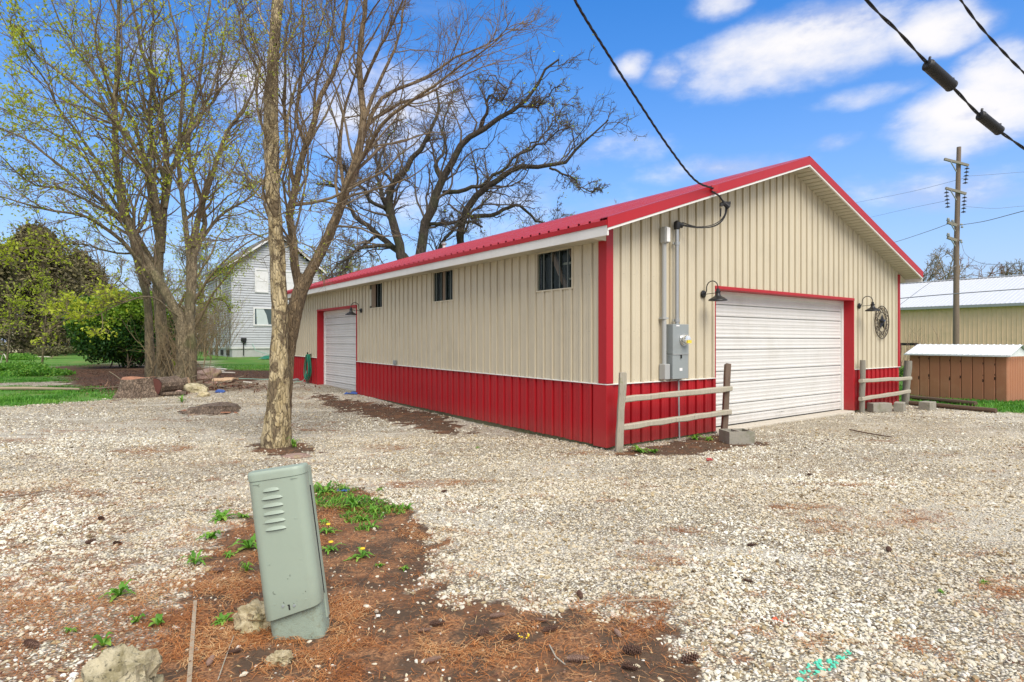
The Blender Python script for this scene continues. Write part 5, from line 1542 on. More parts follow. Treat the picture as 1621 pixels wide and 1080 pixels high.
# ---- big multi-stem tree at the left
gL = G(283, 612); dl = gL.y
lt = empty('hackberry_tree', gL, 0, 'tall many-stemmed tree with yellow-green spring leaves above the log pile', 'tree')
def ll(pts, ra, rb, a=0., b=0., n=16): return limb_from_px(pts, dl + a, dl + b, ra * .85, rb * .9, n, .03)
trunk_object('trunk', [([Q(289, 622, dl), Q(288, 600, dl), Q(290, 560, dl), Q(288, 520, dl), Q(280, 490, dl)], [.36, .23, .19, .18, .15]),
                       ([Q(262, 615, dl + .6), Q(258, 560, dl + .6), Q(252, 480, dl + .5), Q(250, 420, dl + .5), Q(256, 370, dl + .5)], [.28, .19, .16, .15, .13]),
                       ([Q(300, 618, dl + .1), Q(303, 560, dl + .1), Q(300, 500, dl + .1), Q(304, 440, dl + .1), Q(306, 380, dl + .2)], [.20, .14, .14, .13, .11]),
                       ([Q(240, 612, dl + 1.2), Q(236, 540, dl + 1.2), Q(232, 470, dl + 1.2), Q(214, 400, dl + 1.3), Q(205, 350, dl + 1.3)], [.17, .13, .11, .10, .08])], M['barkleft'], lt, .35, 18)
Lm = [ll([(282, 500), (262, 462), (240, 425), (222, 400), (203, 350), (193, 326), (185, 285), (183, 241), (183, 167), (186, 93), (188, 0), (192, -80)], .17, .03, 0, -.4),
      ll([(256, 390), (250, 330), (235, 270), (207, 220), (170, 180), (110, 130), (60, 90), (20, 40)], .13, .02, .5, -1.6),
      ll([(255, 400), (262, 310), (262, 230), (245, 150), (225, 80), (210, 0), (205, -70)], .14, .03, .5, 1.5),
      ll([(300, 470), (297, 380), (287, 300), (284, 235), (285, 200), (292, 140), (280, 70), (262, -10)], .11, .025, .1, -.8),
      ll([(306, 390), (318, 330), (338, 275), (350, 230), (368, 195), (385, 175), (400, 140), (412, 95)], .12, .02, .1, -.9),
      ll([(303, 420), (325, 340), (300, 260), (303, 180), (320, 100), (330, 20), (335, -60)], .10, .02, .1, 1.3),
      ll([(270, 480), (230, 425), (205, 395), (175, 365), (140, 345), (95, 338), (40, 322), (-20, 305)], .10, .015, .2, -2.6),
      ll([(250, 430), (215, 370), (180, 335), (130, 290), (80, 250), (30, 215), (-30, 190)], .10, .015, .5, -2.0),
      ll([(236, 450), (200, 360), (178, 315), (120, 235), (75, 205), (20, 180), (-40, 150)], .09, .015, 1.2, 2.6),
      ll([(250, 380), (236, 300), (215, 200), (170, 120), (150, 40), (140, -50)], .09, .02, .6, 2.6),
      ll([(262, 330), (275, 260), (300, 200), (345, 150), (375, 100), (380, 50)], .08, .02, .5, 2.0),
      ll([(262, 290), (236, 200), (242, 120), (240, 40), (248, -40)], .08, .02, .5, .0),
      ll([(205, 355), (160, 330), (100, 300), (50, 290), (-10, 240)], .07, .012, 1.3, -.4),
      ll([(193, 320), (150, 250), (95, 170), (60, 110), (20, 60), (-10, 0)], .06, .012, .1, -1.4),
      ll([(184, 180), (150, 120), (110, 60), (80, 0), (60, -60)], .05, .012, -.2, -1.0),
      ll([(305, 400), (350, 340), (400, 310), (430, 260), (450, 220)], .07, .012, .2, 1.8),
      ll([(285, 230), (320, 180), (345, 110), (355, 40), (360, -40)], .06, .012, -.2, .4),
      ll([(280, 500), (240, 470), (200, 478), (150, 500), (90, 505)], .035, .008, -.2, -2.6),
      ll([(225, 400), (180, 400), (120, 385), (60, 395), (0, 380)], .04, .008, -.1, -2.4)]
limbs_to_parts(lt, Lm, M['barkleft'], 9)
Pm, Rm = stack(Lm, 16)
b1 = spawn(Pm, Rm, 17, (.18, .48), (.35, .95), .12, 9, .045, .15, .55, rmin=.0145)
b2 = spawn(*b1, 5, (.3, .7), (.35, 1.0), .15, 7, .03, .16, .65, rmin=.0095)
b3 = spawn(*b2, 5, (.35, .8), (.4, 1.05), .2, 5, .02, .18, .75, rmin=.0062)
tube_object('branches', [(b1[0], b1[1], 5), (b2[0], b2[1], 4)], M['twig'], lt)['kind'] = 'stuff'
tube_object('twigs', [(b3[0], b3[1], 3)], M['twig'], lt, False)['kind'] = 'stuff'
pp = b3[0][:, 2:].reshape(-1, 3)
pxx = CX + pp[:, 0] / pp[:, 1] * F
w = np.clip(.62 - (pxx - 60) / 900, .14, .62) * np.clip((fbm(pp[:, 0], pp[:, 2], .55, 3) - .38) * 5, .08, 1)
pp = pp[rng.random(len(pp)) < w]
leaves('new_leaves', pp, .085, 2, M['springleaf'], lt, tone=(.55, .28), spread=.08)
print('left tree leaves', len(pp) * 2)

# vines and dead stems round its foot
vb = empty('vine_tangle', G(278, 614), 0, 'tangle of dead vines and shoots round the foot of the tall tree', 'vines')
n = 26; bx_ = rng.uniform(-1.3, 1.0, n); S0_ = np.stack([gL.x + bx_, gL.y + rng.uniform(-.5, .6, n), np.full(n, gL.z)], 1)
S = np.stack([S0_, S0_ + np.stack([-bx_ * .3 + rng.normal(0, .12, n), rng.normal(0, .1, n), rng.uniform(.6, 1.0, n)], 1)], 1)
a0 = spawn(S, np.full((n, 2), .014), 2, (1.4, 3.0), (0, .35), 0, 9, .08, .16, 1)
a1 = spawn(*a0, 4, (.3, .8), (.3, 1.1), .2, 6, .02, .22, .6, rmin=.005)
tube_object('stems', [(a0[0], a0[1], 5), (a1[0], a1[1], 3)], M['twigbrush'], vb, False)['kind'] = 'stuff'
# brushy thicket behind the tree, towards the house
for (px, py, n, hh, sp_, lab, mm) in ((305, 570, 80, 6.0, 2.0, 'leafless straw-coloured thicket leaning towards the grey house', 'twigbrush'), (225, 576, 50, 5.0, 2.4, 'leafless brown shrub behind the tall tree and the dark bush', 'twig'),
                                       (352, 562, 14, 5.0, 1.2, 'thin bare saplings in front of the grey house gable', 'twiggrey'), (270, 560, 60, 9.5, 5.5, 'bare grey-brown young trees standing behind the thicket', 'twiggrey')):
    g = G(px, py); e = empty('bare_shrub', g, 0, lab, 'shrub', 'bare shrubs behind the tall tree')
    S0_ = np.stack([g.x + rng.uniform(-sp_, sp_, n), g.y + rng.uniform(-1.5, 1.5, n), np.full(n, g.z)], 1)
    S = np.stack([S0_, S0_ + np.stack([rng.normal(0, .3, n), rng.normal(0, .3, n), rng.uniform(.7, 1.2, n)], 1)], 1)
    a0 = spawn(S, np.full((n, 2), .022), 2, (hh * .35, hh * .75), (0, .4), 0, 10, .05, .12, 1)
    a1 = spawn(*a0, 5, (.2, .6), (.3, .9), .15, 6, .03, .16, .6, rmin=.008)
    a2 = spawn(*a1, 3, (.3, .7), (.3, .9), .2, 4, .03, .16, .6, rmin=.006)
    tube_object('stems', [(a0[0], a0[1], 5), (a1[0], a1[1], 3)], M[mm], e, False)['kind'] = 'stuff'
    tube_object('twigs', [(a2[0], a2[1], 3)], M[mm], e, False)['kind'] = 'stuff'
    q = a2[0][:, -1]; q = q[rng.random(len(q)) < .35]
    leaves('new_leaves', q, .06, 2, M['springleaf'], e, tone=(.4, .25), spread=.12)

# ---- great dark oak behind the garage
do = 33.0
ok = empty('oak_tree', (P(655, 540, do).x, do, .45), 0, 'huge gnarled dark bare oak rising behind the garage roof', 'tree')
def ol(pts, ra, rb, a=0., b=0.): return limb_from_px(pts, do + a, do + b, ra * .72, rb * .9, 18, .10)
Om = [ol([(652, 440), (635, 409), (628, 375), (618, 345), (613, 315), (625, 290), (644, 267), (660, 245), (680, 225), (689, 196), (693, 147)], .42, .06, 0, -1),
      ol([(662, 450), (667, 400), (671, 356), (685, 325), (700, 290), (715, 255), (735, 228), (751, 213), (791, 191), (822, 169), (844, 140), (867, 112), (882, 92)], .44, .05, 0, -2),
      ol([(735, 440), (731, 400), (729, 370), (733, 345), (756, 311), (787, 289), (813, 267), (840, 266), (870, 266), (902, 250), (929, 222), (962, 192)], .40, .04, 2, 1),
      ol([(652, 430), (640, 405), (620, 388), (600, 372), (582, 360), (564, 342), (553, 322), (545, 305), (520, 290), (508, 292)], .30, .05, 0, 2),
      ol([(617, 345), (606, 310), (598, 280), (594, 240), (590, 215), (578, 196), (560, 170)], .20, .03, 0, 2),
      ol([(702, 305), (735, 302), (770, 288), (800, 262), (828, 240), (870, 222), (890, 196)], .18, .03, 0, -3),
      ol([(745, 345), (785, 338), (812, 326), (835, 335), (845, 352), (870, 352), (900, 346)], .20, .03, 2, 4),
      ol([(620, 388), (590, 390), (566, 395), (548, 410), (530, 425), (520, 440)], .18, .03, 0, -2),
      ol([(757, 212), (768, 180), (775, 152), (790, 158), (802, 152), (796, 135), (768, 112)], .14, .02, -1, -2),
      ol([(600, 372), (575, 388), (555, 405), (540, 440)], .14, .03, 0, 2),
      ol([(671, 356), (700, 355), (730, 352), (760, 355)], .16, .06, 0, 1),
      ol([(613, 330), (590, 320), (565, 290), (540, 262), (505, 240)], .16, .03, 0, -3),
      ol([(625, 292), (600, 262), (612, 225), (625, 190), (640, 160)], .12, .03, 0, 3),
      ol([(700, 290), (690, 262), (705, 232), (700, 200), (715, 160), (725, 130)], .14, .03, 0, 4),
      ol([(813, 267), (830, 235), (862, 215), (880, 180), (905, 160)], .10, .02, 1, 3),
      ol([(870, 266), (900, 280), (925, 300), (950, 302)], .10, .02, 1, 0),
      ol([(822, 169), (850, 168), (870, 150), (890, 132)], .09, .02, -2, -3),
      ol([(675, 455), (690, 410), (705, 380), (735, 345), (770, 318), (790, 300)], .20, .04, 1, 5)]
trunk_object('trunk', [([(P(655, 540, do).x, do, .2), (P(655, 480, do).x, do, 3.4), P(656, 440, do), P(658, 415, do)], [.95, .7, .6, .35]),
                       ([(P(735, 540, do + 2).x, do + 2, .2), (P(736, 480, do + 2).x, do + 2, 3.4), P(735, 420, do + 2)], [.6, .45, .36])], M['barkdark'], ok, .25, 16)
limbs_to_parts(ok, Om, M['barkdark'], 9)
Pm, Rm = stack(Om, 18)
b1 = spawn(Pm, Rm, 20, (.16, .42), (.4, 1.1), .15, 10, .05, .24, .42, rmin=.026)
b2 = spawn(*b1, 6, (.28, .6), (.4, 1.1), .15, 8, .03, .25, .6, rmin=.017)
b3 = spawn(*b2, 6, (.35, .8), (.4, 1.1), .2, 5, .03, .25, .7, rmin=.0115)
tube_object('branches', [(b1[0], b1[1], 5), (b2[0], b2[1], 4)], M['twigdark'], ok)['kind'] = 'stuff'
tube_object('twigs', [(b3[0], b3[1], 3)], M['twigdark'], ok, False)['kind'] = 'stuff'
q = b3[0][:, -1]; q = q[rng.random(len(q)) < .035]
leaves('new_leaves', q, .10, 2, M['springleaf'], ok, tone=(.3, .2), spread=.15)

# ---- bare background trees, one generator
def far_tree(x, y, h, spread, label, mat_b, group, n1=9, lean=0.0, zb=None, tw=.02, foliage=0, fm='farleaf', nm='bare_tree'):
    zb = float(hgt(x, y)) if zb is None else zb
    e = empty(nm, (x, y, zb), 0, label, 'tree', group)
    top = Vector((x + lean, y, zb + h * .55)); base = Vector((x, y, zb - .2))
    A_ = resample([base, base.lerp(top, .5) + Vector((random.uniform(-.2, .2), 0, 0)), top], 10); R = np.linspace(h * .024, h * .012, 10)
    tube_object('trunk', [(A_[None], R[None], 9)], M[mat_b], e)
    l1 = spawn(A_[None], R[None], n1, (.7 * spread, 1.15 * spread), (.25, .9), .35, 10, .07, .14, .7)
    l2 = spawn(*l1, 8, (.3, .6), (.35, .95), .2, 8, .05, .18, .6, rmin=tw * 1.2)
    l3 = spawn(*l2, 6, (.3, .7), (.35, 1.0), .2, 6, .03, .2, .6, rmin=tw)
    l4 = spawn(*l3, 3, (.4, .8), (.35, 1.0), .2, 4, .03, .2, .7, rmin=tw * .7)
    tube_object('crown', [(l1[0], l1[1], 6), (l2[0], l2[1], 4), (l3[0], l3[1], 3), (l4[0], l4[1], 3)], M[mat_b], e, False)['kind'] = 'stuff'
    if foliage:
        q = l4[0][:, 1:].reshape(-1, 3); q = q[rng.random(len(q)) < foliage]
        leaves('foliage', q, .16, 3, M[fm], e, tone=(.5, .3), spread=.25)
    return e
bt = [(P(905, 0, 46).x, 46, 13.5, 1.0, 'pale bare tree behind the garage roof right of the great oak'), (P(845, 0, 52).x, 52, 14.0, 1.1, 'faint bare tree seen through the low right boughs of the oak'),
      (P(1010, 0, 44).x, 44, 14.2, .9, 'small bare tree whose tips show over the gable roof edge'), (P(770, 0, 56).x, 56, 11, 1.1, 'grey bare tree far behind the middle of the roof'),
      (P(560, 0, 50).x, 50, 9.5, 1.1, 'bare tree far behind the left end of the garage roof'), (P(700, 0, 60).x, 60, 12, 1.0, 'distant bare tree behind the oak trunks')]
for (x, y, h, s_, lab) in bt: far_tree(x, y, h, s_, lab, 'twiggrey', 'bare trees behind the garage', tw=.018, foliage=.03, fm='springleaf')
bt2 = [(1455, 92, 17.5, 'leftmost low bare tree behind the white barn roof'), (1490, 95, 18.0, 'bare tree behind the barn just left of the utility pole'), (1540, 98, 18.0, 'bare tree behind the barn right of the utility pole'),
       (1585, 96, 16.6, 'sparse bare tree on the horizon second from the right edge'), (1640, 92, 17.8, 'bare tree on the horizon at the right edge')]
for (px, d, h, lab) in bt2: far_tree(P(px, 0, d).x, d, h, 1.0, lab, 'twigred' if px == 1540 else 'twiggrey', 'bare trees behind the white barn', tw=.045, n1=6)

bt3 = [(40, 60, 13.5, 'tall hazy bare tree behind the dark evergreens at far left'), (150, 66, 14.5, 'bare tree rising behind the round bush, left one'), (235, 58, 12.5, 'bare tree directly behind the tall multi-stem tree'),
       (318, 64, 13.5, 'bare tree beyond the left side of the grey house'), (455, 70, 15.0, 'bare tree showing over the right slope of the grey house roof'), (530, 62, 12.5, 'bare tree beyond the far end of the red roof')]
for (px, d, h, lab) in bt3: far_tree(P(px, 0, d).x, d, h, 1.05, lab, 'twiggrey', 'bare trees beyond the left lawn', tw=.03, n1=9, foliage=.06, fm='springleaf')
# brushy arching tree leaning over towards the house
ga = G(262, 585); ga.y += 1.5; at_ = empty('leaning_tree', ga, 0, 'straw-brown brushy tree arching right towards the grey house roof', 'tree')
da = ga.y
Am = [limb_from_px(q, da, da + e_, .10, .02, 12, .05) for q, e_ in (([(262, 600), (275, 540), (305, 480), (335, 435), (372, 400), (412, 372), (440, 366)], -1), ([(265, 600), (285, 520), (318, 462), (350, 430), (385, 405), (405, 410)], 0),
      ([(258, 600), (262, 540), (290, 470), (322, 420), (350, 370), (370, 330)], 1), ([(268, 600), (300, 520), (330, 480), (350, 470), (365, 490)], .5), ([(270, 600), (280, 560), (320, 500), (345, 455), (395, 390)], -.6))]
limbs_to_parts(at_, Am, M['twigbrush'], 7)
Pm, Rm = stack(Am)
b1 = spawn(Pm, Rm, 24, (.10, .26), (.4, 1.3), .2, 8, -.01, .2, .4, rmin=.012); b2 = spawn(*b1, 6, (.3, .7), (.4, 1.1), .15, 6, -.02, .2, .6, rmin=.008)
tube_object('branches', [(b1[0], b1[1], 4), (b2[0], b2[1], 3)], M['twigbrush'], at_, False)['kind'] = 'stuff'
q = b2[0].reshape(-1, 3); q = q[(rng.random(len(q)) < .35) & (q[:, 2] > 3.0)]
leaves('new_leaves', q, .08, 2, M['springleaf'], at_, tone=(.45, .25), spread=.12)

# ---- leafy masses
def leaf_blob(name, c, rad, n, size, material, parent, tone=(.4, .25), shell=.55, topbright=.4, lumps=9, seed=1):
    r_ = np.random.default_rng(seed); cs = r_.normal(size=(lumps, 3)); cs = nrm(cs) * r_.uniform(.25, .75, (lumps, 1)); cs[:, 2] = np.abs(cs[:, 2]) * .9 - .2
    k = r_.integers(0, lumps, n); u = nrm(r_.normal(size=(n, 3))) * (r_.uniform(shell ** 3, 1, n) ** (1 / 3))[:, None]
    p = cs[k] + u * r_.uniform(.30, .50, lumps)[k][:, None]
    hgt_ = p[:, 2]; p = p * np.array(rad) + np.array(c)
    p = p[p[:, 2] > c[2] - rad[2] * .98]; m = len(p)
    a = nrm(r_.normal(size=(m, 3))); b = nrm(np.cross(a, nrm(r_.normal(size=(m, 3))))); sz = size * r_.uniform(.5, 1.4, m)[:, None]
    V = np.stack([p - a * sz * .6, p + b * sz * .35, p + a * sz * .6, p - b * sz * .35], 1).reshape(-1, 3)
    tn = np.clip(r_.normal(tone[0], tone[1], m), 0, 1)
    o = fastmesh(name, V, np.arange(m * 4).reshape(m, 4), material, None, attrs={'tone': np.repeat(tn, 4)})
    if parent is not None: o.parent = parent; o.matrix_parent_inverse = Matrix.Translation(-parent.location)
    return tag(o, None, None, None, 'stuff')
gb = G(168, 585); db = gb.y
bush = empty('evergreen_bush', gb, 0, 'dense dark green bush with bright new leaves left of the tall tree', 'bush')
wpx = db / F
leaf_blob('foliage', (gb.x - .05, db + .9, gb.z + 1.55), (2.5, 1.6, 2.4), 70000, .11, M['bushleaf'], bush, tone=(.36, .24), seed=2, lumps=26)
leaf_blob('foliage', (gb.x + .15, db + .75, gb.z + 2.3), (2.4, 1.5, 1.9), 22000, .12, M['bushleaf'], bush, tone=(.95, .2), seed=5, lumps=16, shell=.8)
n = 24; S0_ = np.stack([gb.x + rng.uniform(-1, 1, n), db + 1.2 + rng.uniform(-.8, .8, n), np.full(n, gb.z)], 1)
S = np.stack([S0_, S0_ + np.array([0, 0, .9]) + rng.normal(0, .2, (n, 3))], 1)
a0 = spawn(S, np.full((n, 2), .03), 2, (1.5, 2.9), (0, .5), 0, 8, .03, .12, 1)
tube_object('stems', [(a0[0], a0[1], 5)], M['twig'], bush, False)
gb2 = G(262, 590); sb = empty('young_shrub', gb2, 0, 'small bright yellow-green shrub at the foot of the tall tree', 'shrub')
leaf_blob('foliage', (gb2.x - .1, gb2.y + .2, gb2.z + .3), (.62, .5, .42), 2600, .055, M['springleaf'], sb, tone=(.25, .25), seed=8, lumps=8)
MB().tube([(0, 0, 0), (0, .1, .3)], .02, 5).build('stems', M['twig'], sb)

def conifer(px, py, h, rad, label, seed, trunk_h=1.4, dens=26000, d=None, droop=-.12, nm='spruce_tree'):
    g = G(px, py) if d is None else Vector((P(px, 0, d).x, d, float(hgt(P(px, 0, d).x, d))))
    e = empty(nm, g, 0, label, 'tree', 'old evergreen trees at the left')
    A_ = resample([g - Vector((0, 0, .2)), g + Vector((.05, 0, h * .5)), g + Vector((0, 0, h))], 12); R = np.linspace(.26, .04, 12)
    tube_object('trunk', [(A_[None], R[None], 10)], M['barkbrown'], e)
    nb = 170; t = rng.uniform(trunk_h / h, .98, nb); yaw = rng.uniform(0, 6.283, nb); L = rad * (1 - t) ** .6 * rng.uniform(.7, 1.15, nb) + .2
    st = np.stack([np.full(nb, g.x), np.full(nb, g.y), g.z + t * h], 1); d_ = np.stack([np.cos(yaw), np.sin(yaw), np.full(nb, .08)], 1)
    out = np.empty((nb, 9, 3)); out[:, 0] = st
    for i in range(1, 9):
        d_ = nrm(d_ + rng.normal(0, .08, (nb, 3)) + np.array([[0, 0, droop]])); out[:, i] = out[:, i - 1] + d_ * (L / 8)[:, None]
    Rb = np.linspace(.05, .012, 9)[None] * np.ones((nb, 1))
    s2 = spawn(out, Rb, 9, (.2, .45), (.4, 1.0), .15, 5, -.10, .12, .6, rmin=.008)
    tube_object('branches', [(out, Rb, 5), (s2[0], s2[1], 3)], M['twigdark'], e, False)['kind'] = 'stuff'
    q = s2[0].reshape(-1, 3)
    leaves('foliage', q, .24, max(1, dens // len(q)), M['spruceleaf'], e, tone=(.45, .3), spread=.24)
    return e
conifer(57, 558, 10.5, 7.0, 'dark evergreen with a bare lower trunk left of the bush', 3, 2.6, dens=30000, d=48)
conifer(-60, 556, 11.0, 6.0, 'dark evergreen cut by the left edge of the picture', 4, 1.8, d=42, dens=30000)
conifer(130, 552, 10.0, 6.0, 'taller dark evergreen behind the one with a bare trunk', 5, 2.2, d=58, dens=28000)
g = G(80, 568); lw = empty('leafy_shrub', g, 0, 'brown and green low shrub right of the evergreen trunk', 'shrub')
leaf_blob('foliage', (g.x, g.y + .6, g.z + .5), (1.6, .8, .6), 3000, .09, M['farleaf'], lw, tone=(.4, .3), seed=12)
MB().tube([(0, 0, 0), (0, .5, .4)], .03, 5).build('stems', M['twig'], lw)
# yellow-green branches hanging in at the left
for (px, py, d, n_, sx, sz, lab, sd) in ((66, 462, 27, 2600, 1.9, .75, 'spray of bright yellow-green leaves hanging before the dark evergreen', 21), (10, 480, 28, 2200, 1.0, 1.1, 'fresh green leafy tree at the left edge below the evergreens', 22)):
    c = P(px, py, d); e = empty('leafy_tree', Vector((c.x, d, float(hgt(c.x, d)))), 0, lab, 'tree', 'young leafy trees at the left')
    A_ = resample([Vector((c.x, d, float(hgt(c.x, d)))), c + Vector((.2, 0, -.6)), c + Vector((0, 0, .4))], 9)[None]; R = np.linspace(.05, .02, 9)[None]
    l1 = spawn(A_, R, 16, (.3, .7), (.5, 1.3), .4, 8, .0, .12, .6); l2 = spawn(*l1, 5, (.3, .6), (.3, .9), .1, 5, 0, .15, .6, rmin=.006)
    tube_object('trunk', [(A_, R, 7)], M['barkleft'], e); tube_object('branches', [(l1[0], l1[1], 4), (l2[0], l2[1], 3)], M['twig'], e, False)['kind'] = 'stuff'
    q = l2[0].reshape(-1, 3); q = q[rng.random(len(q)) < .8]
    leaves('foliage', q, .085, 3, M['springleaf'], e, tone=(.35, .28), spread=.12)
# weeds bank at the far left
gp_ = []
for (px, py, rx, rz, n_, sd) in ((10, 588, 1.9, .42, 5200, 31), (55, 596, 1.2, .34, 3600, 32), (15, 570, 2.4, .38, 4200, 33)):
    g = G(px, py); e = empty('weed_patch', g, 0, {31: 'tall nettle-like weeds at the left edge', 32: 'leafy weeds just right of the tall ones by the brown soil', 33: 'weedy growth behind, below the evergreen trunk'}[sd], 'weeds', 'weed patches at the left')
    leaf_blob('foliage', (g.x, g.y + .3, g.z + rz * .35), (rx, 1.0, rz), n_, .07, M['weed'], e, tone=(.35, .3), seed=sd, lumps=16, shell=.2)
    e['kind'] = 'stuff'
# distant woods
def woods(name, x0, x1, y0, y1, n, h, label, material, tone):
    rr = np.random.default_rng(len(label)); V_all = []
    k = 60; cx = rr.uniform(x0, x1, k); cy = rr.uniform(y0, y1, k); hh = h * rr.uniform(.55, 1.15, k)
    i = rr.integers(0, k, n); u = nrm(rr.normal(size=(n, 3))) * rr.uniform(.3, 1, n)[:, None]
    p = np.stack([cx[i] + u[:, 0] * hh[i] * .42, cy[i] + u[:, 1] * hh[i] * .4, .3 + hh[i] * .52 + u[:, 2] * hh[i] * .5], 1)
    a = nrm(rr.normal(size=(n, 3))); b = nrm(np.cross(a, nrm(rr.normal(size=(n, 3))))); sz = rr.uniform(.10, .34, n)[:, None]
    V = np.stack([p - a * sz, p + b * sz * .5, p + a * sz, p - b * sz * .5], 1).reshape(-1, 3)
    o = fastmesh(name, V, np.arange(n * 4).reshape(n, 4), material, None, attrs={'tone': np.repeat(np.clip(rr.normal(tone, .3, n), 0, 1), 4)})
    return tag(o, label, None, None, 'stuff')
woods('distant_woods', -120, -34, 84, 104, 42000, 8.5, 'hazy brown and green belt of distant trees beyond the left lawn', M['farleaf'], .4)
woods('distant_hedge', -34, 60, 110, 135, 16000, 4.5, 'far low belt of trees behind the garage', M['farleaf'], .4)
woods('distant_scrub', 70, 190, 100, 130, 22000, 5.0, 'far low belt of scrub beyond the barn at the right', M['farleaf'], .35)
# thin bare shrub before the barn
g = Vector((P(1460, 0, 22).x, 22, 0)); e = empty('bare_shrub', g, 0, 'thin bare shoots sticking up behind the low shed against the barn', 'shrub')
n = 15; S0_ = np.stack([g.x + rng.uniform(-1.0, 1.1, n), g.y + rng.uniform(-.4, .4, n), np.zeros(n)], 1); S = np.stack([S0_, S0_ + np.array([.05, 0, .8])], 1)
a0 = spawn(S, np.full((n, 2), .011), 2, (1.5, 2.9), (0, .4), 0, 7, .05, .08, 1); a1 = spawn(*a0, 3, (.2, .5), (.3, .8), .3, 5, .03, .1, .6, rmin=.005)
tube_object('stems', [(a0[0], a0[1], 4), (a1[0], a1[1], 3)], M['twigred'], e, False)['kind'] = 'stuff'

# ================================================================== buildings and things around
# ---- grey clapboard farmhouse
M['clap'] = siding_mat('grey_clapboard', (.49, .51, .54), .7, (.30, .31, .31), .6)
M['housetrim'] = plain('white_house_trim', (.70, .70, .70), .6, dirt=(.4, .38, .33), dirt_amt=.5)
M['shingle'] = plain('grey_shingle', (.16, .155, .15), .9, 0, .3, 12, .4)
M['found'] = plain('painted_foundation', (.42, .43, .42), .9, 0, .2, 3, .4, dirt=(.2, .19, .15), dirt_amt=.7)
M['winglass'] = plain('window_glass', (.08, .11, .12), .08, 0, .3, 2)
M['curtain'] = plain('pale_curtain', (.50, .56, .56), .8, 0, .2, 3)
HX, HY = P(367, 0, 42).x, 42.0; hz0 = float(hgt(HX, HY))
house = empty('clapboard_house', (HX, HY, hz0), ANG, 'two-storey grey clapboard house with a front gable beyond the trees', 'house')
HW, HL, EV, PK = 6.1, 9.1, 6.55, 8.9
def clap(place, s1, top, name):
    mb = MB(); z = .72; e = .175
    while z < PK:
        z2 = z + e
        lo = 0; hi = s1
        if top == 'gable':
            if z > EV:
                k = (z + e * .5 - EV) / (PK - EV); lo, hi = s1 / 2 * k, s1 - s1 / 2 * k
            if hi - lo < .1: break
        elif z > EV: break
        mb.add([place(lo, .055, z), place(hi, .055, z), place(hi, .035, z2 - .035), place(lo, .035, z2 - .035), place(lo, 0, z), place(hi, 0, z)], [(0, 1, 2, 3), (4, 5, 1, 0)])
        z = z2
    o = mb.build(name, M['clap'], house); o['kind'] = 'stuff'; return o
hf = lambda s, n, z: (s, -n, z); hs_ = lambda s, n, z: (-n, s, z)
MB().prism([(.04, .04, .2), (HW - .01, .04, .2), (HW - .01, .04, EV), (HW / 2, .04, PK - .03), (.04, .04, EV)], (0, HL, 0)).build('wall', M['clap'], house)
clap(hf, HW, 'gable', 'clapboards'); clap(hs_, HL, 'side', 'clapboards')
fo = MB(); fo.span((.03, .03, -.6), (HW - .03, HL, .62)); fo.build('foundation', M['found'], house)
fo = MB(); fo.span((-.03, -.04, .60), (HW + .03, .02, .72)); fo.span((-.04, -.03, .60), (.0, HL, .72)); fo.build('skirt_board', M['housetrim'], house)
for i in range(4): MB().span((-.02, .9 + 2.1 * i, .1), (.02, 1.8 + 2.1 * i, .48)).build('foundation_gap', M['darkslot'], house)
MB().span((-.035, -.035, .72), (.02, .06, EV)).build('corner_board', M['clap'], house)
for sg in (1, -1):
    xe = -.45; q = [(xe, EV - .05 - .45 * .25), (HW / 2, PK + .12), (HW / 2, PK + .26), (xe, EV + .1 - .45 * .25)]
    if sg < 0: q = [(HW - x, z) for x, z in q]
    MB().prism([(x, -.42, z) for x, z in q], (0, HL + .8, 0)).build('roof', M['shingle'], house)
    q2 = [(x, z - .14) for x, z in q[:2]] + [(q[1][0], q[1][1] + .02), (q[0][0], q[0][1] + .02)]
    MB().prism([(x, -.46, z) for x, z in q2], (0, .035, 0)).build('rake_board', M['housetrim'], house)
def hwin(place, a, b, z0, z1, m, name='window', split=True):
    fr = MB()
    for (s0, s1, za, zb) in ((a - .09, b + .09, z1, z1 + .1), (a - .09, b + .09, z0 - .1, z0), (a - .09, a, z0, z1), (b, b + .09, z0, z1)):
        p = place(s0, .0, za); q = place(s1, .105, zb); fr.span([min(u, v) for u, v in zip(p, q)], [max(u, v) for u, v in zip(p, q)])
    w = fr.build(name, M['housetrim'], house)
    p = place(a, .058, z0); q = place(b, .066, z1); MB().span([min(u, v) for u, v in zip(p, q)], [max(u, v) for u, v in zip(p, q)]).build('pane', M[m], w)
    if split:
        zm = (z0 + z1) / 2; p = place(a, .067, zm - .025); q = place(b, .085, zm + .025); MB().span([min(u, v) for u, v in zip(p, q)], [max(u, v) for u, v in zip(p, q)]).build('meeting_rail', M['housetrim'], w)
    return w
z_ = lambda z: z - hz0
hwin(hf, 1.6, 2.35, z_(5.2), z_(6.7), 'housetrim'); hwin(hf, 3.55, 4.25, z_(5.2), z_(6.7), 'housetrim')
w = hwin(hf, 1.5, 3.35, z_(2.80), z_(3.92), 'winglass', split=False)
MB().span((2.68, -.09, z_(2.80)), (2.73, -.067, z_(3.92))).build('mullion', M['housetrim'], w)
MB().prism([(1.65, -.075, z_(2.80)), (2.45, -.075, z_(2.80)), (2.3, -.075, z_(3.5)), (2.1, -.075, z_(3.92)), (1.6, -.075, z_(3.92))], (0, .003, 0)).build('curtain', M['curtain'], w)
hwin(hs_, 3.2, 4.1, z_(5.0), z_(6.4), 'winglass'); hwin(hs_, 4.7, 5.6, z_(5.0), z_(6.4), 'winglass')
MB().span((-.05, 4.3, z_(2.9)), (-.005, 4.55, z_(3.5))).build('small_window', M['darkslot'], house)
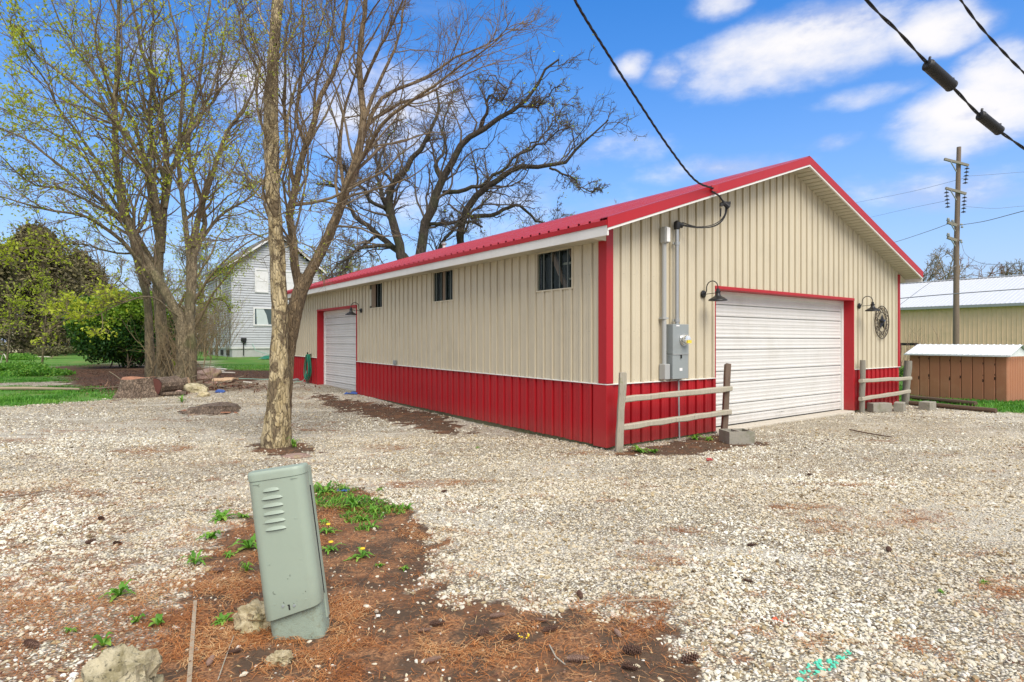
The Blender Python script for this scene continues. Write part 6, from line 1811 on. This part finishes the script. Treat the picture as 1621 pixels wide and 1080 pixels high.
mb = MB(); mb.tube([(.75, -.1, .1), (.75, -.1, 1.15)], .035, 6); mb.box((.75, -.12, 1.25), (.35, .16, .22)); mb.box((.8, -.12, 1.05), (.2, .12, .14)); mb.build('gas_meter', M['black'], house)
mb = MB(); mb.tube([(1.35, -.05, .95), (1.5, -.4, .45), (2.3, -1.6, .12), (2.9, -2.2, .1)], .02, 5); mb.build('hose', M['hose2'], house)
tp = rag(428, 569, .8, 'hose', 'rumpled green tarp on the grass in front of the grey house', 'tarp', 'tarp', 7)

# ---- beige barn behind at the right
M['barnwall'] = siding_mat('tan_barn_steel', (.70, .51, .33), .5, (.42, .35, .2), .4)
M['barnroof'] = siding_mat('white_barn_roof', (.58, .60, .62), .35, (.52, .54, .56), .5)
BX, BY = P(1700, 0, 32.2).x, 32.2
barn = empty('storage_barn', (BX, BY, 0), ANG, 'long tan metal barn with a white steel roof behind the utility pole', 'barn')
# the barn's long wall runs away to the left along local +y
LB = 15.0
y = 0.0
while y < LB:
    y2 = y + .914; mb = MB()
    for k in range(4):
        c = y + .114 + .2286 * k
        for (s0, n0, s1, n1) in ((c - .114, 0, c - .03, 0), (c - .03, 0, c - .015, .02), (c - .015, .02, c + .015, .02), (c + .015, .02, c + .03, 0), (c + .03, 0, c + .114, 0)):
            mb.add([(-n0, s0, 0), (-n1, s1, 0), (-n1, s1, 3.72), (-n0, s0, 3.72)], [(0, 1, 2, 3)])
    mb.build('siding_panel', M['barnwall'], barn)
    mb = MB()
    for k in range(4):
        c = y + .114 + .2286 * k
        for (s0, n0, s1, n1) in ((c - .114, 0, c - .03, 0), (c - .03, 0, c - .015, .02), (c - .015, .02, c + .015, .02), (c + .015, .02, c + .03, 0), (c + .03, 0, c + .114, 0)):
            mb.add([(-.35, s0, 3.76 + n0), (-.35, s1, 3.76 + n1), (7.0, s1, 5.92 + n1), (7.0, s0, 5.92 + n0)], [(0, 1, 2, 3)])
    mb.build('roof_panel', M['barnroof'], barn)
    y = y2
MB().prism([(.01, 0, 0), (14, 0, 0), (14, 0, 3.7), (7, 0, 5.85), (.01, 0, 3.7)], (0, .02, 0)).build('gable_wall', M['barnwall'], barn)
MB().prism([(.01, y, 0), (14, y, 0), (14, y, 3.7), (7, y, 5.85), (.01, y, 3.7)], (0, .02, 0)).build('gable_wall', M['barnwall'], barn)
MB().add([(14.35, 0, 3.76), (14.35, y, 3.76), (7, y, 5.92), (7, 0, 5.92)], [(0, 1, 2, 3)]).build('roof', M['barnroof'], barn)
mb = MB(); mb.span((-.385, -.05, 3.60), (-.352, y + .05, 3.76)); mb.build('eave_trim', M['greybox'], barn)
MB().span((-.35, 0, 3.62), (-.01, y, 3.64)).build('soffit', M['soffit'], barn)
mb = MB(); mb.span((6.85, -.05, 5.93), (7.15, y + .05, 5.975)); mb.build('ridge_cap', M['barnroof'], barn)

# ---- low brown shed with white roof
M['shedbrown'] = siding_mat('rusty_brown_panel', (.40, .165, .085), .65, (.50, .26, .15), .8)
M['rust'] = plain('dark_rust', (.055, .022, .014), .9, 0, .4, 15)
M['shedroof'] = siding_mat('white_ribbed_shed_roof', (.72, .75, .75), .4, (.58, .60, .60), .4)
pA = G(1440, 626); pB = G(1595, 637.5)
sv_ = pB - pA; SLn = Vector((sv_.x, sv_.y, 0)).length; sang = math.atan2(sv_.y, sv_.x)
shed = empty('low_shed', pA, sang, 'knee-high rusty brown panel shed with a white metal gable roof on the grass', 'shed')
SD, SH = 1.25, 1.20
def shed_panels(n, total, place):
    w = total / n
    for i in range(n):
        a, b = i * w, (i + 1) * w; mb = MB()
        for (s0, n0, s1, n1) in ((a + .004, -.012, a + .02, .006), (a + .02, .006, b - .02, .006), (b - .02, .006, b - .004, -.012)):
            mb.add([place(s0, n0, -.05), place(s1, n1, -.05), place(s1, n1, SH), place(s0, n0, SH)], [(0, 1, 2, 3)])
        pnl = mb.build('panel', M['shedbrown'], shed)
        if total > 2 and i in (0, 1, 3, 4, 6, 7):
            mb = MB()
            for (zz, s) in ((SH * .45 + .07 * (i % 3), .03), (SH - .08 - .02 * i, .02), (.5 + .03 * i, .016)):
                x = b - .012; mb.add([place(x - s * .5, .0075, zz - s * 1.6), place(x + s * .4, .0075, zz - s), place(x + s * .5, .0075, zz + s), place(x - s * .6, .0075, zz + s * 1.5)], [(0, 1, 2, 3)])
            mb.build('rust_spot', M['rust'], pnl)
    MB().add([place(0, -.02, -.05), place(total, -.02, -.05), place(total, -.02, SH), place(0, -.02, SH)], [(0, 1, 2, 3)]).build('backing', M['rust'], shed)
shed_panels(9, SLn, lambda s, n, z: (s, -n, z))
shed_panels(9, SD, lambda s, n, z: (SLn + n, s, z))
shed_panels(4, SLn, lambda s, n, z: (s, SD + n, z)); shed_panels(3, SD, lambda s, n, z: (-n, s, z))
for sg in (0, 1):
    mb = MB(); nst = 18
    for i in range(nst):
        x0 = -.10 + (SLn + .2) * i / nst; x1 = -.10 + (SLn + .2) * (i + 1) / nst; w = x1 - x0
        for (u0, h0, u1, h1) in ((0, 0, .3, .0), (.3, 0, .42, .014), (.42, .014, .58, .014), (.58, .014, .7, 0), (.7, 0, 1, 0)):
            ya = -.10 if sg == 0 else SD + .10
            mb.add([(x0 + w * u0, ya, SH + .02 + h0), (x0 + w * u1, ya, SH + .02 + h1), (x0 + w * u1, SD / 2, SH + .30 + h1), (x0 + w * u0, SD / 2, SH + .30 + h0)], [(0, 1, 2, 3)])
    mb.build('roof_panel', M['shedroof'], shed)
MB().span((-.11, -.112, SH - .012), (SLn + .11, -.10, SH + .03)).build('roof_edge', M['shedroof'], shed)
for x in (-.005, SLn - .0): MB().prism([(x, -.02, SH + .001), (x, SD + .02, SH + .001), (x, SD / 2, SH + .27)], (.012, 0, 0)).build('roof_gable', M['shedroof'], shed)
MB().span((SLn + .10, -.10, SH + .0), (SLn + .112, SD + .1, SH + .02)).build('roof_edge', M['shedroof'], shed)

# ---- chain-link style dark fence line between garage and barn
fl = empty('dark_rail', G(1428, 575), 0, 'dark horizontal rail running behind the garage towards the shed', 'fence')
o = MB().bar(P(1423, 545, 24), P(1452, 545, 23.2), .07, .10).build('rail', M['darkslot'], None); o.parent = fl; o.matrix_parent_inverse = Matrix.Translation(-fl.location)
for (px, dd) in ((1425, 23.9), (1450, 23.3)):
    b_ = P(px, 540, dd); b_.z = 0; o = MB().bar(b_, P(px, 545, dd), .06, .06).build('post', M['darkslot'], None); o.parent = fl; o.matrix_parent_inverse = Matrix.Translation(-fl.location)
g = Vector((P(1430, 0, 21).x, 21, 0)); e = empty('leafy_shrub', g, 0, 'leafy brown-green undergrowth between the garage corner and the shed', 'shrub')
leaf_blob('foliage', (g.x, g.y, .42), (.7, .5, .5), 1800, .06, M['bushleaf'], e, tone=(.6, .3), seed=41, lumps=10, shell=.2)
MB().tube([(0, 0, 0), (0, 0, .3)], .02, 5).build('stems', M['twig'], e)

# ---- utility pole
DP = 30.0; up_x = P(1514, 0, DP).x
pole = empty('utility_pole', (up_x, DP, 0), 0, 'tall wooden utility pole with four staggered crossarms and insulators', 'utility pole')
ptop = P(1518, 233, DP); LP = lambda v: Vector(v) - Vector((up_x, DP, 0))
MB().tube([(-.02, 0, -.5), LP(P(1514, 400, DP)), LP(ptop)], [.14, .122, .095], 14).build('pole', M['pole'], pole, True)
def arm(a, b, w, ins=(), pins=(), brace=None):
    o = MB().bar(LP(P(*a, DP - .18)), LP(P(*b, DP - .18)), w, w * 1.2).build('crossarm', M['greypost'], pole)
    for (px, py, n, dx) in ins:
        top = LP(P(px, py, DP - .18)); bot = top + Vector((dx, 0, -.18 * n)); mb = MB(); mb.tube([top, bot], .012, 5)
        for k in range(n):
            c = top.lerp(bot, (k + .6) / n); mb.lathe([(.01, .03), (.05, .02), (.115, -.03), (.10, -.035), (.02, -.01), (.02, -.05)], 12, c)
        mb.build('insulator', M['black'], o, True)
    for (px, py) in pins:
        c = LP(P(px, py, DP - .18)); MB().lathe([(.02, -.16), (.02, 0), (.08, 0), (.085, .05), (.05, .06), (.07, .10), (.05, .16), (0, .17)], 10, c).build('pin_insulator', M['greybox'], o, True)
    if brace:
        p, q = brace; MB().bar(LP(P(*p, DP - .22)), LP(P(*q, DP - .16)), .045, .03).build('brace', M['greybox'], o)
arm((1495, 252), (1533, 262), .095, ins=[(1531, 263, 5, -.10)], brace=((1505, 256), (1514, 272)))
arm((1497, 298), (1529, 307), .095, ins=[(1498, 301, 5, .08), (1527, 309, 5, -.06)], brace=((1505, 302), (1514, 317)))
arm((1500, 352), (1514, 357), .11, pins=[(1501, 350), (1508, 353)], brace=((1506, 356), (1512, 366)))
arm((1500, 376), (1514, 381), .11, pins=[(1501, 374)], brace=((1506, 380), (1512, 390)))
mb = MB()
for (px, py) in ((1522, 357), (1523, 361), (1521, 382), (1522, 385)): mb.lathe([(0, 0), (.045, 0), (.06, .04), (.04, .09), (0, .1)], 8, LP(P(px, py, DP - .2)))
mb.build('side_insulator', M['greybox'], pole)
M['farwire'] = plain('distant_wire', (.16, .17, .19), .6)
def wire(pts, r, label):
    b_ = pts[0]; o = MB().tube([p - b_ for p in catenary(pts, 8)], r, 4, False).build('power_line', M['farwire'], None); o.location = b_
    return tag(o, label, 'power line', 'thin power lines on the far pole')
wire([P(1523, 356, DP), P(1560, 350, 26), P(1625, 333, 21), P(1760, 300, 15)], .014, 'line running right from the third crossarm of the pole')
wire([P(1500, 355, DP), P(1470, 366, 34), P(1418, 383, 40), P(1380, 392, 46)], .016, 'line sloping down left from the third crossarm behind the gable')
wire([P(1531, 279, DP), P(1575, 276, 30), P(1625, 272, 30), P(1760, 262, 30)], .007, 'faint line right of the topmost insulator string')
wire([P(1527, 327, DP), P(1575, 330, 30), P(1625, 326, 30), P(1760, 318, 30)], .007, 'faint line right of the second crossarm')
wire([P(1498, 318, DP), P(1440, 330, 38), P(1370, 346, 48)], .008, 'faint line left of the second crossarm')
wire([P(1531, 281, DP), P(1440, 304, 40), P(1350, 322, 52)], .009, 'faint line crossing the sky left of the top crossarm')
wire([P(1522, 385, DP), P(1530, 404, 29), P(1560, 418, 28), P(1625, 416, 26), P(1700, 414, 24)], .010, 'drooping line above the barn roof at the right')
wire([P(1419, 473, 30), P(1500, 466, 28.5), P(1625, 457, 27), P(1760, 448, 26)], .022, 'dark line crossing in front of the barn roof')
wire([P(1424, 483, 29), P(1470, 449, 29.4), P(1514, 420, DP - .2)], .012, 'guy line slanting up over the barn roof to the pole')

# ---- far left: pale garage, parked car, playset-like cart
e = empty('pale_garage', P(30, 0, 60) * 1.0, .25, 'small cream and white outbuilding seen under the evergreens at far left', 'garage')
e.location = (P(14, 0, 60).x, 60, .44)
mb = MB(); mb.span((0, 0, -.3), (3.2, 5, 2.3)); mb.build('wall', M['beige'], e)
MB().span((1.1, -.04, 0), (3.0, -.005, 1.9)).build('door', M['housetrim'], e)
MB().prism([(-.3, -.3, 2.3), (3.5, -.3, 2.3), (1.6, -.3, 3.4)], (0, 5.6, 0)).build('roof', M['shingle'], e)
def simple_car(px, d, rz, m, label):
    x = P(px, 0, d).x; c = empty('parked_car', (x, d, float(hgt(x, d))), rz, label, 'car', 'vehicles parked far off')
    side_ = [(-2.1, .35), (-2.15, .7), (-1.9, .85), (-1.2, .92), (-.75, 1.42), (.75, 1.45), (1.3, .98), (2.05, .85), (2.15, .55), (2.1, .35)]
    bevel(MB().prism([(x_, -.85, z_) for x_, z_ in side_], (0, 1.7, 0)).build('body', M[m], c), .05)
    MB().prism([(-1.05, -.86, .95), (-.68, -.86, 1.34), (.68, -.86, 1.36), (1.1, -.86, .98)], (0, 1.72, 0)).build('window', M['winglass'], c)
    for sx in (-1.35, 1.35):
        for sy in (-.87, .87):
            MB().lathe([(0, -.1), (.2, -.1), (.33, -.09), (.33, .09), (.2, .1), (0, .1)], 18, (sx, sy, .33), (0, 1, 0)).build('wheel', M['black'], c, True)
    for sy in (-.6, .6): MB().box((2.12, sy, .66), (.06, .3, .14)).build('headlight', M['label'], c)
    return c
M['carsilver'] = plain('silver_car_paint', (.42, .44, .46), .3, .3, .05)
M['cardark'] = plain('dark_car_paint', (.05, .055, .06), .3, .2, .05)
simple_car(-6, 66, .1, 'carsilver', 'silver car parked beyond the lawn at the left edge')
simple_car(312, 60, .4, 'cardark', 'dark car parked left of the grey house')
# neighbour house between tree and grey house
e = empty('tan_house', (P(298, 0, 74).x, 74, .46), .2, 'small tan bungalow glimpsed left of the grey house', 'house')
MB().span((0, 0, -.3), (7, 8, 2.8)).build('wall', M['barnwall'], e)
MB().prism([(-.5, -.4, 2.8), (7.5, -.4, 2.8), (3.5, -.4, 5.0)], (0, 9, 0)).build('roof', M['shingle'], e)
for a in (1.0, 4.4):
    w = MB().span((a, -.06, 1.0), (a + 1.3, -.005, 2.1)).build('window', M['housetrim'], e); MB().span((a + .1, -.09, 1.1), (a + 1.2, -.061, 2.0)).build('pane', M['winglass'], w)
e = empty('white_shed', (P(62, 0, 58).x, 58, .46), .1, 'dark low trailer with a pale rim beyond the evergreen trunk', 'trailer')
MB().span((-1.6, 0, .9), (2.6, 1.6, 1.9)).build('body', M['cardark'], e); MB().span((-1.62, -.02, 1.9), (2.62, 1.62, 2.0)).build('rim', M['carsilver'], e)
for x in (-.6, 1.4): MB().lathe([(0, -.1), (.35, -.1), (.35, .1), (0, .1)], 16, (x, 0, .38), (0, 1, 0)).build('wheel', M['black'], e)
e.name = 'trailer'

# ---- stump, logs, rubble under the tall tree
M['cutwood'] = wood('fresh_cut_wood', (.30, .13, .075), (.42, .22, .13))
M['darkcut'] = plain('dark_red_cut_end', (.11, .036, .026), .85, 0, .4, 12)
M['tancut'] = wood('tan_split_wood', (.50, .33, .19), (.62, .44, .28), amt=.4)
M['barklog'] = bark('log_bark', (.19, .135, .095), (.30, .225, .16), (.05, .035, .025), (7, 7, 7), 1.2, .5)
M['plaster'] = plain('broken_plaster', (.66, .61, .52), .9, 0, .2, 5, dirt=(.35, .28, .2), dirt_amt=.5)
def stump(px, py, r, h, label, flare=1.35, cut='cutwood', seed=1, dark=False):
    g = G(px, py); g.y += r; random.seed(seed); e = empty('tree_stump', g, 0, label, 'stump', 'cut stumps and logs')
    k = 28; rad = [1 + .10 * math.sin(3 * t + seed) + .07 * math.sin(7 * t + 2 * seed) + .05 * random.uniform(-1, 1) for t in np.linspace(0, 6.283, k, endpoint=False)]
    mb = MB(); vs = []; rows = [(-.1, flare * 1.15), (0, flare), (h * .35, 1.1), (h * .8, 1.0), (h, .98)]
    for (z, s) in rows:
        for j in range(k):
            t = 6.283 * j / k; rr = r * (1 + (rad[j] - 1) * (1 + 1.5 * (s - 1))) * s; vs.append((rr * math.cos(t), rr * math.sin(t), z + (.03 * math.sin(2 * t + seed) if z == h else 0)))
    fs = [(i * k + j, i * k + (j + 1) % k, (i + 1) * k + (j + 1) % k, (i + 1) * k + j) for i in range(len(rows) - 1) for j in range(k)]
    mb.add(vs, fs).build('bark', M['barklog'], e)
    top = vs[-k:]; mb = MB(); inner = [(x * .86, y * .86, z + .004) for x, y, z in top]; c = (0, 0, h - (.10 if dark else .0))
    mid = [(x * .45, y * .45, z - (.07 if dark else 0)) for x, y, z in top]
    o_ = [(x * .99, y * .99, z + .001) for x, y, z in top]
    mb.add(o_ + inner + mid + [c], [(j, (j + 1) % k, k + (j + 1) % k, k + j) for j in range(k)] + [(k + j, k + (j + 1) % k, 2 * k + (j + 1) % k, 2 * k + j) for j in range(k)] + [(2 * k + j, 2 * k + (j + 1) % k, 3 * k) for j in range(k)])
    mb.build('cut_face', M[cut], e); return e
stump(206, 630, .42, .50, 'big hollow tree stump with fresh orange cut top at the grass corner', 1.3, 'cutwood', 2, True)
def log(p, q, r, label, end='darkcut', name='log', taper=.95):
    base = p; e = empty(name, base, 0, label, 'log', 'cut stumps and logs'); d = q - p; L = d.length; n = 8; random.seed(int(r * 1000))
    mb = MB(); a, b, dd = frame(d); k = 16; vs = []
    for i in range(n + 1):
        for j in range(k):
            t = 6.283 * j / k; rr = r * (1 + .06 * math.sin(3 * t + i * .4) + random.uniform(-.03, .03)) * (1 - (1 - taper) * i / n)
            vs.append(d * (i / n) + a * rr * math.cos(t) + b * rr * math.sin(t))
    mb.add(vs, [(i * k + j, i * k + (j + 1) % k, (i + 1) * k + (j + 1) % k, (i + 1) * k + j) for i in range(n) for j in range(k)]).build('bark', M['barklog'], e)
    for (ring, off) in ((vs[:k], -.004), (vs[-k:], .004)):
        c = sum((Vector(v) for v in ring), Vector()) / k
        MB().add([Vector(v) * .97 + c * .03 + dd * off for v in ring] + [c + dd * off * 2], [(j, (j + 1) % k, k) for j in range(k)]).build('cut_end', M[end], e)
    return e
def glift(px, py, r): g = G(px, py); g.z += r; g.y += r; return g
a = glift(234, 630, .27); log(a, a + Vector((.18, .75, 0)), .25, 'short thick log lying with its dark red cut end facing the drive')
a = glift(250, 618, .16); log(a, a + Vector((.45, .35, .02)), .12, 'weathered grey log right of the dark red one', 'tancut')
a = glift(240, 606, .22); log(a, a + Vector((.62, .15, .0)), .15, 'orange-brown log section lying behind the stump', 'tancut')
a = glift(262, 622, .17); log(a, a + Vector((.5, .12, .14)), .13, 'broken pale log leaning against the tree foot', 'tancut')
a = glift(252, 628, .06); log(a, a + Vector((.65, .1, .02)), .055, 'thin dark branch piece lying in front of the pale log', 'darkcut')
rocks_ = [(305, 622, (.34, .22, .20), 'lime2', 'mossy grey stone at the right foot of the tall tree'), (318, 628, (.16, .12, .10), 'lime', 'small pale stone right of the mossy one'), (278, 626, (.15, .12, .09), 'redstone', 'brown stone below the tree foot'),
          (195, 578, (.28, .2, .14), 'lime2', 'pointed grey stone lying in front of the dark bush'), (322, 600, (.42, .3, .32), 'redstone', 'brown earthy lump behind the rubble'), (345, 622, (.14, .1, .07), 'bluecloth', 'faded blue-grey lump in the rubble')]
for i, (px, py, sz, m, lab) in enumerate(rocks_):
    g = G(px, py); g.y += sz[1]; g.z += sz[2] * .3; rock('rock', g, sz, 5.5 + i, m, lab, group='stones in the rubble', sub=3)
slabs = [(352, 606, .62, .30, 20, 'tancut', 'tan flat slab on top of the rubble'), (366, 604, .4, .25, -15, 'tancut', 'smaller tan slab touching the larger one'), (335, 612, .35, .22, 40, 'redstone', 'rusty brick-coloured slab left of the tan ones'),
         (338, 592, .8, .16, 10, 'plaster', 'long pale board at the back of the rubble'), (350, 588, .7, .10, -35, 'plaster', 'broken pale lath crossing the long board'), (330, 585, .5, .12, 70, 'plaster', 'short pale board standing on edge in the rubble'),
         (362, 594, .6, .07, 160, 'plaster', 'thin pale strip right of the boards'), (392, 610, .55, .04, -40, 'plaster', 'single thin pale stick right of the rubble')]
for i, (px, py, l, w, a, m, lab) in enumerate(slabs):
    g = G(px, py); R = Matrix.Rotation(math.radians(a), 3, 'Z') @ Matrix.Rotation(.22 * (-1) ** i, 3, 'X')
    o = bevel(MB().box((0, 0, 0), (l, w, .045), R).build('slab', M[m], None), .008); o.location = g + Vector((0, 0, .10)); tag(o, lab, 'rubble piece', 'rubble under the tall tree')
random.seed(3)
st2 = stump(326, 655, .46, .13, 'low worn grey stump set in the gravel drive before the log pile', 1.2, 'barklog', 4)
for i in range(9):
    a = random.uniform(0, 6.28); g = st2.location + Vector((math.cos(a) * random.uniform(.5, .85), math.sin(a) * .5 - .2, 0)); R = Matrix.Rotation(random.uniform(0, 3), 3, 'Z') @ Matrix.Rotation(random.uniform(-.3, .3), 3, 'X')
    o = MB().box((0, 0, .03), (random.uniform(.10, .22), random.uniform(.04, .09), .025), R).build('bark_chip', M['barklog' if i % 2 else 'cutwood'], None); o.location = g
    tag(o, ['bark chip nearest the drive in front of the low worn stump', 'orange wood chip left of the low worn stump', 'long bark chip right of the low worn stump', 'orange chip in front of the low worn stump', 'thin bark chip behind the low worn stump', 'orange chip right of the low worn stump', 'bark chip farthest left of the low worn stump', 'orange chip half against the low worn stump', 'short bark chip beside the low worn stump'][i], 'bark chip', 'bark chips round the low stump')
# long pole lying on the grass, pale board behind
p = G(-40, 618, .05); q = G(126, 619, .05); tag(MB().tube([p, p.lerp(q, .5) + Vector((0, 0, .02)), q], [.05, .045, .035], 8).build('fallen_pole', M['lath'], None, True), 'long weathered pole lying along the edge of the grass at left', 'pole')
p = G(128, 617, .04); q = G(182, 616, .04); tag(MB().tube([p, q], .02, 6).build('fallen_pole', M['brownwood'], None, True), 'thin brown stick continuing right of the long pole', 'pole')
p = G(54, 566, .05); q = G(79, 566, .05); tag(MB().bar(p, q, .12, .05).build('board', M['plaster'], None), 'pale board lying on the far grass by the shrub', 'board')
p = G(0, 579, .02); tag(MB().tube(catenary([p, p + Vector((.35, -.2, .55)), p + Vector((.8, -.5, .12)), p + Vector((.9, -.7, .0))], 6), .022, 6).build('dead_stem', M['plaster'], None, True), 'pale arching dead stem over the weeds at the left edge', 'stem')
# twigs, splinters and dead leaves heaped under the tall tree
def brush_debris():
    n = 2600; c = G(300, 616); a = rng.normal(0, 1, (n, 2)); x = c.x + a[:, 0] * 1.5; y = c.y + .3 + a[:, 1] * .55
    z = ground_z(x, y) + rng.uniform(.0, .16, n) * np.exp(-(a ** 2).sum(1) / 2)
    blades('brush_debris', x, y, z, rng.uniform(.06, .34, n), rng.uniform(.012, .035, n), rng.normal(.12, .3, n), M['mulch'],
           'dead leaves and splinters heaped under the tall tree', np.clip(rng.normal(.6, .3, n), 0, 1), .6)
    m = 70; S0_ = np.stack([c.x + rng.normal(.2, 1.2, m), c.y + rng.normal(.2, .45, m), np.full(m, c.z + .06)], 1)
    d = rng.normal(0, 1, (m, 3)) * np.array([1, .8, .18]); d = nrm(d) * rng.uniform(.3, 1.0, (m, 1))
    Pn = np.stack([S0_ + d * t + np.array([0, 0, .04]) * math.sin(t * 3) for t in np.linspace(0, 1, 5)], 1)
    o = tube_object('dead_sticks', [(Pn, np.full((m, 5), .012), 4)], M['twiggrey'], None, False)
    tag(o, 'dead grey sticks strewn around the foot of the tall tree', None, None, 'stuff')
brush_debris()
# rows of screws on the garage walls
mb = MB()
for z in (WAIN + .05, 1.75, 2.62):
    for k in range(45):
        x = .13 + RIB * k
        if x < BW - .1 and z < zroof(x) - .2 and not (F_OPEN[0] - .05 < x < F_OPEN[1] + .05 and z < F_OPEN[3] + .05): mb.box((x, -.004, z), (.012, .008, .012))
    for k in range(69):
        y = .13 + RIB * k
        if y < BL - .1 and not (S_OPEN[0] - .05 < y < S_OPEN[1] + .05 and z < S_OPEN[3] + .05) and not any(a - .03 < y < b + .03 and z > za - .05 for a, b, za, zb in WIN): mb.box((-.004, y, z), (.008, .012, .012))
M['screw'] = plain('rusty_screw', (.20, .15, .09), .6)
mb.build('screws', M['screw'], garage)['kind'] = 'stuff'
